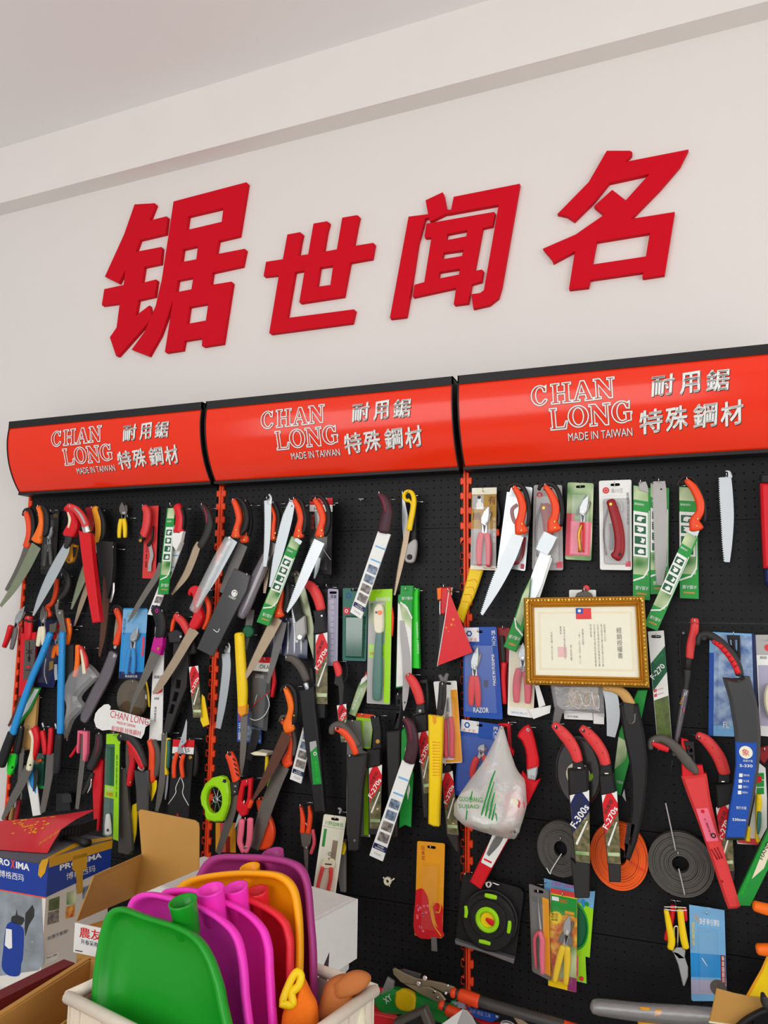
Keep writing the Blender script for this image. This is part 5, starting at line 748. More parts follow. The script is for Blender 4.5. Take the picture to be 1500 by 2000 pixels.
t = T('sheathed_saw', 'saw label with red band beside the black scabbard, black hinged handle', 'saw', SAWG); t.pl('handle', [(1412, 370), (1475, 365), (1490, 480), (1490, 600), (1425, 610), (1432, 480)], 0.06, 0.02, 'black', bev=0.004); t.disc('bolt', (1455, 555), 16, 0.08, 0.003, 'brass'); t.pl('collar', [(1392, 605), (1485, 600), (1485, 725), (1392, 745)], 0.058, 0.024, 'black', bev=0.004); t.pl('scabbard', [(1395, 740), (1482, 725), (1470, 1230), (1405, 1225)], 0.054, 0.02, 'dgrey'); flabel(t, [(1390, 742), (1486, 726), (1474, 1196), (1398, 1190)], 0.0745); done(t, (1445, 380), 0.066, 'the black hinged handle')
t = T('sleeved_saw', 'green white printed sleeve slanting behind the lime headed pack', 'tool pack', SAWG); c = t.pl('sleeve', [(1372, 60), (1385, 150), (1292, 372), (1244, 352), (1320, 130)], 0.03, 0.006, 'photo_leaf'); t.pl('print_band', [(1335, 100), (1372, 60), (1378, 100), (1325, 145)], 0.0365, 0.0006, 'white', par=c); t.pl('print_top', [(1350, 90), (1372, 40), (1376, 60)], 0.0366, 0.0006, 'red', par=c); t.tx('專業果樹手鋸', (1275, 330), (1345, 170), 16, 0.037, 'white', c); t.fin()
t = T('sheathed_saw', 'small red handle with long black collar and short red label', 'saw', SAWG); t.sw('handle', [(1155, -20, 46), (1172, 20, 54), (1180, 70, 50)], 0.05, 0.02, 'coral'); t.pl('collar', [(1158, 75), (1205, 60), (1222, 150), (1212, 280), (1190, 285), (1182, 150), (1150, 130)], 0.048, 0.02, 'dgrey'); t.wire('strap', [(1222, -30), (1232, 40), (1215, 110), (1160, 125)], 0.066, 0.0018, 'black'); flabel(t, [(1155, 292), (1224, 280), (1234, 560), (1188, 560)], 0.06); done(t, (1150, -30), 0.056, 'the small red handle')
t = T('sleeved_saw', 'white picture sleeve half hidden behind the green labelled scabbard', 'tool pack', SAWG); wlabel(t, [(962, 250), (1040, 270), (898, 862), (816, 828)], 0.05); t.fin()
crop('B2')
t = T('sleeved_saw', 'plum handled saw in a white picture sleeve, lower middle bay', 'saw', SAWG); t.sw('handle', [(345, 385, 40), (385, 430, 74), (405, 530, 86), (398, 620, 92), (380, 695, 92)], 0.1, 0.022, 'plum'); t.sw('insert', [(345, 395, 16), (375, 450, 24), (390, 560, 14)], 0.117, 0.007, 'plumred'); wlabel(t, [(326, 686), (413, 718), (182, 1430), (85, 1386)], 0.104); done(t, (345, 385), 0.11, 'the lower white sleeved saw')
t = T('boxed_saw', 'dark green folded sleeve with torn lower end behind the lower white sleeve', 'tool pack', PACKG); c = t.pl('sleeve', [(318, 480), (345, 440), (405, 800), (395, 1000), (388, 1182), (345, 1165), (300, 1188), (312, 900)], 0.05, 0.006, 'green'); t.pl('print_arrow', [(372, 860), (380, 905), (362, 985), (355, 930)], 0.0565, 0.0006, 'white', par=c); t.wire('print_line', [(345, 600), (342, 700), (346, 800)], 0.0562, 0.0008, 'white', c); done(t, (340, 450), 0.056, 'the dark green sleeve')
t = T('scabbard', 'flat black plastic scabbard between lime pack and plum handle', 'scabbard', SAWG); t.pl('scabbard', [(213, 480), (318, 470), (312, 700), (300, 1000), (292, 1245), (262, 1255), (235, 1230), (222, 800)], 0.04, 0.016, 'dgrey', bev=0.004); t.pl('strap', [(272, 210), (328, 200), (322, 300), (300, 462), (262, 468), (280, 330)], 0.044, 0.004, 'black', holes=[[(290, 250), (306, 250), (304, 280), (290, 280)], [(286, 300), (302, 300), (300, 330), (286, 330)], [(280, 350), (296, 350), (292, 380), (278, 380)]]); done(t, (300, 215), 0.05, 'the flat black scabbard')
t = T('scabbard', 'bright yellow flat scabbard with dark grey strap handle', 'scabbard', SAWG); t.pl('scabbard', [(522, 356), (628, 370), (622, 600), (600, 1168), (560, 1166), (524, 1148), (528, 700)], 0.086, 0.022, 'yellow', bev=0.005); t.pl('notch', [(545, 362), (570, 366), (570, 415), (558, 432), (547, 415)], 0.1085, 0.0008, 'amber')
for i in range(12): t.wire('rib', [(545, 560+i*22), (598, 562+i*22)], 0.1082, 0.0012, 'amber')
t.sw('handle', [(622, 128, 56), (618, 230, 62), (602, 350, 56)], 0.09, 0.014, 'dgrey'); t.sw('slot', [(622, 160, 10), (612, 320, 10)], 0.1025, 0.003, 'black'); t.sw('loop', [(600, 70, 24), (630, 110, 40), (655, 60, 24)], 0.084, 0.012, 'grey'); done(t, (625, 140), 0.1, 'the yellow scabbard')
t = T('carded_pruner', 'white and orange card with pink handled scissors under clear blister', 'tool pack', PACKG); Q = [(550, 117), (720, 110), (762, 710), (620, 718)]; c = t.card('card', Q, 0.05, 0.0014, 'white', 0.005, hole=(650, 130)); t.pl('print_side', [(676, 180), (722, 175), (760, 705), (640, 712), (640, 690), (700, 690)], 0.0516, 0.0006, 'amber', par=c); t.sw('handle', [(635, 400, 34), (640, 500, 40), (640, 600, 40), (648, 665, 36)], 0.053, 0.016, 'rose'); t.sw('handle', [(680, 380, 34), (690, 500, 40), (688, 600, 40), (690, 665, 36)], 0.053, 0.016, 'rose'); t.pl('blade', [(648, 250), (660, 230), (668, 330), (655, 400), (640, 390)], 0.055, 0.003, 'steel'); t.disc('pivot_bolt', (648, 350), 12, 0.058, 0.003, 'chrome'); blister(t, sub(Q, 0.12, 0.2, 0.94, 0.97), 0.052, 0.02); done(t, (650, 130), 0.056, 'the pink scissors card')
t = T('sheathed_saw', 'red curved handle saw with red band label left of the yellow scabbard', 'saw', SAWG); t.sw('handle', [(372, 70, 50), (410, 120, 72), (445, 200, 72), (462, 270, 62)], 0.064, 0.022, 'coral'); t.pl('hinge', [(440, 285), (492, 272), (500, 340), (430, 360)], 0.062, 0.022, 'dgrey'); t.disc('bolt', (452, 332), 12, 0.084, 0.003, 'chrome'); t.pl('collar', [(425, 355), (520, 345), (524, 470), (436, 488)], 0.06, 0.024, 'black', bev=0.004); t.pl('scabbard', [(440, 480), (524, 465), (522, 1105), (490, 1100), (470, 800)], 0.056, 0.02, 'dgrey'); flabel(t, [(438, 488), (522, 468), (522, 932), (482, 936)], 0.0765); t.pl('frame', [(455, 105), (510, 98), (522, 230), (515, 320), (500, 320), (500, 130), (455, 130)], 0.04, 0.01, 'dgrey'); done(t, (375, 75), 0.074, 'the red curved saw left of the yellow scabbard')
t = T('sheathed_saw', 'narrow black scabbard with red band label beside the third upright', 'saw', SAWG); t.pl('collar', [(612, 720), (682, 716), (690, 768), (612, 786)], 0.034, 0.022, 'black'); t.pl('scabbard', [(612, 780), (690, 765), (735, 1230), (742, 1352), (728, 1350), (655, 1225)], 0.03, 0.02, 'dgrey'); flabel(t, [(612, 790), (690, 770), (735, 1240), (655, 1230)], 0.0505); done(t, (645, 728), 0.04, 'the narrow black scabbard')
crop('C3')
t = T('carded_saw', 'yellow and red flowered blister card hanging low in the middle bay', 'tool pack', PACKG); Q = [(393, 280), (577, 297), (560, 929), (374, 910)]
c = t.card('card', Q, 0.03, 0.0016, 'amber', 0.006, hole=(488, 322)); t.pl('print_flowers', [bq(Q, 0, .52), bq(Q, .25, .5), bq(Q, .45, .6), bq(Q, .5, .72), bq(Q, .7, .86), bq(Q, .98, .92), bq(Q, .98, .99), bq(Q, .02, .99)], 0.0318, 0.0006, 'red', par=c, round=1); t.pl('print_curl', [bq(Q, .62, .68), bq(Q, .8, .62), bq(Q, .98, .68), bq(Q, .98, .8), bq(Q, .98, .93), bq(Q, .75, .84)], 0.032, 0.0006, 'red', par=c, round=1); t.wire('print_vine', [bq(Q, .95, .98), bq(Q, .68, .87), bq(Q, .56, .74), bq(Q, .66, .64), bq(Q, .88, .64), bq(Q, .86, .73), bq(Q, .72, .73)], 0.0325, 0.0022, 'amber', c)
for i in range(14): t.disc('print_blossom', bq(Q, 0.06+random.random()*0.38, 0.66+random.random()*0.3), 9, 0.0326, 0.0005, 'pink', c, n=6)
t.tx('日本花', bq(Q, .2, .05), bq(Q, .24, .2), 26, 0.032, 'dred', c, vert=True); blister(t, sub(Q, 0.2, 0.22, 0.86, 0.93), 0.0322, 0.014); t.pl('tail', [(485, 915), (522, 918), (526, 1015), (488, 1010)], 0.028, 0.006, 'grey'); done(t, (488, 320), 0.036, 'the yellow flowered card')
t = T('nut_ring', 'small cream plastic wing nut stuck on the bare middle board', 'fitting'); t.disc('ring', (198, 545), 26, 0.001, 0.012, 'cream', inner=0.42, n=16); t.sw('wing', [(220, 545, 8), (240, 530, 10)], 0.004, 0.005, 'cream'); t.sw('wing', [(178, 535, 8), (168, 522, 10)], 0.004, 0.005, 'cream'); t.sw('stud', [(205, 570, 6), (210, 582, 6)], 0.004, 0.005, 'cream'); t.fin()
t = T('line_reel', 'black brush cutter line reel on a square frame with lime slots', 'reel'); b = t.card('frame', [(700, 482), (1108, 598), (1046, 1084), (650, 950)], 0.02, 0.008, 'black', 0.02); t.pl('foot', [(652, 925), (690, 940), (1046, 1050), (1040, 1082), (850, 1010), (655, 952)], 0.028, 0.02, 'grey'); t.disc('housing', (878, 800), 190, 0.03, 0.028, 'black', n=36); t.disc('rim', (885, 790), 180, 0.05, 0.006, 'dgrey', n=36, inner=0.93); t.disc('drum', (865, 800), 125, 0.058, 0.008, 'black', n=30, inner=0.66); t.disc('lime_ring', (862, 800), 82, 0.056, 0.014, 'lime', n=28, inner=0.62); t.disc('core', (866, 806), 54, 0.054, 0.006, 'yellow', n=24); t.sw('arrow', [(855, 800, 24), (885, 822, 40), (915, 835, 20)], 0.061, 0.004, 'red')
for pts in ([(848, 640, 28), (882, 648, 32), (918, 655, 28)], [(716, 715, 22), (720, 750, 26), (716, 785, 22)], [(1008, 815, 24), (1006, 850, 28), (1000, 888, 24)], [(808, 945, 24), (842, 952, 28), (876, 962, 24)]): t.sw('slot', pts, 0.056, 0.006, 'lime')
done(t, (718, 500), 0.026, 'the line reel')
t = T('wing_nut', 'shiny steel wing nut at the top of the line reel', 'fitting'); t.disc('nut', (872, 562), 24, 0.04, 0.014, 'chrome', inner=0.35, n=12); t.sw('wing', [(895, 555, 8), (925, 568, 12), (940, 570, 8)], 0.044, 0.006, 'chrome'); t.fin()
# ------------------------------------------------------------------ the shopping bag and its neighbours
crop('B2')
t = T('sheathed_saw', 'red handled saw in a red scabbard with white picture label, behind the bag', 'saw', SAWG)
t.pl('handle', [(1172, 512), (1185, 480), (1215, 445), (1250, 428), (1275, 470), (1300, 560), (1325, 680), (1325, 735), (1240, 755), (1238, 660), (1228, 600), (1205, 545)], 0.06, 0.024, 'red', bev=0.006); t.disc('eyelet', (1243, 470), 14, 0.0845, 0.002, 'chrome', inner=0.5); t.pl('ferrule', [(1240, 755), (1318, 728), (1312, 790), (1300, 832), (1244, 820)], 0.062, 0.02, 'bright', bev=0.003); t.disc('bolt', (1274, 812), 12, 0.0825, 0.002, 'chrome', inner=0.4)
s_ = t.pl('scabbard', [(1208, 765), (1240, 800), (1300, 835), (1340, 822), (1250, 1000), (1090, 1290), (972, 1500), (905, 1625), (826, 1568), (905, 1400), (1060, 1100)], 0.056, 0.022, 'red', bev=0.004); c = t.card('label', [(985, 1232), (1105, 1248), (975, 1482), (898, 1440)], 0.079, 0.001, 'white', 0.003, s_); t.bl([(1050, 1240, 40), (1010, 1300, 50), (950, 1390, 18)], 0.0802, 'grey', -1, 0.005, th=0.0006, par=s_, name='print_saw'); t.pl('print_mark', [(922, 1410), (978, 1438), (974, 1450), (918, 1422)], 0.0802, 0.0006, 'red', par=s_); done(t, (1243, 470), 0.07, 'the saw behind the bag')
crop('H1')
for (lab, Q, d, pv, tip, h1, h2, txt, wh) in (('blue card with red handled bypass pruner, upper of the blue pair', [(140, 140), (500, 135), (568, 1140), (142, 1110)], 0.05, (262, 560), (300, 345), (230, 975), (305, 990), 'MADE IN FUSHIMA', 'the upper blue pruner card'), ('blue white headed card with red pruner, partly behind the shopping bag', [(112, 1132), (540, 1195), (500, 1990), (40, 1960)], 0.03, (335, 1480), (365, 1405), (240, 1760), (400, 1700), '', 'the lower blue pruner card')):
    t = T('carded_pruner', lab, 'tool pack', PACKG); c = t.card('card', Q, d, 0.002, 'blue', 0.006, hole=bq(Q, 0.45, 0.05)); e = d+0.0022
    pr(t, 'print_header', Q, (0.02, 0.005, 0.46, 0.16), e, 'white', c); qtx(t, '太子王', Q, 0.06, 0.12, 0.4, 0.155, e+0.0005, 'red', c); A = bq(Q, 0.17, 0.07); t.disc('print_crown', A, 34, e+0.0005, 0.0005, 'blue', c, n=6, inner=0.55); qtx(t, '界大王', Q, 0.82, 0.04, 0.96, 0.2, e+0.0005, 'white', c, vert=True)
    if txt:
        t.tx(txt, (495, 770), (475, 430), 34, e+0.0005, 'white', c, bold=0.01); t.tx('RAZOR', (250, 1065), (415, 1068), 55, e+0.0005, 'white', c, bold=0.01); pr(t, 'print_patch', Q, (0.55, 0.58, 0.66, 0.66), e+0.0005, 'navy', c)
    pruner(t, pv, tip, h1, h2, 66, d+0.004, 'red', 'steel', 0.8, 68); blister(t, sub(Q, 0.03, 0.18, 0.94, 0.95), d+0.003, 0.02); done(t, bq(Q, 0.45, 0.045), d+0.006, wh)
t = T('folding_saw', 'dark red folded saw pack squeezed between blue card and green sleeve', 'tool pack', PACKG); t.pl('card', [(505, 140), (645, 145), (640, 420), (625, 975), (570, 970), (530, 500)], 0.03, 0.003, 'dred'); t.sw('blade', [(560, 240, 50), (570, 380, 60), (575, 520, 50)], 0.034, 0.008, 'dgrey'); t.sw('handle', [(590, 530, 70), (580, 700, 60), (595, 960, 50)], 0.034, 0.016, 'red'); done(t, (575, 150), 0.038, 'the dark red pack')
t = T('carded_pruner', 'yellow white card with pink handled pruner partly behind the gold frame', 'tool pack', PACKG); Q = [(640, 330), (930, 335), (900, 1125), (618, 1090)]; c = t.card('card', Q, 0.05, 0.0016, 'white', 0.006); pr(t, 'print_photo', Q, (0.05, 0.0, 0.98, 0.88), 0.0518, 'cream', c); pruner(t, (785, 470), (790, 300), (720, 940), (840, 950), 70, 0.054, 'rose', 'bright', 1.2, 80); t.disc('spring', (785, 590), 32, 0.07, 0.006, 'chrome', inner=0.6); blister(t, sub(Q, 0.08, 0.02, 0.96, 0.86), 0.053, 0.024); qtx(t, '园艺剪刀', Q, 0.15, 0.94, 0.75, 0.97, 0.0522, 'lblue', c); t.fin()
t = T('folding_saw', 'red angular saw frame handle behind the neck of the carrier bag', 'saw', SAWG); t.pl('handle', [(525, 1180), (655, 1172), (662, 1300), (666, 1440), (696, 1480), (690, 1532), (640, 1450), (622, 1215), (540, 1200)], 0.04, 0.018, 'red', bev=0.004); t.sw('insert', [(640, 1200, 14), (648, 1320, 14), (652, 1430, 12)], 0.0585, 0.002, 'dred'); done(t, (640, 1185), 0.046, 'the red angular handle')
t = T('folded_card', 'plain white folded price card under the gold frame', 'card'); t.pl('card', [(845, 1030), (1090, 985), (1078, 1070), (900, 1135)], 0.056, 0.0012, 'white', bev=0); t.pl('fold', [(915, 770), (960, 770), (1030, 985), (960, 1010)], 0.06, 0.0012, 'white', bev=0); t.fin()
t = T('wire_bag', 'clear bag of coiled golden wire ends under the gold frame', 'bag'); crop('B4')
t.pl('film', [(-90, 120), (290, 120), (305, 375), (215, 340), (0, 345), (-60, 300)], 0.05, 0.03, 'film', bev=0.012)
for i in range(7): t.wire('wire', [(-60+i*44, 170+20*(i % 3)), (0+i*38, 290-10*(i % 2)), (60+i*34, 280+12*(i % 4)), (100+i*26, 200)], 0.055+0.003*i, 0.0016, 'brass' if i % 2 else 'chrome')
t.pl('lining', [(-60, 150), (270, 160), (240, 300), (-30, 290)], 0.052, 0.002, 'tan_steel'); t.fin()
t = T('folded_card', 'white card with printed lines below the bag of wire', 'card'); c = t.card('card', [(5, 325), (215, 345), (218, 400), (8, 390)], 0.046, 0.0012, 'white', 0.001); t.tx('品名規格', (30, 378), (110, 384), 16, 0.0474, 'grey', c); t.card('leaf', [(220, 345), (300, 352), (300, 430), (222, 425)], 0.048, 0.0012, 'white', 0.001); t.fin()
crop('B2')
# carrier bag: a crumpled sack hanging from its knotted neck
def sack(outline, cx, d, depth, rows=26, n=28):
    P = wp(outline, d); zs = [z for x, z in P]; z0, z1 = min(zs), max(zs); rings = []
    for i in range(rows+1):
        z = z1 - 0.002 - (z1-z0-0.004)*i/rows; xs = []
        for (a, b) in zip(P, P[1:]+P[:1]):
            if (a[1]-z)*(b[1]-z) <= 0 and abs(a[1]-b[1]) > 1e-7: xs.append(a[0]+(b[0]-a[0])*(z-a[1])/(b[1]-a[1]))
        xl, xr = min(xs), max(xs); hw = (xr-xl)/2; mid = (xr+xl)/2; f = i/rows; dp = depth*min(1, (0.12+f*1.1))*(1 if f < 0.85 else max(0.25, 1-(f-0.85)*5))
        ring = []
        for k in range(n):
            a = 2*math.pi*k/n; fold = 1+0.07*math.sin(k*2.3+i*0.25)*(1-f*0.6)+0.03*math.sin(k*5.1+i*0.9)
            ring.append((mid+hw*math.cos(a), -d-dp/2+dp/2*math.sin(a)*fold, z+0.002*math.sin(k*1.9+i)))
        rings.append(ring)
    return loft(rings)
BAG = [(1042, 440), (1062, 440), (1090, 520), (1130, 640), (1170, 740), (1240, 830), (1256, 990), (1235, 1090), (1195, 1190), (1160, 1256), (1085, 1246), (960, 1208), (800, 1132), (742, 1050), (736, 985), (780, 900), (870, 780), (960, 640), (1010, 530)]
t = T('carrier_bag', 'crumpled white translucent carrier bag with green lettering and stripes, knotted neck', 'bag'); t.raw('bag', sack(BAG, 1000, 0.085, 0.12), 'bagfilm')
for pts in ([(1003, 770, 8), (975, 840, 14), (940, 960, 12), (905, 1080, 12), (890, 1180, 6)], [(995, 850, 6), (965, 950, 12), (935, 1080, 12), (920, 1190, 8)], [(998, 930, 8), (975, 1020, 14), (945, 1190, 8)], [(1005, 1010, 6), (985, 1100, 12), (965, 1195, 8)], [(1005, 1080, 8), (1025, 1180, 8)], [(835, 920, 8), (822, 980, 14)], [(796, 1060, 12), (788, 1130, 8)]): t.sw('print_stripe', pts, 0.196, 0.002, 'green')
t.tx('GUOQIANG', (738, 1000), (908, 1008), 40, 0.192, 'green', bold=0.01); t.tx('SUJIAO', (735, 1052), (885, 1056), 36, 0.192, 'green', bold=0.01); done(t, (1055, 455), 0.09, 'the carrier bag')
for i, (x, y, r) in enumerate(((850, 1010, 110), (1020, 960, 110), (1140, 1000, 95))):
    t = T('roll', ['pale roll inside the carrier bag, left of the three', 'pale roll in the middle of the carrier bag', 'rosy roll inside the carrier bag, right of the three'][i], 'roll', 'rolls in the carrier bag'); t.disc('body', (x, y), r, 0.115, 0.05, ['white', 'lgrey', 'rose'][i], n=24, bev=0.015); t.disc('core', (x, y), r*0.35, 0.1655, 0.002, 'cream', n=16); t.fin()
for i, (x, y) in enumerate(((1128, 1158), (1156, 1210))):
    t = T('washer_stack', ['upper stack of steel washers at the bottom of the carrier bag', 'lower stack of steel washers at the bottom of the carrier bag'][i], 'washers', 'washers in the carrier bag')
    for k in range(4): t.disc('washer', (x-k*4, y+k*3), 26, 0.15+0.004*k, 0.003, 'chrome', inner=0.5, n=16)
    t.fin()
# ================================================================== right bay, top row
crop('B1')
t = T('carded_pruner', 'gold card with portrait, brush characters and pink handled pruner', 'tool pack', PACKG); Q = [(832, 200), (1013, 195), (1008, 803), (820, 795)]
c = t.card('card', Q, 0.03, 0.0016, 'gold_card', 0.005, hole=(918, 228)); pr(t, 'print_header', Q, (0, 0, 1, 0.08), 0.0318, 'paper', c); pr(t, 'print_portrait', Q, (0.03, 0.09, 0.48, 0.26), 0.0318, 'lgrey', c); t.pl('print_figure', [(865, 355), (862, 318), (875, 300), (872, 275), (885, 258), (900, 275), (897, 300), (915, 318), (918, 355)], 0.0324, 0.0004, 'white', bev=0, par=c); t.disc('print_hair', (884, 268), 13, 0.0328, 0.0004, 'dgrey', c, n=10); pr(t, 'print_base', Q, (0, 0.5, 1, 0.95), 0.0317, 'lgrey', c); pr(t, 'print_foot', Q, (0, 0.95, 1, 1), 0.0318, 'paper', c); qtx(t, '有', Q, 0.66, 0.1, 0.96, 0.2, 0.0325, 'rust', c); qtx(t, '勝', Q, 0.05, 0.3, 0.38, 0.39, 0.0325, 'rust', c); qtx(t, '今日特價組', Q, 0.86, 0.36, 0.97, 0.66, 0.0325, 'white', c, vert=True); qtx(t, 'Made in Taiwan', Q, 0.5, 0.965, 0.96, 0.985, 0.0325, 'dred', c)
pruner(t, (925, 450), (958, 330), (888, 760), (955, 770), 44, 0.034, 'rose', 'steel', 1.3, 44); blister(t, sub(Q, 0.1, 0.22, 0.88, 0.96), 0.033, 0.022); done(t, (918, 222), 0.04, 'the gold portrait card')
t = T('scabbard', 'wrinkled yellow cloth scabbard crossing the third orange upright', 'scabbard', SAWG); t.pl('cloth', [(820, 780), (918, 800), (890, 890), (850, 1000), (800, 1100), (770, 1188), (745, 1160), (718, 1130), (750, 1040), (790, 900)], 0.016, 0.012, 'yellow', bev=0.004)
for i in range(4): t.wire('crease', [(800-i*12, 880+i*50), (850-i*14, 870+i*56), (870-i*22, 890+i*60)], 0.028, 0.0012, 'amber')
t.fin()
t = T('pruning_saw', 'black and orange saw edge peeking out right of the gold portrait card', 'saw', SAWG); t.sw('grip', [(1015, 290, 30), (1035, 400, 26), (1028, 480, 24)], 0.014, 0.014, 'black'); t.sw('handle', [(1015, 510, 40), (1020, 545, 40)], 0.014, 0.014, 'orange'); t.fin()
for k, (lab, Q, op, bp, bld, bo, hp, wh) in enumerate((
 ('silvery clear pack behind the first orange saw of the right bay', [(1095, 178), (1276, 195), (1222, 808), (1016, 775)], [(1145, 198, 36), (1185, 260, 52), (1208, 340, 60), (1196, 420, 62), (1185, 460, 72), (1200, 525, 100)], [(1100, 225, 24), (1110, 190, 30), (1150, 176, 34), (1205, 195, 34), (1242, 280, 34), (1254, 390, 30), (1242, 480, 20)], [(1172, 545, 84), (1108, 700, 98), (1015, 900, 80), (905, 1128, 16)], [(1198, 462), (1194, 510)], (1145, 205), 'the first orange saw of the right bay'),
 ('grey pack with red emblem behind the second orange saw, right bay', [(1285, 178), (1492, 178), (1500, 802), (1272, 800)], [(1372, 190, 36), (1420, 260, 54), (1448, 340, 62), (1440, 420, 62), (1425, 450, 72), (1440, 510, 110)], [(1325, 215, 24), (1340, 185, 30), (1390, 172, 34), (1445, 195, 34), (1480, 270, 34), (1495, 380, 30), (1488, 480, 20)], [(1410, 540, 96), (1375, 610, 100), (1345, 670, 90)], [(1438, 445), (1440, 490)], (1372, 188), 'the second orange saw of the right bay'))):
    t = T('carded_saw', lab, 'tool pack', PACKG); c = pack(t, Q, 0.03, 'lgrey' if k else 'steel', bl_=(0.06, 0.12, 0.94, 0.94), th=0.018); e = 0.034
    if k: t.disc('print_emblem', (1327, 250), 22, 0.0316, 0.0006, 'red', c, inner=0.5); pr(t, 'print_stamp', Q, (0.78, 0.9, 0.98, 0.97), 0.0316, 'rose', c); t.sw('folded_saw', [(1370, 330, 80), (1385, 440, 70), (1395, 540, 70)], e, 0.014, 'dred'); t.disc('bolt', (1357, 345), 12, e+0.014, 0.002, 'brass'); t.wire('bow', [(1345, 310), (1310, 420), (1300, 560), (1310, 700)], e, 0.004, 'grey')
    else: t.wire('bow', [(1165, 320), (1125, 360), (1140, 440), (1185, 480)], e, 0.006, 'dred'); t.wire('bow', [(1215, 560), (1200, 680), (1170, 740), (1135, 750)], e, 0.006, 'dred'); pr(t, 'print_stamp', Q, (0.82, 0.92, 0.95, 0.98), 0.0316, 'rose', c)
    done(t, bq(Q, 0.5, 0.04), 0.034, 'the pack behind ' + wh)
    t = T('pruning_saw', ['first orange black saw of the right bay with wide bluish silver blade', 'second orange black saw of the right bay with green sleeve below'][k], 'saw', SAWG); osaw(t, op, bp, bld, 0.075, 'orange', 'bright', bolts=bo)
    if k:
        t.bl([(1372, 680, 80), (1330, 800, 90), (1290, 920, 90), (1240, 1050, 60)], 0.07, 'steel', 0, name='spare_blade'); t.pl('card_back', [(1400, 690), (1420, 720), (1330, 1000), (1290, 1000)], 0.066, 0.002, 'white')
        s_ = t.pl('sleeve', [(1265, 850), (1250, 1000), (1205, 1285), (1155, 1402), (1064, 1362), (1140, 1160), (1200, 980)], 0.08, 0.005, 'green'); t.pl('print_leaf', [(1262, 860), (1246, 1000), (1190, 1210), (1150, 1160), (1200, 990)], 0.0855, 0.0005, 'photo_leaf', par=s_); t.pl('print_swoosh', [(1140, 1150), (1150, 1150), (1160, 1215), (1206, 1272), (1203, 1288), (1150, 1225)], 0.086, 0.0005, 'white', par=s_); t.tx('火鋸人鋸', (1188, 1296), (1108, 1270), 28, 0.0857, 'white', s_); t.pl('slot', [(1095, 1330), (1125, 1335), (1160, 1350), (1140, 1358), (1105, 1345)], 0.0857, 0.0005, 'kraft', par=s_)
    done(t, hp, 0.085, wh)
crop('B3')
t = T('carded_pruner', 'small olive and pink printed card with silver pruner, right bay', 'tool pack', PACKG); Q = [(33, 158), (224, 165), (206, 732), (14, 722)]; c = pack(t, Q, 0.03, 'photo_leaf', bl_=(0.14, 0.14, 0.94, 0.95)); pr(t, 'print_photo', Q, (0.0, 0.4, 0.3, 0.95), 0.0316, 'rose', c); pr(t, 'print_base', Q, (0.15, 0.5, 0.95, 0.94), 0.0316, 'pink', c); pruner(t, (145, 375), (185, 250), (120, 670), (150, 670), 46, 0.034, 'red', 'bright', 0.8, 26); t.sw('grip', [(135, 470, 18), (115, 540, 22), (125, 660, 20)], 0.048, 0.006, 'gold'); t.pl('print_blade', [(165, 250), (185, 265), (100, 405), (90, 390)], 0.036, 0.002, 'grey'); done(t, (125, 185), 0.036, 'the olive and pink card')
t = T('carded_saw', 'white grey card with dark red curved folding saw and red emblem', 'tool pack', PACKG); Q = [(262, 147), (500, 138), (504, 802), (270, 798)]; c = pack(t, Q, 0.03, 'white', bl_=(0.1, 0.17, 0.94, 0.95)); pr(t, 'print_panel', Q, (0.12, 0.2, 0.95, 0.94), 0.0315, 'lgrey', c, 0.01); t.disc('print_emblem', (313, 217), 24, 0.0318, 0.0006, 'red', c, inner=0.6); t.disc('print_emblem_core', (313, 217), 11, 0.0318, 0.0006, 'red', c); qtx(t, '喜川王', Q, 0.37, 0.09, 0.74, 0.14, 0.0322, 'lgrey', c); qtx(t, '剪鋸達人日本技術', Q, 0.84, 0.14, 0.92, 0.5, 0.0322, 'grey', c, vert=True); pr(t, 'print_stamp', Q, (0.8, 0.9, 0.96, 0.96), 0.0322, 'rose', c)
t.sw('saw_handle', [(350, 300, 66), (372, 370, 72), (402, 480, 76), (415, 580, 76), (410, 670, 80), (385, 708, 84)], 0.036, 0.018, 'dred'); t.bl([(352, 460, 20), (360, 540, 24), (352, 650, 16)], 0.038, 'grey', -1, 0.005); t.disc('bolt', (348, 318), 12, 0.0545, 0.002, 'brass'); t.disc('hole', (415, 685), 11, 0.0545, 0.001, 'black'); t.wire('loop', [(372, 290), (410, 300), (428, 340), (425, 370)], 0.044, 0.003, 'lgrey'); t.wire('bow', [(330, 340), (305, 440), (298, 560), (315, 690)], 0.036, 0.0025, 'grey'); done(t, (378, 180), 0.036, 'the curved folding saw card')
t = T('sleeved_saw', 'first upright green sleeve of the right bay, blade tang showing on top', 'tool pack', SAWG); gsleeve(t, [(515, 182), (640, 205), (636, 1022), (512, 1012)], 0.03, 0.01); t.pl('blade_tang', [(553, 158), (605, 152), (620, 190), (628, 235), (556, 215)], 0.042, 0.002, 'lgrey'); done(t, (567, 162), 0.04, 'the first upright green sleeve')
t = T('sleeved_saw', 'second upright green sleeve with bare toothed grey blade in front', 'saw', SAWG); gsleeve(t, [(640, 165), (775, 205), (772, 976), (640, 978)], 0.034, 0.01); t.bl([(706, 150, 78), (708, 230, 92), (712, 400, 92), (716, 600, 86), (714, 780, 70), (710, 912, 34)], 0.05, 'lgrey', -1, 0.0065, 0.004); t.disc('hole', (718, 208), 7, 0.0515, 0.0006, 'ink'); done(t, (700, 152), 0.05, 'the second upright green sleeve')
t = T('sleeved_saw', 'third upright green sleeve, behind the slanting orange handled saw', 'tool pack', SAWG); gsleeve(t, [(850, 192), (982, 200), (992, 1012), (854, 1006)], 0.026, 0.01); done(t, (915, 200), 0.034, 'the third upright green sleeve')
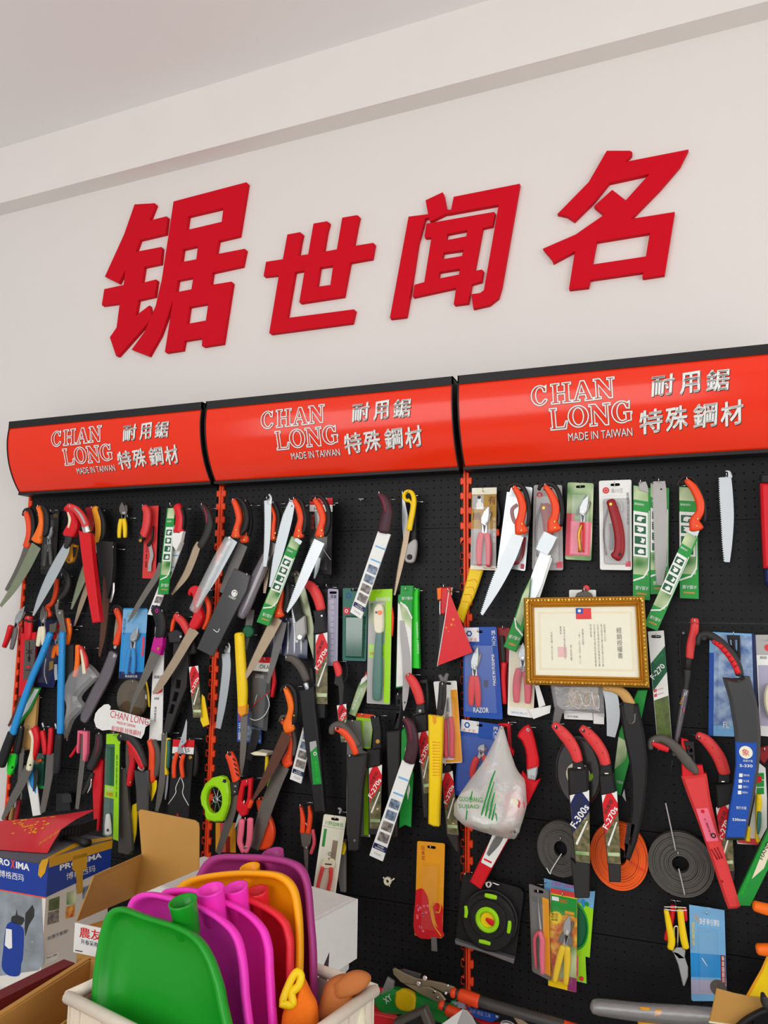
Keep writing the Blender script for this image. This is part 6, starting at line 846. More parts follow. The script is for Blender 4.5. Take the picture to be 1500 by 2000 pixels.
t = T('sleeved_saw', 'orange handled saw in a slanting green sleeve, right bay', 'saw', SAWG)
osaw(t, [(902, 150, 40), (955, 205, 60), (1000, 300, 66), (1000, 380, 60), (962, 440, 72), (975, 500, 104)], [(835, 190, 16), (850, 150, 26), (900, 122, 26), (960, 150, 20), (1020, 270, 20), (1038, 360, 22), (1035, 450, 22)], [(960, 500, 76), (945, 540, 76)], 0.07, 'orange', 'bright', bolts=[(985, 426), (978, 478)], teeth=0); gsleeve(t, [(905, 520), (985, 575), (690, 1245), (590, 1205)], 0.076); done(t, (905, 145), 0.08, 'the slanting green sleeved saw')
t = T('bare_saw', 'lone pinkish white saw blade with hooked top at upper right', 'saw', SAWG); t.bl([(1188, 120, 80), (1196, 250, 88), (1205, 420, 84), (1204, 600, 64), (1202, 742, 34)], 0.03, 'bright', -1, 0.0065, 0.004); t.sw('tang', [(1190, 76, 10), (1215, 82, 20), (1222, 120, 34)], 0.029, 0.003, 'bright'); done(t, (1192, 112), 0.03, 'the lone white blade')
t = T('sheathed_saw', 'red scabbard with black cap and navy end at the right edge', 'saw', SAWG); t.pl('cap', [(1438, 110), (1560, 110), (1560, 180), (1436, 176)], 0.04, 0.03, 'black', bev=0.004); t.pl('scabbard', [(1436, 176), (1560, 178), (1560, 792), (1462, 790), (1448, 500)], 0.04, 0.032, 'red', bev=0.006); t.pl('end', [(1468, 790), (1560, 792), (1560, 940), (1500, 935), (1472, 890)], 0.042, 0.028, 'navy', bev=0.005); done(t, (1485, 125), 0.05, 'the red scabbard at the right edge')
# ------------------------------------------------------------------ right bay, framed certificate
crop('H7')
t = T('framed_certificate', 'gold framed certificate with small printed flag and columns of characters', 'picture frame'); O = [(130, 150), (1385, 130), (1440, 1085), (150, 1050)]; d = 0.115
ring = lambda a, b: [[lerp(O[0], O[2], 0)]]
def inset(k): c = [bq(O, k*0.72, k), bq(O, 1-k*0.72, k), bq(O, 1-k*0.72, 1-k), bq(O, k*0.72, 1-k)]; return c
t.pl('backing', inset(0.02), d, 0.006, 'rust')
for nm, a, b, h0, h1, mt in (('outer_moulding', 0.0, 0.055, 0.0, 0.022, 'gold'), ('inner_moulding', 0.055, 0.085, 0.004, 0.014, 'brass'), ('bead_strip', 0.085, 0.11, 0.004, 0.011, 'gold')):
    Pa, Pb = ccw(wp(inset(a), d)), ccw(wp(inset(b), d)); y0, y1, y2 = -d-h0, -d-h0-h1, -d-h0-h1*0.7; mid = [((p[0]+r[0])/2, (p[1]+r[1])/2) for p, r in zip(Pa, Pb)]
    V = [(x, y0, z) for x, z in Pa] + [(x, y2, z) for x, z in Pa] + [(x, y1, z) for x, z in mid] + [(x, y2, z) for x, z in Pb] + [(x, y0, z) for x, z in Pb]
    t.raw(nm, (V, [(k*4+i, k*4+(i+1) % 4, (k+1)*4+(i+1) % 4, (k+1)*4+i) for k in range(4) for i in range(4)], False), mt)
p = t.pl('certificate', inset(0.108), d+0.006, 0.001, 'paper', bev=0); e = d+0.0072
I = inset(0.108)
for u0, v0, u1, v1 in ((0.04, 0.07, 0.96, 0.10), (0.04, 0.89, 0.96, 0.92), (0.04, 0.1, 0.06, 0.89), (0.94, 0.1, 0.96, 0.89)): pr(t, 'print_border', I, (u0, v0, u1, v1), e, 'cream', p)
f = pr(t, 'print_flag', I, (0.41, 0.02, 0.56, 0.18), e+0.0004, 'coral', p); pr(t, 'print_canton', I, (0.41, 0.02, 0.48, 0.10), e+0.0009, 'blue', p); t.disc('print_sun', bq(I, 0.445, 0.06), 17, e+0.0015, 0.0003, 'white', p, n=12)
qtx(t, '經銷授權書', I, 0.8, 0.3, 0.85, 0.74, e, 'grey', p, vert=True)
for u, v0, v1, s_ in ((0.685, 0.25, 0.5, '茲授權工公司'), (0.655, 0.25, 0.86, '為台灣長大龍企業有限公司中國'), (0.62, 0.25, 0.86, '山西省運城地區的經銷商全權'), (0.585, 0.25, 0.86, '公司鋸系列產品的銷售業務'), (0.55, 0.25, 0.44, '特發此書'), (0.47, 0.32, 0.55, '授權至此期'), (0.435, 0.37, 0.82, '二零一八年五月至二零二三'), (0.35, 0.55, 0.78, '特此授權'), (0.29, 0.28, 0.76, '台灣長大龍企業有限公司'), (0.255, 0.28, 0.4, '董事長'), (0.165, 0.36, 0.78, '中華民國一零七年五月')): qtx(t, s_, I, u-0.009, v0, u+0.009, v1, e, 'faint', p, vert=True)
pr(t, 'print_seal', I, (0.22, 0.58, 0.31, 0.73), e-0.0003, 'seal', p)
for i in range(34):
    for v in (0.028, 0.972): t.disc('ornament', bq(O, 0.03+0.94*i/33, v), 9 if i % 3 else 14, d+0.021, 0.003, 'brass', n=6)
for i in range(22):
    for u in (0.02, 0.98): t.disc('ornament', bq(O, u, 0.05+0.9*i/21), 9 if i % 3 else 14, d+0.021, 0.003, 'brass', n=6)
t.pl('hanger', [(660, 140), (680, 100), (730, 80), (745, 50), (780, 50), (790, 80), (830, 100), (850, 138)], d+0.004, 0.004, 'bgrey', holes=[[(750, 70), (770, 70), (770, 90), (750, 90)]]); t.fin(); hook((760, 76), d, 'the gold framed certificate')
t = T('wall_clip', 'white plastic clip with red top behind the certificate hanger', 'clip'); t.card('plate', [(600, 65), (880, 65), (880, 150), (600, 150)], 0.09, 0.004, 'white', 0.004); t.disc('knob', (780, 50), 34, 0.088, 0.01, 'coral'); t.fin()
# ------------------------------------------------------------------ right bay, middle and lower rows
crop('B4')
t = T('hang_card', 'tall white card with green number band and garden photograph', 'tool pack', PACKG); crop('D'); Q = [(146, 308), (326, 296), (420, 1560), (262, 1650)]
c = t.card('card', Q, 0.04, 0.0016, 'white', 0.002, hole=(240, 365)); t.pl('print_band', [bq(Q, 0.02, 0.27), bq(Q, 1, 0.14), bq(Q, 1, 0.37), bq(Q, 0.02, 0.5)], 0.0418, 0.0005, 'dgreen', bev=0, par=c); t.tx('F-270', bq(Q, 0.12, 0.41), bq(Q, 0.95, 0.32), 60, 0.0424, 'white', c, bold=0.02); t.tx('專業級手鋸', bq(Q, 0.3, 0.28), bq(Q, 0.9, 0.22), 40, 0.0424, 'green', c); pr(t, 'print_photo', Q, (0.02, 0.58, 0.98, 1), 0.0418, 'photo_tree', c)
for v in (0.49, 0.53): pr(t, 'print_mark', Q, (0.05, v, 0.25, v+0.025), 0.0418, 'rose', c); pr(t, 'print_line', Q, (0.3, v+0.01, 0.7, v+0.014), 0.0418, 'coral', c)
done(t, (240, 360), 0.042, 'the tall green band card')
t = T('stick_saw', 'slim red and black telescopic saw in a clear printed tube', 'saw', SAWG); t.sw('handle', [(672, 175, 92), (668, 290, 96), (630, 450, 96), (615, 600, 88)], 0.05, 0.022, 'coral'); t.disc('hole', (650, 215), 12, 0.0725, 0.001, 'dred'); t.disc('hole', (702, 218), 9, 0.0725, 0.001, 'dred'); t.sw('collar', [(605, 610, 88), (592, 720, 78)], 0.05, 0.022, 'black'); t.sw('neck', [(590, 745, 88), (582, 880, 66), (560, 1000, 60)], 0.052, 0.02, 'dgrey'); t.wire('clip', [(560, 350), (515, 340), (508, 560), (520, 700), (545, 830)], 0.05, 0.003, 'black'); t.disc('bead', (545, 325), 16, 0.05, 0.008, 'grey')
t.sw('tube', [(572, 960, 74), (520, 1250, 66), (440, 1690, 48)], 0.05, 0.024, 'clearlilac'); t.sw('blade', [(565, 980, 40), (515, 1250, 34), (440, 1680, 24)], 0.058, 0.008, 'black'); t.sw('print_strip', [(556, 1160, 12), (548, 1220, 12)], 0.075, 0.002, 'rose'); t.tx('SAW', (522, 1130), (560, 1050), 22, 0.0765, 'amber'); t.sw('tip', [(425, 1750, 18), (405, 1870, 12)], 0.056, 0.008, 'dgrey'); done(t, (672, 200), 0.06, 'the slim telescopic saw')
t = T('sheathed_saw', 'large black red ribbed handle saw in a blue numbered clear scabbard', 'saw', SAWG)
h = t.sw('handle', [(705, 455, 40), (722, 370, 70), (800, 338, 90), (900, 385, 100), (1000, 470, 104), (1090, 580, 108), (1150, 700, 104), (1175, 790, 92)], 0.1, 0.026, 'dgrey'); t.sw('insert', [(880, 420, 50), (960, 470, 60), (1050, 570, 64), (1115, 670, 66), (1160, 770, 66)], 0.118, 0.012, 'red'); t.disc('hole', (780, 380), 30, 0.1265, 0.001, 'black', h); t.disc('screw', (888, 425), 24, 0.1305, 0.002, 'dred', h); t.pl('neck', [(1140, 780), (1200, 755), (1212, 790), (1150, 825)], 0.108, 0.012, 'white')
for i in range(6): t.wire('rib', [(940+i*36, 448+i*52), (975+i*36, 428+i*52)], 0.1305, 0.0015, 'dred', h)
crop('B4'); F_ = [(1165, 85), (1215, 88), (1270, 100), (1320, 72), (1362, 78), (1400, 220), (1428, 330), (1440, 480), (1436, 640), (1420, 800), (1385, 980), (1350, 1150), (1330, 1262), (1183, 1262), (1205, 1080), (1240, 880), (1258, 700), (1252, 480), (1215, 250)]
t.pl('film', F_, 0.098, 0.03, 'smoke', bev=0.008); t.pl('scabbard', [(1185, 95), (1345, 85), (1385, 240), (1415, 420), (1418, 560), (1258, 560), (1245, 420), (1215, 230)], 0.104, 0.018, 'dgrey', bev=0.004)
s_ = t.pl('lower_sleeve', [(1258, 556), (1420, 560), (1412, 760), (1372, 1000), (1325, 1258), (1188, 1258), (1215, 1060), (1245, 880), (1262, 720)], 0.124, 0.006, 'blue', bev=0.003); e = 0.1305
t.disc('print_badge', (1338, 635), 48, e, 0.0005, 'paper', s_, n=24); t.tx('象', (1312, 660), (1365, 662), 52, e+0.0006, 'red', s_); t.tx('高貴大象', (1318, 704), (1390, 708), 18, e, 'white', s_); t.tx('S-330', (1293, 742), (1388, 746), 22, e, 'white', s_, bold=0.02); t.tx('330mm', (1240, 1136), (1338, 1140), 20, e, 'white', s_, bold=0.02); t.tx('替刃式鋸', (1268, 1050), (1342, 1054), 22, e, 'white', s_)
for i, s2 in enumerate(('園林用', '木工用', '造園木工', '整枝用人')): y = 802+i*42; x = 1288-i*3; t.card('print_icon', [(x, y-12), (x+26, y-12), (x+26, y+14), (x, y+14)], e, 0.0005, 'white', 0.0005, s_); t.tx(s2, (x+34, y+8), (x+76, y+10), 16, e, 'white', s_)
done(t, (1307, 1), 0.112, 'the large black red handle') if False else t.fin(); crop('D'); hook((782, 382), 0.105, 'the large black red handled saw')
t = T('carded_saw', 'light blue clamshell card with white swirl behind the large black handle', 'tool pack', PACKG); Q = [(842, 312), (1352, 335), (1392, 1500), (828, 1482)]; c = t.card('card', Q, 0.03, 0.002, 'lblue', 0.006); pr(t, 'print_photo', Q, (0.1, 0.02, 0.95, 0.9), 0.0322, 'photo_swirl', c); pr(t, 'print_edge', Q, (0, 0.2, 0.1, 1), 0.0322, 'blue', c); pr(t, 'print_edge', Q, (0.93, 0, 1, 1), 0.0322, 'navy', c); qtx(t, 'FL', Q, 0.3, 0.86, 0.42, 0.92, 0.033, 'white', c); blister(t, sub(Q, 0.14, 0.18, 0.9, 0.95), 0.033, 0.02); t.pl('inner_case', [(1035, 350), (1180, 350), (1190, 640), (1140, 560), (1050, 440)], 0.056, 0.014, 'black', holes=[[(1065, 400), (1090, 400), (1095, 470), (1070, 450)], [(1125, 400), (1155, 400), (1155, 540), (1130, 500)]]); t.fin(); hook((1105, 340), 0.034, 'the light blue clamshell card')
t = T('carded_tool', 'white grey dotted card with cream round tool at the right edge', 'tool pack', PACKG); Q = [(1358, 345), (1640, 345), (1640, 1500), (1410, 1482)]; c = t.card('card', Q, 0.024, 0.002, 'white', 0.004); pr(t, 'print_header', Q, (0, 0, 1, 0.2), 0.0262, 'lgrey', c); pr(t, 'print_grid', Q, (0.05, 0.3, 0.95, 0.9), 0.0262, 'lilac', c); t.disc('print_emblem', (1500, 490), 40, 0.0268, 0.0005, 'coral', c); qtx(t, '桃形', Q, 0.15, 0.21, 0.45, 0.24, 0.0268, 'ink', c); t.disc('tool', (1540, 1090), 90, 0.03, 0.016, 'cream', n=24, ry=210); t.fin(); hook((1500, 400), 0.03, 'the dotted card at the right edge')
crop('B4')
t = T('sheathed_saw', 'wooden handled saw in a very long curved black scabbard', 'saw', SAWG); t.sw('handle', [(300, 160, 44), (370, 165, 60), (440, 200, 74), (485, 265, 76), (500, 300, 70)], 0.09, 0.022, 'wood'); t.pl('scabbard', [(412, 285), (440, 262), (552, 278), (560, 330), (598, 500), (618, 680), (614, 850), (590, 1050), (545, 1270), (490, 1416), (443, 1388), (475, 1240), (500, 1040), (500, 860), (486, 690), (445, 500)], 0.09, 0.026, 'black', holes=[[(488, 1150), (508, 1158), (488, 1278), (470, 1270)]], bev=0.006); t.wire('clip', [(455, 350), (470, 400), (490, 420), (520, 410), (525, 350)], 0.117, 0.0025, 'grey'); t.pl('pocket', [(440, 268), (520, 280), (520, 400), (500, 425), (470, 415), (445, 340)], 0.116, 0.004, 'dgrey'); t.fin(); hook((330, 160), 0.1, 'the wooden handled saw')
t = T('bare_saw', 'broad steel blade behind the long curved black scabbard', 'saw', SAWG); t.bl([(330, 165, 90), (355, 250, 100), (365, 380, 96), (350, 520, 60)], 0.06, 'steel', 0); t.fin()
t = T('sleeved_saw', 'green sleeve strip visible behind the long curved black scabbard', 'tool pack', SAWG); c = t.pl('sleeve', [(545, 180), (618, 178), (575, 380), (470, 760), (420, 950), (365, 940), (380, 700), (410, 480)], 0.036, 0.006, 'green'); t.pl('print_photo', [(405, 520), (470, 560), (460, 690), (375, 760)], 0.0425, 0.0005, 'photo_leaf', par=c); t.tx('火鋸人', (438, 850), (390, 838), 22, 0.0427, 'white', c); t.pl('tip', [(430, 950), (448, 900), (462, 1000)], 0.036, 0.002, 'steel'); t.fin()
for (lab, hp, col, Q, tail, neck, coll, lc, txt, d, wh) in (
 ('red handled saw with dark blue number label, left of the label pair', [(-60, 430, 60), (-10, 480, 84), (45, 545, 92), (88, 620, 86), (112, 695, 74)], 'coral', [(48, 945), (190, 912), (196, 1446), (92, 1430)], [(60, 1400), (196, 1430), (195, 1685), (92, 1685)], [(75, 692, 0), (145, 690, 0), (160, 750, 0), (75, 750, 0)], [(38, 748), (185, 740), (192, 912), (48, 945)], 'navy', 'F-300s', 0.085, 'the blue labelled red saw'),
 ('red handled saw with red number label, right of the label pair', [(140, 455, 60), (190, 500, 84), (245, 565, 92), (290, 640, 88), (315, 715, 76)], 'coral', [(282, 945), (394, 920), (422, 1452), (328, 1442)], [(330, 1430), (422, 1440), (424, 1570), (340, 1568)], [(282, 715, 0), (350, 712, 0), (365, 790, 0), (270, 790, 0)], [(263, 790), (372, 775), (392, 920), (275, 945)], 'red', 'F-270s', 0.08, 'the red labelled red saw'),
 ('red handled saw with red label, half behind the blue numbered scabbard', [(985, 505, 60), (1040, 540, 84), (1095, 600, 94), (1145, 680, 96), (1180, 780, 88)], 'coral', [(1118, 1040), (1226, 1005), (1250, 1500), (1180, 1500)], [(1170, 1480), (1252, 1490), (1246, 1560), (1200, 1560)], [(1130, 785, 0), (1212, 785, 0), (1212, 850, 0), (1130, 850, 0)], [(1108, 862), (1236, 848), (1228, 1002), (1118, 1042)], 'red', 'F-270s', 0.05, 'the half hidden red saw')):
    t = T('sheathed_saw', lab, 'saw', SAWG); h = t.sw('handle', hp, d, 0.024, col); t.disc('hole', (hp[0][0]+8, hp[0][1]+22), 12, d+0.0245, 0.001, 'black', h)
    for i in (1, 2, 3): t.disc('dimple', (hp[i][0], hp[i][1]), 4, d+0.0242, 0.001, 'dred', h)
    t.pl('neck', [p[:2] for p in neck], d+0.001, 0.022, 'black'); t.wire('clip', [lerp(neck[3], neck[2], 0.35), lerp(neck[3], neck[2], 0.5), lerp(neck[3], neck[2], 0.65)], d+0.024, 0.003, 'chrome'); t.pl('collar', coll, d-0.002, 0.028, 'black', bev=0.005); t.pl('scabbard', [Q[0], Q[1], tail[1], tail[2], tail[3], tail[0], Q[3]], d, 0.022, 'dgrey', bev=0.003); flabel(t, Q, d+0.0225, lc, txt); t.fin(); hook((hp[0][0]+8, hp[0][1]+22), d+0.01, wh)
t = T('wire_disc', 'round dark clear clamshell of wire behind the label pair', 'tool pack', PACKG); t.disc('clamshell', (115, 770), 165, 0.03, 0.02, 'smoke', n=32, ry=250); t.disc('coil', (115, 770), 140, 0.034, 0.01, 'black', n=30, inner=0.5, ry=210); t.disc('label', (110, 800), 90, 0.0505, 0.0006, 'cream', n=24); t.pl('print_leaf', [(190, 800), (215, 790), (222, 815), (200, 850)], 0.0515, 0.0005, 'lime'); t.tx('LINE', (165, 778), (212, 778), 18, 0.0515, 'ink'); t.disc('rim', (115, 770), 168, 0.032, 0.012, 'clearlilac', n=32, inner=0.94, ry=254); t.fin()
t = T('bare_saw', 'grey toothed blade hanging just left of the label pair', 'saw', SAWG); t.bl([(30, -10, 70), (15, 80, 70), (-15, 250, 62), (-45, 400, 48), (-62, 462, 26)], 0.07, 'grey', -1, 0.006, 0.004); t.fin()
t = T('sheathed_saw', 'brown grey hook handled saw in a red scabbard with pink label', 'saw', SAWG); t.sw('handle', [(640, 600, 40), (652, 548, 56), (720, 530, 62), (795, 570, 74), (865, 640, 86), (925, 715, 86), (975, 775, 50)], 0.072, 0.024, 'bgrey'); t.sw('insert', [(655, 570, 30), (705, 590, 48), (765, 615, 40)], 0.092, 0.008, 'red'); t.pl('frame', [(862, 525), (915, 540), (935, 720), (1018, 720), (1030, 785), (870, 805), (865, 700)], 0.066, 0.02, 'red'); t.pl('strap', [(880, 540), (955, 545), (965, 700), (925, 700)], 0.062, 0.03, 'black', holes=[[(905, 580), (920, 580), (922, 600), (908, 600)], [(925, 600), (940, 600), (942, 620), (928, 620)], [(925, 645), (940, 645), (942, 665), (928, 665)]])
s_ = t.pl('scabbard', [(862, 800), (1045, 780), (1052, 808), (1075, 960), (1125, 1180), (1180, 1370), (1250, 1600), (1292, 1740), (1268, 1755), (1205, 1760), (1180, 1700), (1090, 1430), (985, 1130), (900, 910)], 0.064, 0.03, 'coral', bev=0.007); c = t.pl('label', [(972, 1048), (1058, 1042), (1138, 1282), (1050, 1288)], 0.0945, 0.0006, 'pink', par=s_, bev=0); t.disc('print_emblem', (1022, 1068), 14, 0.0952, 0.0005, 'red', s_); t.tx('ターボカット', (1035, 1120), (1075, 1215), 22, 0.0952, 'ink', s_, vert=True); t.disc('print_seal', (1100, 1245), 20, 0.0952, 0.0005, 'ink', s_, inner=0.5); t.tx('高性能鋸', (1050, 1150), (1085, 1250), 14, 0.0952, 'dred', s_, vert=True)
for i in range(3): t.wire('groove', [(1085+i*22, 1345-i*8), (1130+i*18, 1420-i*4)], 0.0945, 0.0018, 'dred', s_)
t.disc('rivet', (1165, 1580), 8, 0.0945, 0.002, 'dred', s_); t.fin(); hook((662, 560), 0.08, 'the red pink labelled scabbard')
crop('H5')
t = T('carded_tool', 'red based white card with yellow and teal garden knives, right edge', 'tool pack', PACKG); c = t.pl('card', [(500, 540), (575, 600), (590, 900), (590, 1180), (500, 1350), (300, 1340), (290, 1290), (400, 1260), (470, 900)], 0.04, 0.002, 'white'); t.pl('base', [(295, 1285), (520, 1290), (500, 1352), (310, 1330)], 0.0425, 0.001, 'coral'); t.sw('knife', [(505, 860, 50), (505, 960, 60), (490, 1100, 30), (485, 1260, 26), (500, 1305, 50)], 0.044, 0.014, 'yellow'); t.sw('knife', [(410, 1170, 40), (400, 1260, 44), (395, 1295, 60)], 0.044, 0.014, 'yellow'); t.sw('inlay', [(515, 1030, 40), (508, 1160, 44), (500, 1240, 20)], 0.056, 0.005, 'teal')
for i in range(3): t.card('print_icon', [(490, 650+72*i), (560, 648+72*i), (562, 710+72*i), (490, 712+72*i)], 0.0425, 0.0006, 'green', 0.001, c)
t.disc('print_dot', (500, 705), 40, 0.0432, 0.0005, 'red', c); t.pl('header', [(510, 400), (600, 380), (600, 500), (560, 560), (520, 520)], 0.03, 0.004, 'dred'); t.fin(); hook((560, 420), 0.045, 'the yellow knives card')
t = T('boxed_saw', 'long green box lettered HAND SAW slanting in at the right edge', 'tool pack', PACKG); c = t.pl('box', [(250, 1918), (420, 1928), (600, 1560), (760, 1230), (760, 880), (600, 1180)], 0.07, 0.016, 'green', bev=0.001); t.pl('print_blade', [(440, 1685), (545, 1420), (600, 1330), (600, 1480), (560, 1580)], 0.0865, 0.0006, 'cream', par=c); t.tx('HAND SAW', (548, 1500), (690, 1180), 36, 0.0874, 'ink', c); t.tx('garden quality', (355, 1840), (440, 1640), 26, 0.0868, 'bgreen', c); t.pl('print_corner', [(252, 1916), (300, 1920), (282, 1850)], 0.0866, 0.0006, 'tealfilm', par=c); t.fin()
# coils of strapping
def coil(label, c, r, ri, d, mat, squash=1.0, n=11):
    t = T('strap_coil', label, 'coil', 'coils of plastic strapping'); v = W(c, d); k = pxm(c, d); random.seed(int(c[0]))
    for i in range(n):
        ra = k*(ri + (r-ri)*(i+0.5)/n); w_ = k*(r-ri)/n*0.42; off = (random.random()-0.5)*0.006; cxo = (random.random()-0.5)*0.002
        pts = [(v.x+cxo+ra*squash*math.cos(a), -d-0.012+off, v.z+ra*math.sin(a)) for a in (2*math.pi*j/40 for j in range(40))]
        V, Fc = [], []
        for j, (x, y, z) in enumerate(pts):
            a = 2*math.pi*j/40
            for dr, dy in ((-w_, -0.011), (w_, -0.011), (w_, 0.011), (-w_, 0.011)): V.append((x+dr*math.cos(a), y+dy, z+dr*math.sin(a)))
        for j in range(40):
            l = (j+1) % 40
            for q_ in range(4): Fc.append((j*4+q_, j*4+(q_+1) % 4, l*4+(q_+1) % 4, l*4+q_))
        t.raw('winding', (V, Fc, False), mat)
    return t
crop('C4')
M('strap_grey', (84, 80, 76), 0.55, var=0.15, scale=80); M('strap_orange', (246, 96, 24), 0.45, var=0.05)
t = coil('smaller grey coil of strapping, left of the orange coil', (125, 322), 182, 52, 0.02, 'strap_grey', 0.86); t.wire('tie', [(126, 365), (60, 470), (50, 500), (25, 460)], 0.05, 0.0016, 'white'); t.wire('tail', [(80, 480), (145, 525)], 0.03, 0.003, 'strap_grey'); done(t, (122, 265), 0.03, 'the smaller grey coil')
t = coil('bright orange coil of strapping between the two grey coils', (508, 370), 224, 60, 0.02, 'strap_orange', 0.86); t.wire('tie', [(585, 420), (640, 460), (690, 490)], 0.05, 0.0016, 'coral'); done(t, (508, 305), 0.03, 'the orange coil')
t = coil('large grey coil of flat strapping tied with wire, right of orange coil', (915, 420), 216, 56, 0.02, 'strap_grey', 1.0, 14); t.wire('tie', [(818, 28), (855, 200), (885, 345)], 0.052, 0.002, 'lgrey'); t.wire('tie', [(905, 465), (930, 570), (945, 640)], 0.052, 0.002, 'lgrey'); done(t, (900, 362), 0.03, 'the large grey coil')
# ------------------------------------------------------------------ right bay, lowest goods
crop('H4')
t = T('carded_tool', 'light blue and green forest garden card with green hose disc', 'tool pack', PACKG); c = t.pl('card', [(272, 125), (800, 260), (805, 345), (1105, 335), (1075, 640), (1015, 1418), (945, 1400), (965, 1840), (790, 1800), (280, 600)], 0.02, 0.002, 'lblue'); t.pl('print_grass', [(800, 520), (900, 540), (1075, 630), (1015, 1418), (945, 1400), (962, 1836), (795, 1798)], 0.0225, 0.0008, 'lime', par=c); t.disc('disc', (790, 900), 175, 0.024, 0.012, 'dgreen', n=28, ry=320); t.disc('disc_rim', (790, 900), 205, 0.023, 0.008, 'green', n=28, inner=0.86, ry=370); t.tx('FOREST GARDEN', (395, 232), (795, 308), 55, 0.0225, 'hotpink', c); t.pl('print_figure', [(885, 560), (880, 500), (915, 470), (945, 500), (940, 580), (915, 620)], 0.0235, 0.0005, 'sky', par=c); t.disc('print_head', (920, 440), 26, 0.0235, 0.0005, 'skin', c); t.disc('print_bush', (970, 550), 36, 0.0235, 0.0005, 'green', c); t.pl('print_strip', [(795, 1370), (830, 1400), (830, 1740), (795, 1700)], 0.0235, 0.0008, 'pink', par=c); t.disc('print_flower', (880, 1760), 40, 0.0235, 0.0005, 'coral', c); t.fin(); hook((300, 180), 0.026, 'the forest garden card')
t = T('carded_pruner', 'red topped fruit photo card with yellow handled pruner', 'tool pack', PACKG); Q = [(375, 285), (815, 370), (800, 1985), (340, 1870)]; c = t.card('card', Q, 0.05, 0.002, 'photo_fruit', 0.005, hole=(580, 380)); pr(t, 'print_header', Q, (0, 0, 1, 0.05), 0.0522, 'coral', c); pr(t, 'print_green', Q, (0.02, 0.06, 0.98, 0.25), 0.0522, 'green', c); pr(t, 'print_border', Q, (0.02, 0.052, 0.98, 0.062), 0.0528, 'yellow', c); pr(t, 'print_leaf', Q, (0.4, 0.55, 0.98, 0.9), 0.0523, 'photo_leaf', c); pr(t, 'print_foot', Q, (0, 0.93, 0.7, 1), 0.0523, 'yellow', c); pr(t, 'print_corner', Q, (0.68, 0.86, 1, 1), 0.0526, 'purple', c)
t.pl('print_star', [(460+(115 if k % 2 else 92)*math.cos(k*math.pi/16), 770+(115 if k % 2 else 92)*math.sin(k*math.pi/16)) for k in range(32)], 0.0527, 0.0005, 'yellow', bev=0, par=c); t.tx('歡迎', (395, 730), (505, 740), 40, 0.0533, 'ink', c); t.tx('再次', (385, 770), (500, 780), 34, 0.0533, 'ink', c); t.tx('選購', (385, 815), (495, 825), 34, 0.0533, 'ink', c)
for v in (0.2, 0.24): pr(t, 'print_tag', Q, (0.55, v, 0.9, v+0.03), 0.0528, 'amber', c)
qtx(t, '專業剪', Q, 0.35, 0.09, 0.62, 0.13, 0.0528, 'orange', c); pr(t, 'print_logo', Q, (0.06, 0.08, 0.32, 0.12), 0.0528, 'white', c)
pruner(t, (650, 1010), (690, 720), (450, 1790), (630, 1830), 110, 0.056, 'yellow', 'steel', 0.5, 100); t.pl('shoulder', [(560, 1000), (620, 1060), (590, 1170), (500, 1150)], 0.06, 0.006, 'grey'); t.pl('shoulder', [(690, 1050), (740, 1100), (735, 1230), (640, 1200)], 0.06, 0.006, 'grey'); blister(t, sub(Q, 0.06, 0.16, 0.96, 0.92), 0.054, 0.024); t.fin(); hook((580, 375), 0.055, 'the yellow pruner card')
t = T('carded_pruner', 'clear grey pack with pink handled needle snips, lower right bay', 'tool pack', PACKG); Q = [(28, 210), (350, 330), (385, 1800), (78, 1640)]; c = t.card('card', Q, 0.06, 0.002, 'grey', 0.006, hole=(185, 340)); pr(t, 'print_panel', Q, (0.65, 0.1, 0.98, 0.95), 0.0622, 'amber', c); t.pl('blade', [(178, 440), (190, 600), (215, 800), (235, 960), (200, 960), (180, 700)], 0.068, 0.004, 'bright'); t.sw('handle', [(180, 990, 60), (128, 1080, 56), (130, 1300, 50), (150, 1560, 40)], 0.066, 0.016, 'rose'); t.sw('handle', [(210, 980, 60), (250, 1120, 90), (245, 1350, 90), (255, 1640, 80)], 0.066, 0.018, 'pink'); blister(t, sub(Q, 0.06, 0.12, 0.94, 0.97), 0.0625, 0.024); t.fin(); hook((185, 335), 0.062, 'the pink snips pack')
crop('C4')
t = T('pruner', 'yellow and red handled pruner hanging head down with steel hooked blade', 'pruner', PRUG)
for k, pts in enumerate(([(822, 735, 34), (840, 830, 44), (858, 930, 50), (850, 985, 44)], [(915, 735, 44), (925, 830, 46), (940, 930, 50), (952, 980, 46)])): t.sw('handle', pts, 0.05, 0.018, 'yellow')
t.sw('liner', [(868, 710, 38), (858, 800, 34), (830, 900, 40), (822, 930, 30)], 0.04, 0.014, 'red'); t.sw('liner', [(945, 725, 30), (950, 800, 26)], 0.04, 0.014, 'red'); t.pl('body', [(858, 1010), (890, 985), (930, 985), (950, 1010), (945, 1060), (905, 1060)], 0.054, 0.008, 'steel'); t.pl('blade', [(862, 1005), (905, 1020), (945, 1050), (968, 1120), (968, 1180), (945, 1245), (932, 1240), (900, 1100)], 0.056, 0.006, 'steel'); t.wire('spring', [(880, 980), (875, 870), (885, 850), (900, 862), (898, 980)], 0.058, 0.0022, 'chrome'); t.wire('tie', [(808, 735), (885, 745), (960, 742)], 0.072, 0.0012, 'white'); t.wire('tie', [(808, 720), (900, 722), (955, 725)], 0.07, 0.0012, 'white'); t.fin(); hook((885, 720), 0.056, 'the yellow and red pruner')
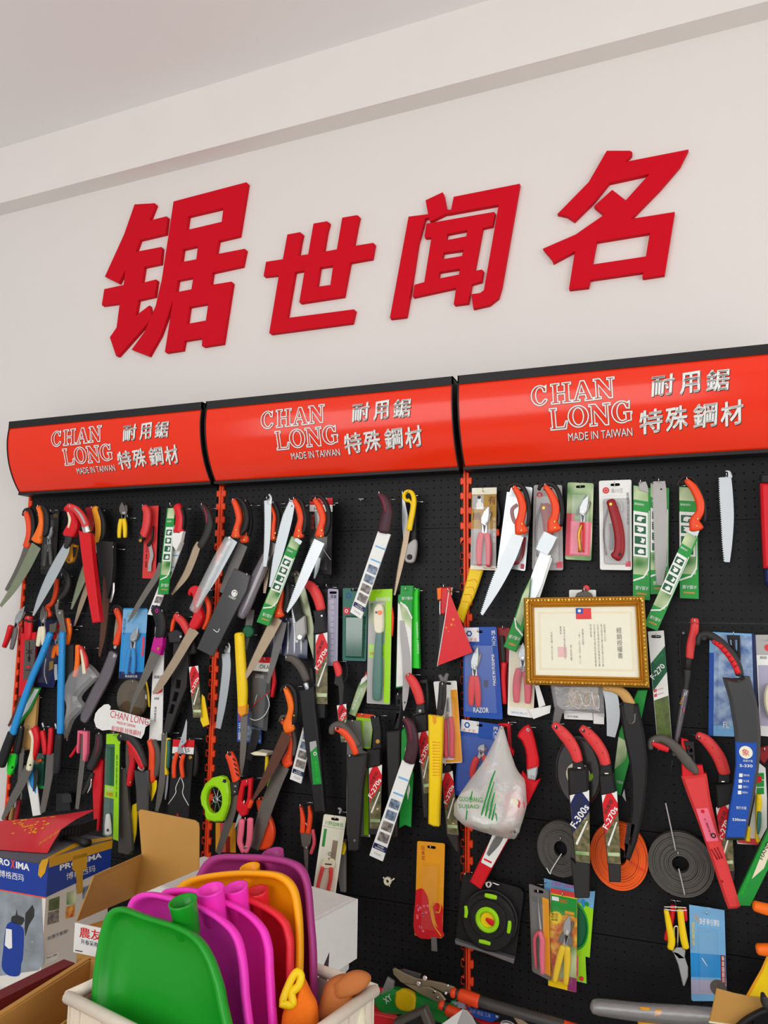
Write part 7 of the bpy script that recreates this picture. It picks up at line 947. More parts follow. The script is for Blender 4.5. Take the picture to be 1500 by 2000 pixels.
t = T('carded_pruner', 'pale blue empty looking blister card at lower right', 'tool pack', PACKG); Q = [(975, 705), (1210, 742), (1226, 1345), (990, 1345)]; c = t.card('card', Q, 0.04, 0.002, 'lblue', 0.006, hole=(1090, 762)); pr(t, 'print_sky', Q, (0, 0.0, 1, 0.35), 0.0422, 'lblue', c); pr(t, 'print_sea', Q, (0, 0.5, 1, 0.75), 0.0422, 'sky', c); pr(t, 'print_sand', Q, (0, 0.78, 1, 0.93), 0.0422, 'lilac', c); pr(t, 'print_strip', Q, (0.85, 0.5, 0.98, 0.82), 0.0428, 'dred', c); qtx(t, '專業園藝剪', Q, 0.88, 0.51, 0.96, 0.8, 0.0434, 'white', c, vert=True); qtx(t, '好利剪', Q, 0.28, 0.12, 0.85, 0.19, 0.0428, 'white', c, bold=0.01); qtx(t, '花', Q, 0.14, 0.09, 0.28, 0.17, 0.0428, 'amber', c); qtx(t, '園藝專業', Q, 0.06, 0.18, 0.14, 0.42, 0.0428, 'yellow', c, vert=True); t.disc('print_stone', (1170, 1260), 55, 0.0428, 0.0005, 'bgrey', c, n=18); blister(t, sub(Q, 0.2, 0.22, 0.8, 0.9), 0.043, 0.02); t.wire('crease', [(1060, 1060), (1095, 1115)], 0.064, 0.0012, 'white'); t.fin(); hook((1090, 755), 0.044, 'the pale blue card')
t = T('lopper', 'upper orange rubber grip entering at the right edge', 'handle', 'orange grips at the right edge'); t.sw('grip', [(1408, 700, 66), (1480, 720, 76), (1600, 745, 80)], 0.12, 0.03, 'borange'); t.sw('shaft', [(1590, 742, 44), (1640, 752, 44)], 0.128, 0.014, 'dgrey'); t.fin(); hook((1600, 735), 0.125, 'the upper orange grip')
t = T('lopper', 'lower orange rubber grip entering at the right edge', 'handle', 'orange grips at the right edge'); t.sw('grip', [(1430, 985, 70), (1500, 990, 82), (1600, 995, 84)], 0.12, 0.03, 'borange'); t.sw('shaft', [(1590, 994, 44), (1640, 996, 44)], 0.128, 0.014, 'dgrey'); t.fin(); hook((1600, 985), 0.125, 'the lower orange grip')
# ================================================================== goods in front of the wall
def plane(P0, n): n = Vector(n).normalized(); ex = Vector((0, 0, 1)).cross(n); ex = (ex if ex.length > 1e-4 else Vector((1, 0, 0))).normalized(); return (Vector(P0), n, ex, n.cross(ex))
def onp(pt, pln):
    x, y = q(pt); d = ray(x, y); P0, n, ex, ey = pln; h = EYE + d*((P0-EYE).dot(n)/d.dot(n)); r = h-P0; return (r.dot(ex), r.dot(ey))
def up3(pln, x, y, o): return tuple(pln[0] + pln[2]*x + pln[3]*y + pln[1]*o)
def pp(t, name, pts, pln, o, th, mat, par=None, bev=0.0, holes=(), round=0, label=None):      # plate traced in crop px, lying on a plane
    P = [onp(p, pln) for p in pts]
    if round: P = smoothpts(P+[P[0]], 4)[:-1]
    V, Fc, s = plate2(P, [[onp(p, pln) for p in h] for h in holes], 0, -th, bev)
    return t.raw(name, ([up3(pln, x, z, o-y) for x, y, z in V], Fc, s), mat, par, label)
def ptx(t, body, p0, p1, h, pln, o, mat, par=None, bold=0.0):
    V, Fc, bb = glyphs(body, bold); a, b = Vector(onp(p0, pln)), Vector(onp(p1, pln)); c = Vector(onp((p0[0], p0[1]-h), pln)); ux = b-a; uy = c-a
    return t.raw('lettering', ([up3(pln, *(a+ux*((x-bb[0])/(bb[2]-bb[0]))+uy*((y-bb[1])/(bb[3]-bb[1]))), o) for x, y in V], Fc, False), mat, par)
def puff(t, name, pts, pln, o, rise, mat, par=None, steps=((1, 0), (0.96, .45), (0.85, .8), (0.6, .96), (0.25, 1))):
    P = ccw(smoothpts([onp(p, pln) for p in pts+[pts[0]]], 4)[:-1]); cx = sum(p[0] for p in P)/len(P); cy = sum(p[1] for p in P)/len(P)
    rings = [[up3(pln, cx+(x-cx)*s, cy+(y-cy)*s, o-rise*0.4*h) for x, y in P] for s, h in steps[::-1]] + [[up3(pln, cx+(x-cx)*s, cy+(y-cy)*s, o+rise*h) for x, y in P] for s, h in steps[1:]]
    return t.raw(name, loft(rings), mat, par)
def prism(pts, z0, z1):       # vertical prism over (x, y) points
    n = len(pts); P = ccw(pts); return ([(x, y, z0) for x, y in P]+[(x, y, z1) for x, y in P], [tuple(range(n))[::-1], tuple(range(n, 2*n))]+[(i, (i+1) % n, n+(i+1) % n, n+i) for i in range(n)], False)
TZ = 0.50
TP = [(-2.3, -0.2), (-2.3, -1.35), (-0.56, -1.35), (-0.56, -0.82), (-0.31, -0.82), (-0.31, -0.2)]
t = T('display_table', 'low white display table under the cartons at the left', 'table')
t.raw('top', (lambda P: P)(([(x, y, z) for z in (TZ-0.03, TZ) for x, y in TP], [tuple(range(6))[::-1], tuple(range(6, 12))]+[(i, (i+1) % 6, 6+(i+1) % 6, 6+i) for i in range(6)], False)), 'white')
for x, y in ((-2.24, -0.26), (-2.24, -1.29), (-0.61, -1.29), (-0.61, -0.26)): t.raw('leg', box3(x-0.025, x+0.025, y-0.025, y+0.025, 0, TZ-0.03), 'dgrey')
t.fin()
t = T('storage_bench', 'low dark bench below the right pegboard bay holding loose goods', 'bench'); t.raw('top', box3(0.38, 1.6, -0.34, -0.03, 0.24, 0.27), 'dgrey')
for x in (0.42, 1.56):
    for y in (-0.31, -0.06): t.raw('leg', box3(x-0.02, x+0.02, y-0.02, y+0.02, 0, 0.24), 'dgrey')
t.fin()
# ---- pressure washer carton
M('cartonblue', (16, 56, 150), 0.4); M('cartongrey', (222, 218, 210), 0.55, var=0.05, scale=8); M('tape', (206, 152, 20), 0.3, var=0.15, scale=20); M('cartontop', (92, 96, 104), 0.5, var=0.1)
A_ = U(94, 1690, -0.70); ZT = A_.z; B_ = UZ(218.5, 1638, ZT); e2 = (B_-A_); L2 = e2.length; e2.normalize(); e1 = Vector((-e2.y, e2.x, 0)); e1 = e1 if e1.x < 0 else -e1; L1 = 0.40
C_ = A_+e1*L1; D_ = B_+e1*L1
t = T('carton_box', 'blue and white pressure washer carton with torn yellow tape, left foreground', 'box')
body = t.raw('carton', prism([(p.x, p.y) for p in (A_, B_, D_, C_)], TZ, ZT), 'cartongrey')
pf = plane(A_, -e2); pr_ = plane(A_, -e1); pt_ = plane(A_, (0, 0, 1)); crop('J2')
def band(pln, d_, L, z0, z1, mat, name, o=0.001, a=0.0):
    P = [A_+d_*a, A_+d_*L, A_+d_*L, A_+d_*a]; zz = (z1, z1, z0, z0); n = pln[1]
    V = [tuple(Vector((p.x, p.y, z))+n*k) for k in (0.0002, o) for p, z in zip(P, zz)]; return t.raw(name, (V, [(3, 2, 1, 0), (4, 5, 6, 7), (0, 1, 5, 4), (1, 2, 6, 5), (2, 3, 7, 6), (3, 0, 4, 7)], False), mat, body)
zb = ZT-0.082
band(pf, e1, L1, zb, ZT, 'cartonblue', 'print_band'); band(pr_, e2, L2, zb, ZT, 'cartonblue', 'print_band'); band(pf, e1, L1, zb-0.003, zb, 'orange', 'print_line')
V = [tuple(p+Vector((0, 0, k))) for k in (0.0002, 0.0012) for p in (A_, B_, D_, C_)]; t.raw('lid_print', (V, [(0, 1, 2, 3), (4, 5, 6, 7)], False), 'cartontop', body)
ptx(t, 'PRO', (-40, 505), (95, 535), 62, pf, 0.0016, 'white', body, 0.03); ptx(t, 'IMA', (152, 548), (278, 575), 62, pf, 0.0016, 'white', body, 0.03); ptx(t, 'X', (105, 545), (145, 555), 80, pf, 0.0018, 'orange', body, 0.03); ptx(t, '博格西玛', (0, 628), (225, 675), 66, pf, 0.0016, 'white', body)
ptx(t, 'PROXIMA', (552, 575), (942, 452), 54, pr_, 0.0016, 'white', body, 0.03); ptx(t, '博格西玛', (612, 664), (882, 580), 66, pr_, 0.0016, 'white', body)
pp(t, 'print_photo', [(-60, 690), (388, 815), (412, 1420), (360, 1500), (-60, 1560)], pf, 0.0002, 0.0006, 'photo_snow', body)
pp(t, 'print_machine', [(70, 1070), (120, 1045), (200, 1090), (225, 1150), (215, 1380), (200, 1440), (185, 1540), (120, 1555), (60, 1530), (20, 1460), (35, 1300), (50, 1150)], pf, 0.001, 0.0006, 'cartonblue', body, round=1); pp(t, 'print_panel', [(62, 1110), (115, 1120), (118, 1290), (90, 1300), (50, 1265)], pf, 0.0017, 0.0004, 'white', body)
for pts in ([(105, 1040), (112, 1000), (150, 985), (158, 935), (165, 985), (225, 1010), (230, 1040), (205, 1080), (125, 1060)], [(232, 1110), (240, 970), (285, 915), (305, 890), (322, 940), (320, 1000), (270, 1080), (240, 1180)]): pp(t, 'print_gun', pts, pf, 0.001, 0.0006, 'dgrey', body)
for pts, mt in (([(455, 845), (552, 812), (548, 930), (450, 950)], 'photo_tree'), ([(445, 965), (545, 938), (545, 1050), (440, 1078)], 'photo_grey'), ([(620, 780), (705, 760), (708, 880), (618, 890)], 'photo_leaf'), ([(612, 915), (695, 885), (690, 1000), (608, 1020)], 'photo_fruit'), ([(770, 730), (850, 700), (835, 800), (765, 840)], 'photo_blue')): pp(t, 'print_picture', pts, pr_, 0.0004, 0.0006, mt, body)
ptx(t, '仅限于家用!', (440, 1225), (630, 1150), 36, pr_, 0.001, 'navy', body); pp(t, 'sticker', [(418, 1370), (548, 1325), (540, 1390), (412, 1450)], pr_, 0.0004, 0.0008, 'white', body); ptx(t, 'Pearl 1800', (430, 1395), (528, 1360), 18, pr_, 0.0016, 'ink', body)
for pts, pl_ in (([(455, 455), (1042, 285), (1035, 365), (450, 545)], pr_), ([(672, 440), (805, 405), (800, 560), (765, 570), (762, 775), (715, 790), (700, 590), (665, 560)], pr_), ([(370, 520), (400, 470), (458, 460), (425, 590), (385, 640), (360, 610)], pf)): pp(t, 'tape', pts, pl_, 0.002, 0.0006, 'tape', body)
pp(t, 'tape', [(420, 470), (720, 310), (1040, 260), (1042, 285), (740, 345), (455, 470)], pt_, 0.0014, 0.0006, 'tape', body); t.fin()
# red festive sheet curling over the carton
M('festive', (214, 24, 38), 0.4); t = T('paper_sheet', 'curled red festive paper sheet with gold characters on the carton', 'paper')
rows = [[(-90, 372), (120, 388), (300, 402), (440, 410)], [(-90, 290), (160, 290), (340, 296), (490, 320)], [(-90, 200), (180, 190), (400, 180), (570, 190)], [(-90, 130), (220, 100), (480, 80), (700, 100)], [(-90, 118), (250, 92), (600, 48), (905, 0)]]; zz = [(.004, .004, .004, .004), (.01, .012, .015, .02), (.018, .022, .03, .045), (.025, .032, .045, .065), (.026, .033, .05, .085)]
G = [[UZ(*q(p), ZT+z) for p, z in zip(r, zr)] for r, zr in zip(rows, zz)]
def gp(u, v): i = min(3, int(v*4)); j = min(2, int(u*3)); fu, fv = u*3-j, v*4-i; return (G[i][j]*(1-fu)+G[i][j+1]*fu)*(1-fv)+(G[i+1][j]*(1-fu)+G[i+1][j+1]*fu)*fv
n_ = 18; V = [tuple(gp(i/n_, j/n_)) for j in range(n_+1) for i in range(n_+1)]; V += [(x, y, z-0.0008) for x, y, z in V]; k_ = (n_+1)**2; Fc = []
for j in range(n_):
    for i in range(n_): a = j*(n_+1)+i; Fc += [(a, a+1, a+n_+2, a+n_+1), (k_+a+n_+1, k_+a+n_+2, k_+a+1, k_+a)]
t.raw('sheet', (V, Fc, True), 'festive')
random.seed(3)
for k in range(46):
    u, v = 0.22+0.46*random.random(), 0.38+0.42*random.random(); du, dv = 0.018+0.02*random.random(), 0.02+0.02*random.random(); sk = 0.02*random.random()
    Q4 = [gp(u, v), gp(u+du, v+sk), gp(u+du, v+dv+sk), gp(u, v+dv)]; V = [tuple(p+Vector((0, 0, o))) for o in (0.0006, 0.0012) for p in Q4]; t.raw('gold_print', (V, [(4, 5, 6, 7), (0, 1, 5, 4), (1, 2, 6, 5), (2, 3, 7, 6), (3, 0, 4, 7)], False), 'amber')
V, Fc, bb = glyphs('有机生物'); t.raw('lettering', ([tuple(gp(0.74+0.24*(x-bb[0])/(bb[2]-bb[0]), 0.13+0.09*(y-bb[1])/(bb[3]-bb[1])+0.28*(x-bb[0])/(bb[2]-bb[0]))+Vector((0, 0, 0.001))) for x, y in V], Fc, False), 'amber'); t.fin()
t = T('scrub_brush', 'black ribbed brush with handle lying on the carton under the red sheet', 'brush'); a, b = UZ(*q((640, 185)), ZT+0.03), UZ(*q((830, 135)), ZT+0.03); c_ = Vector((0, 0.035, 0)); t.raw('head', (lambda P: (P[0], P[1], False))(prism([(p.x, p.y) for p in (a-c_, b-c_, b+c_, a+c_)], ZT+0.002, ZT+0.036)), 'black')
for k in range(6): p = a.lerp(b, (k+0.5)/6)-c_; t.raw('rib', box3(p.x-0.003, p.x+0.003, p.y-0.004, p.y+0.002, ZT+0.004, ZT+0.034), 'dgrey')
t.raw('handle', tube3([UZ(*q((560, 262)), ZT+0.012), UZ(*q((680, 275)), ZT+0.014), UZ(*q((760, 300)), ZT+0.014), UZ(*q((820, 322)), ZT+0.013)], [0.006, 0.008, 0.011, 0.013], 10), 'black'); t.fin()
# ---- kraft carton with raised flaps
crop('C1'); t = T('open_carton', 'open brown kraft carton with tall raised flaps and printed white front', 'box')
pb = plane((0, -0.62, 0), (0, -1, 0)); pfr = plane((0, -0.90, 0), (0, -1, 0))
pp(t, 'flap', [(925, 82), (940, 70), (1300, 142), (1325, 160), (1330, 190), (1328, 470), (900, 650), (948, 372)], pb, 0, 0.003, 'kraft')
P = [Vector(up3(pb, *onp(p, pb), 0)) for p in ((948, 370), (902, 650))] + [Vector(up3(pfr, *onp(p, pfr), 0)) for p in ((510, 818), (628, 512))]
nn = (P[1]-P[0]).cross(P[3]-P[0]).normalized(); V = [tuple(p+nn*k) for k in (0, 0.003) for p in P]; t.raw('flap', (V, [(0, 1, 2, 3), (7, 6, 5, 4), (0, 4, 5, 1), (1, 5, 6, 2), (2, 6, 7, 3), (3, 7, 4, 0)], False), 'kraft')
f = pp(t, 'front_flap', [(510, 820), (860, 895), (840, 1090), (498, 1015)], pfr, 0.003, 0.002, 'white'); ptx(t, '農友', (540, 915), (690, 945), 70, pfr, 0.0056, 'red', f, 0.01); ptx(t, '开春采收的', (550, 960), (690, 990), 34, pfr, 0.0056, 'navy', f); pp(t, 'print_line', [(512, 1000), (560, 1008), (560, 1014), (512, 1006)], pfr, 0.0052, 0.0004, 'ink', f)
c1 = Vector(up3(pfr, *onp((505, 830), pfr), 0)); c2 = Vector(up3(pb, *onp((1326, 470), pb), 0)); cz0 = min(c1.z, c2.z)-0.01
t.raw('body', prism([(c1.x+0.004, -0.895), (c2.x-0.012, -0.895), (c2.x-0.012, -0.625), (c1.x+0.10, -0.625)], TZ, max(TZ+0.05, c1.z-0.012)), 'kraft'); t.fin()
# ---- long white carton behind the dustpans
crop('C2'); K = U(*q((1190, 668)), -0.34); Ea = (UZ(*q((880, 582)), K.z)-K).normalized(); Eb = (UZ(*q((920, 872)), K.z)-K).normalized(); Eb = (Eb-Ea*Eb.dot(Ea)).normalized()
t = T('white_carton', 'plain white long carton standing behind the purple dustpan', 'box'); P4 = [K, K+Ea*0.62, K+Ea*0.62+Eb*0.26, K+Eb*0.26]; hgt = 0.155
b_ = t.raw('carton', prism([(p.x, p.y) for p in P4], K.z-hgt, K.z), 'white'); V = [tuple(p+Vector((0, 0, k))) for k in (0.0003, 0.002) for p in (P4[0].lerp(P4[2], 0.02), P4[1].lerp(P4[3], 0.02), P4[2].lerp(P4[0], 0.02), P4[3].lerp(P4[1], 0.02))]; t.raw('lid_flap', (V, [(4, 5, 6, 7), (0, 1, 5, 4), (1, 2, 6, 5), (2, 3, 7, 6), (3, 0, 4, 7)], False), 'white', b_); t.fin()
t = T('white_carton', 'smaller white carton under the long white carton', 'box'); t.raw('carton', prism([(p.x, p.y) for p in (K+Ea*0.06+Eb*0.02, K+Ea*0.56+Eb*0.02, K+Ea*0.56+Eb*0.22, K+Ea*0.06+Eb*0.22)], TZ, K.z-hgt), 'white'); t.raw('lid_seam', prism([(p.x, p.y) for p in (K+Ea*0.055+Eb*0.1, K+Ea*0.2+Eb*0.1, K+Ea*0.2+Eb*0.12, K+Ea*0.055+Eb*0.12)], TZ+0.02, K.z-hgt-0.02), 'tape'); t.fin()
# ---- kraft tray and dark red bar, left foreground
crop('C1'); t = T('kraft_tray', 'shallow brown kraft tray box at the lower left corner', 'box'); rz = TZ+0.24; a, b = UZ(*q((10, 1445)), rz), UZ(*q((600, 1068)), rz); d1 = (b-a).normalized(); d2 = Vector((d1.y, -d1.x, 0)); d2 = d2 if d2.x > 0 else -d2; a = a-d1*0.2; W4 = [a, b, b+d2*0.13, a+d2*0.13]
t.raw('floor', prism([(p.x, p.y) for p in W4], TZ, TZ+0.004), 'kraft')
for i in range(4):
    p, r = W4[i], W4[(i+1) % 4]; n_ = (sum(W4, Vector())/4-(p+r)/2).normalized()*0.004; t.raw('wall', prism([(v.x, v.y) for v in (p, r, r+n_, p+n_)], TZ, rz), 'kraft')
t.raw('flap', prism([(v.x, v.y) for v in (W4[0], W4[1], W4[1]-d2*0.012, W4[0]-d2*0.012)], rz, rz+0.003), 'kraft'); t.fin()
t = T('red_bar', 'long dark red lidded box lying across in front of the carton', 'box'); M('maroon', (112, 34, 36), 0.5); z_ = TZ+0.22; a, b = UZ(*q((-120, 1330)), z_), UZ(*q((425, 1068)), z_); d1 = (b-a).normalized(); d2 = Vector((d1.y, -d1.x, 0)); d2 = d2 if d2.x > 0 else -d2; t.raw('lid', prism([(v.x, v.y) for v in (a, b, b+d2*0.036, a+d2*0.036)], z_-0.03, z_), 'maroon'); t.raw('base', prism([(v.x, v.y) for v in (a+d2*0.004, b-d1*0.004+d2*0.004, b-d1*0.004+d2*0.032, a+d2*0.032)], TZ, z_-0.03), 'dred'); t.fin()
# ---- crate with dustpans
M('crate', (226, 214, 196), 0.5); ZC = 0.80; crop('P'); Lc, Rc, Nc = UZ(132, 1938, ZC), UZ(704, 1946, ZC), UZ(262, 2003, ZC); d1 = (Nc-Lc).normalized(); d2 = Vector((-d1.y, d1.x, 0)); d2 = d2 if d2.dot(Rc-Lc) > 0 else -d2; la, lb = (Rc-Lc).dot(d1), (Rc-Lc).dot(d2)
la = max(la, 0.28); lb += 0.05; CR = [Lc, Lc+d1*la, Lc+d1*la+d2*lb, Lc+d2*lb]
t = T('crate_stool', 'plain wooden stool under the plastic crate', 'stool'); t.raw('seat', prism([(p.x, p.y) for p in CR], TZ-0.03, TZ), 'wood')
for k in range(4): p = CR[k].lerp(CR[(k+2) % 4], 0.1); t.raw('leg', box3(p.x-0.02, p.x+0.02, p.y-0.02, p.y+0.02, 0, TZ-0.03), 'wood')
t.fin()
t = T('plastic_crate', 'off-white plastic crate holding the coloured dustpans', 'crate'); t.raw('floor', prism([(p.x, p.y) for p in CR], TZ, TZ+0.006), 'crate')
for i in range(4):
    p, r = CR[i], CR[(i+1) % 4]; ctr = sum(CR, Vector())/4; n_ = (ctr-(p+r)/2); n_.z = 0; n_.normalize(); al = (r-p).normalized(); Lw = (r-p).length
    t.raw('wall', prism([(v.x, v.y) for v in (p+n_*0.004, r+n_*0.004, r+n_*0.008, p+n_*0.008)], TZ, ZC-0.02), 'crate'); t.raw('rim', tube3([p-Vector((0, 0, 0.008)), r-Vector((0, 0, 0.008))], 0.011, 10), 'crate')
    for k in range(7): s0 = p+al*(Lw*(k+0.5)/7); t.raw('rib', prism([(v.x, v.y) for v in (s0-al*0.006, s0+al*0.006, s0+al*0.006+n_*0.004, s0-al*0.006+n_*0.004)], TZ, ZC-0.02), 'crate')
t.fin()
M('pan_green', (26, 150, 36), 0.28, var=0.04, scale=6); M('pan_pink', (252, 60, 200), 0.35, var=0.02); M('pan_red', (232, 44, 60), 0.35, var=0.02); M('pan_yellow', (250, 170, 16), 0.35, var=0.02); M('pan_purple', (168, 56, 130), 0.35, var=0.03)
crop('J1'); ax = Vector((-0.18, -0.97, 0.16)).normalized()
def dustpan(label, mat, pts, dist, sock, depth=0.042, back=None):
    x, y = q((sum(p[0] for p in pts)/len(pts), sum(p[1] for p in pts)/len(pts))); P0 = EYE + ray(x, y).normalized()*dist; pln = plane(P0, ax)
    P = ccw(smoothpts([onp(p, pln) for p in pts]+[onp(pts[0], pln)], 4)[:-1]); cx = sum(p[0] for p in P)/len(P); cy = sum(p[1] for p in P)/len(P)
    mn = min(up3(pln, x_, y_, 0)[2] for x_, y_ in P); S = lambda s, o: [up3(pln, cx+(a-cx)*s, cy+(b-cy)*s, o) for a, b in P]
    t = T('dustpan', label, 'dustpan', 'stacked plastic dustpans in the crate')
    t.raw('pan', loft([S(0.25, -depth), S(0.6, -depth*0.95), S(0.8, -depth*0.75), S(0.885, -depth*0.3), S(0.905, -0.004), S(0.93, 0.0), S(0.985, 0.0), S(1.0, -0.004), S(1.0, -0.014), S(0.96, -0.016), S(0.93, -depth*0.5), S(0.84, -depth*0.9), S(0.62, -depth-0.004), S(0.25, -depth-0.005)]), mat)
    c = Vector(up3(pln, *onp(sock[:2], pln), -0.034)); a = Vector((-0.10, -0.22, 0.97)).normalized(); r = sock[2]*0.001; e_ = a.orthogonal().normalized(); f_ = a.cross(e_); R = lambda rad, h: [tuple(c+a*h+e_*(rad*math.cos(2*math.pi*k/24))+f_*(rad*math.sin(2*math.pi*k/24))) for k in range(24)]
    t.raw('handle_socket', loft([R(r*0.5, -0.075), R(r*0.82, -0.06), R(r*0.96, 0), R(r, 0.004), R(r*0.84, 0.004), R(r*0.76, -0.03), R(r*0.6, -0.058)]), mat); t.fin(); return mn
dustpan('translucent green dustpan, front of the stack in the crate', 'pan_green', [(140, 800), (152, 640), (178, 480), (205, 385), (235, 342), (290, 332), (400, 372), (560, 422), (655, 480), (712, 560), (752, 660), (785, 800), (830, 1200), (480, 1240), (150, 1160)], 1.64, (528, 322, 27))
dustpan('first hot pink dustpan, directly behind the green one', 'pan_pink', [(300, 420), (318, 320), (350, 275), (420, 258), (560, 290), (700, 340), (790, 400), (850, 470), (880, 580), (895, 760), (910, 1200), (600, 1240), (290, 1100)], 1.675, (668, 262, 27))
dustpan('second hot pink dustpan, in front of the red one', 'pan_pink', [(450, 380), (480, 260), (540, 238), (640, 240), (760, 285), (880, 340), (960, 410), (1000, 490), (1015, 640), (1010, 1190), (720, 1230), (440, 1080)], 1.71, (795, 252, 25))
dustpan('bright red dustpan between the pink and yellow ones', 'pan_red', [(560, 380), (640, 290), (760, 262), (870, 272), (990, 322), (1070, 380), (1105, 450), (1115, 600), (1080, 1180), (820, 1220), (550, 1050)], 1.74, (905, 268, 23))
dustpan('golden yellow dustpan in front of the purple one', 'pan_yellow', [(545, 240), (600, 195), (700, 168), (850, 152), (1000, 155), (1075, 175), (1125, 225), (1150, 310), (1162, 460), (1158, 700), (1120, 1160), (820, 1200), (540, 1000)], 1.77, (870, 150, 22))
dustpan('large purple dustpan at the back of the stack', 'pan_purple', [(650, 180), (690, 110), (750, 75), (860, 72), (1000, 78), (1110, 100), (1170, 140), (1200, 220), (1215, 380), (1230, 640), (1210, 1140), (920, 1180), (640, 960)], 1.80, (985, 78, 24))
gl = plane(EYE+ray(*q((1170, 780))).normalized()*1.66, (0.35, -0.9, 0.35)); M('glove_orange', (240, 116, 20), 0.9, var=0.1, scale=200, bump=0.3); M('glove_brown', (184, 110, 56), 0.85, var=0.1, scale=150, bump=0.25)
t = T('work_glove', 'orange knitted work glove with yellow cuff stuffed in the crate', 'glove'); puff(t, 'glove', [(1095, 800), (1150, 760), (1180, 668), (1220, 740), (1252, 815), (1240, 960), (1090, 980), (1075, 880)], gl, 0, 0.03, 'glove_orange'); t.raw('cuff', tube3([up3(gl, *onp(p, gl), 0.03) for p in smoothpts([(1085, 790), (1105, 730), (1135, 665), (1158, 640), (1176, 660), (1165, 705), (1132, 740), (1138, 790), (1110, 798)], 4)], 0.0075, 8, True), 'yellow'); t.fin()
gb = plane(EYE+ray(*q((1350, 780))).normalized()*1.70, (0.3, -0.9, 0.35)); t = T('work_glove', 'brown leather work glove lying over the right crate edge', 'glove'); puff(t, 'palm', [(1230, 900), (1262, 790), (1300, 690), (1380, 652), (1440, 680), (1435, 770), (1450, 815), (1430, 850), (1330, 880)], gb, 0, 0.03, 'glove_brown'); puff(t, 'fingers', [(1330, 700), (1400, 645), (1460, 633), (1508, 655), (1510, 690), (1470, 735), (1400, 770), (1340, 770)], gb, 0.012, 0.026, 'glove_brown'); t.fin()
t = T('cloth_sack', 'folded cream cloth under the brown glove at the crate corner', 'cloth'); puff(t, 'cloth', [(1220, 930), (1290, 880), (1400, 850), (1465, 760), (1478, 800), (1468, 1000), (1230, 1010)], plane(EYE+ray(*q((1350, 900))).normalized()*1.72, (0.2, -0.95, 0.25)), 0, 0.02, 'cream'); t.fin()
t = T('card_sheet', 'thin dark purple cardboard sheet standing beside the purple dustpan', 'cardboard'); M('card_purple', (70, 44, 60), 0.6); pp(t, 'sheet', [(1210, 780), (1308, 548), (1302, 640), (1282, 800), (1270, 1000), (1215, 1000)], plane(EYE+ray(*q((1270, 700))).normalized()*1.95, (0.5, -0.85, 0.1)), 0, 0.003, 'card_purple'); t.fin()
# ---- loose goods at the foot of the right bay
crop('J3'); M('jaw', (142, 128, 104), 0.4, 0.5, var=0.1, scale=30); M('shaft', (70, 66, 64), 0.4)
t = T('lopper', 'long grey handled lopper with orange collars lying at the bottom', 'lopper', PRUG)
t.pl('blade', [(262, 95), (275, 88), (330, 118), (400, 148), (470, 160), (560, 178), (625, 200), (618, 240), (560, 232), (485, 195), (470, 215), (390, 205), (310, 170), (268, 125)], 0.15, 0.006, 'jaw'); t.pl('counter_blade', [(298, 100), (330, 95), (430, 125), (420, 160), (330, 130)], 0.144, 0.005, 'shaft'); t.pl('arm', [(330, 180), (420, 195), (480, 200), (545, 235), (575, 275), (545, 300), (470, 262), (400, 225)], 0.156, 0.006, 'jaw')
for p, r in (((452, 148), 14), ((415, 180), 13), ((507, 228), 9), ((575, 235), 8), ((525, 262), 6), ((588, 190), 6)): t.disc('bolt', p, r, 0.162, 0.006, 'chrome')
t.sw('collar', [(618, 220, 50), (632, 224, 50)], 0.14, 0.03, 'orange'); t.sw('shaft', [(635, 225, 38), (670, 235, 38)], 0.142, 0.024, 'shaft'); t.sw('sleeve', [(665, 232, 62), (720, 250, 68), (770, 270, 70)], 0.136, 0.036, 'orange'); t.sw('shaft', [(770, 268, 54), (1000, 335, 54), (1262, 408, 54)], 0.138, 0.032, 'shaft'); t.sw('grip', [(1262, 412, 60), (1320, 432, 64), (1420, 460, 64)], 0.134, 0.038, 'orange')
t.sw('collar', [(548, 290, 44), (562, 300, 44)], 0.15, 0.028, 'orange'); t.sw('shaft', [(562, 300, 34), (596, 322, 34)], 0.152, 0.024, 'shaft'); t.sw('sleeve', [(590, 318, 50), (630, 338, 62), (670, 360, 62)], 0.148, 0.034, 'orange'); t.sw('shaft', [(670, 360, 50), (760, 420, 50), (900, 520, 50)], 0.15, 0.03, 'shaft'); t.fin()
t = T('twine_pack', 'green printed pouch of bright yellow twine under the lopper jaws', 'tool pack'); t.pl('pouch', [(155, 270), (200, 225), (262, 200), (310, 205), (420, 240), (600, 300), (640, 255), (632, 290), (585, 380), (540, 392), (440, 350), (320, 345), (210, 335)], 0.09, 0.03, 'green', round=1, bev=0.012); t.pl('twine', [(285, 228), (330, 208), (390, 235), (400, 300), (380, 335), (310, 330), (280, 290)], 0.112, 0.014, 'yellow', round=1, bev=0.006); t.tx('XY', (222, 305), (262, 275), 34, 0.121, 'white', bold=0.02); t.pl('clear_end', [(195, 235), (235, 140), (275, 165), (270, 205), (225, 250)], 0.1, 0.012, 'film'); t.fin()
t = T('red_tray', 'bright red plastic tray at the bottom beside the brown glove', 'tray'); t.pl('front', [(78, 335), (290, 380), (290, 520), (78, 520)], 0.20, 0.006, 'red'); t.pl('back', [(120, 240), (150, 200), (200, 205), (285, 330), (285, 400), (90, 340)], 0.10, 0.006, 'red'); t.pl('lip', [(78, 328), (292, 374), (292, 384), (78, 340)], 0.196, 0.014, 'coral'); t.fin()
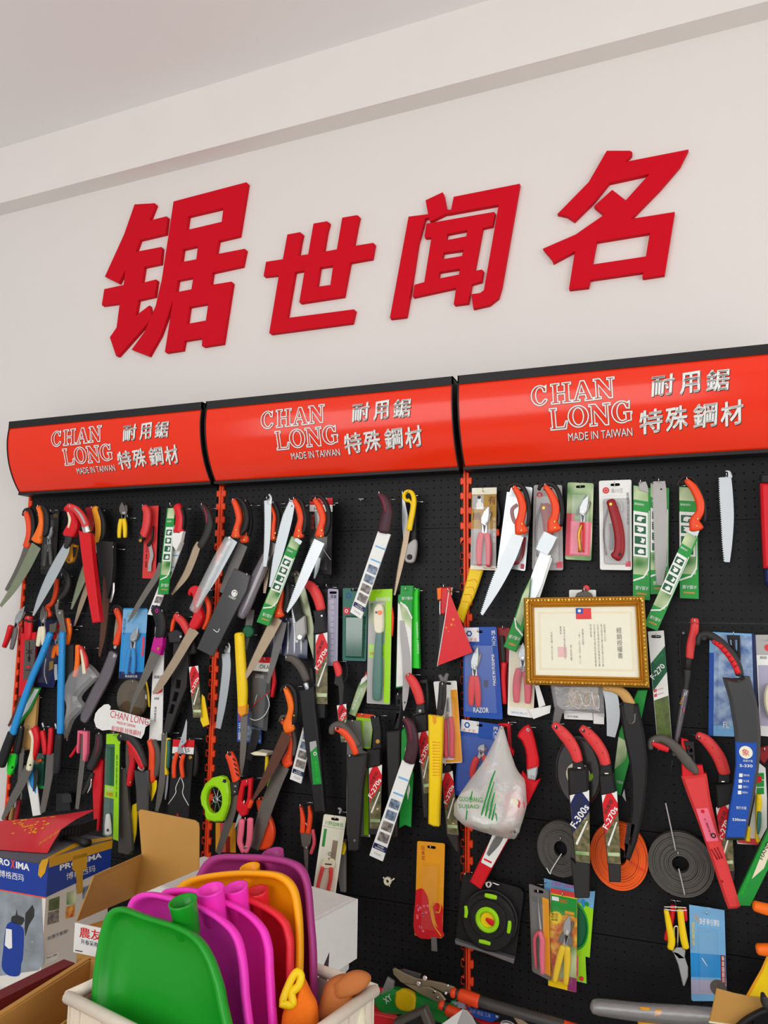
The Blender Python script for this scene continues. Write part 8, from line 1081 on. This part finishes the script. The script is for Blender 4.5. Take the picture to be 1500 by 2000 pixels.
t = T('grey_case', 'open grey brown plastic case at the bottom edge', 'case'); t.pl('frame', [(283, 380), (440, 310), (465, 300), (512, 410), (520, 520), (290, 520)], 0.21, 0.03, 'bgrey', holes=[[(330, 400), (440, 345), (470, 420), (470, 500), (330, 500)]], bev=0.004); t.pl('liner', [(310, 395), (445, 330), (480, 420), (480, 510), (310, 510)], 0.20, 0.008, 'dgrey'); t.fin()
t = T('paper_cone', 'pale grey folded paper cone in front of the lopper collar', 'paper'); t.pl('face', [(540, 425), (600, 390), (672, 330), (700, 342), (730, 380), (762, 440), (760, 520), (540, 520)], 0.225, 0.004, 'lgrey'); t.pl('fold', [(540, 425), (672, 332), (600, 520), (540, 520)], 0.2295, 0.002, 'white'); t.fin()
t = T('label_card', 'blue lettered label card below the lopper shaft', 'card'); c = t.pl('card', [(690, 315), (890, 370), (885, 385), (842, 408), (738, 380)], 0.12, 0.003, 'blue'); t.tx('品质 精品 工具', (712, 352), (835, 385), 22, 0.1235, 'lilac', c); t.pl('white_leaf', [(606, 288), (682, 290), (690, 330), (640, 325)], 0.116, 0.002, 'lilac'); t.disc('stud', (872, 374), 9, 0.1235, 0.003, 'chrome'); t.fin()
t = T('red_packet', 'red packet edge lying under the blue label card', 'packet'); t.pl('packet', [(750, 382), (840, 405), (905, 412), (900, 520), (740, 520)], 0.1, 0.014, 'red', bev=0.004); t.pl('seal', [(760, 420), (890, 430), (890, 440), (760, 432)], 0.1145, 0.001, 'dred'); t.fin()
t = T('steel_dish', 'small round steel dish under the lopper shaft', 'dish'); t.disc('dish', (935, 425), 42, 0.15, 0.012, 'chrome', n=24, ry=24); t.disc('rim', (935, 425), 46, 0.158, 0.005, 'steel', n=24, inner=0.85, ry=27); t.pl('leaf', [(965, 375), (1010, 385), (1060, 420), (1000, 425)], 0.14, 0.003, 'tan_steel'); t.fin()
crop('J4')
t = T('wrapped_roll', 'long roll of tools wrapped in clear wrinkled plastic, lower right', 'roll'); t.sw('core', [(40, 540, 100), (400, 570, 120), (800, 600, 120), (1040, 610, 100)], 0.1, 0.03, 'bgrey'); t.sw('wrapping', [(0, 535, 90), (60, 530, 130), (400, 570, 150), (800, 598, 160), (1060, 610, 140)], 0.095, 0.042, 'film', e=2.2); t.pl('patch', [(395, 555), (485, 565), (480, 590), (400, 580)], 0.131, 0.002, 'amber'); t.pl('patch', [(530, 580), (585, 585), (580, 620), (520, 640)], 0.131, 0.002, 'amber'); t.fin()
t = T('cardboard_piece', 'torn tan cardboard piece at the lower right corner', 'cardboard'); c = t.pl('sheet', [(1055, 395), (1200, 435), (1330, 462), (1430, 470), (1485, 565), (1380, 640), (1210, 720), (990, 690)], 0.16, 0.004, 'kraft'); t.pl('edge', [(990, 680), (1210, 710), (1212, 724), (990, 696)], 0.1645, 0.001, 'cream'); t.fin()
t = T('cable', 'black hose with dark knob curving over the tan cardboard', 'hose'); t.sw('hose', [(1190, 760, 50), (1300, 660, 50), (1400, 600, 46), (1490, 560, 46), (1580, 540, 46)], 0.17, 0.02, 'black'); t.sw('knob', [(1450, 430, 40), (1470, 490, 80), (1520, 540, 70)], 0.175, 0.03, 'dgrey'); t.fin()
t = T('yellow_board', 'yellow printed board leaning behind the tan cardboard, right edge', 'board'); t.pl('board', [(1310, 460), (1440, 230), (1510, 70), (1640, 70), (1640, 600), (1330, 600)], 0.06, 0.008, 'yellow'); t.pl('edge_strip', [(1310, 460), (1440, 230), (1510, 70), (1530, 70), (1460, 240), (1335, 470)], 0.0685, 0.001, 'amber'); t.fin()
t = T('yellow_packet', 'dull yellow packet under the wrapped roll', 'packet'); t.pl('packet', [(380, 662), (480, 668), (580, 695), (640, 760), (370, 760)], 0.11, 0.02, 'gold_card', bev=0.004); t.pl('seal', [(385, 690), (560, 705), (560, 715), (385, 700)], 0.1305, 0.001, 'amber'); t.fin()
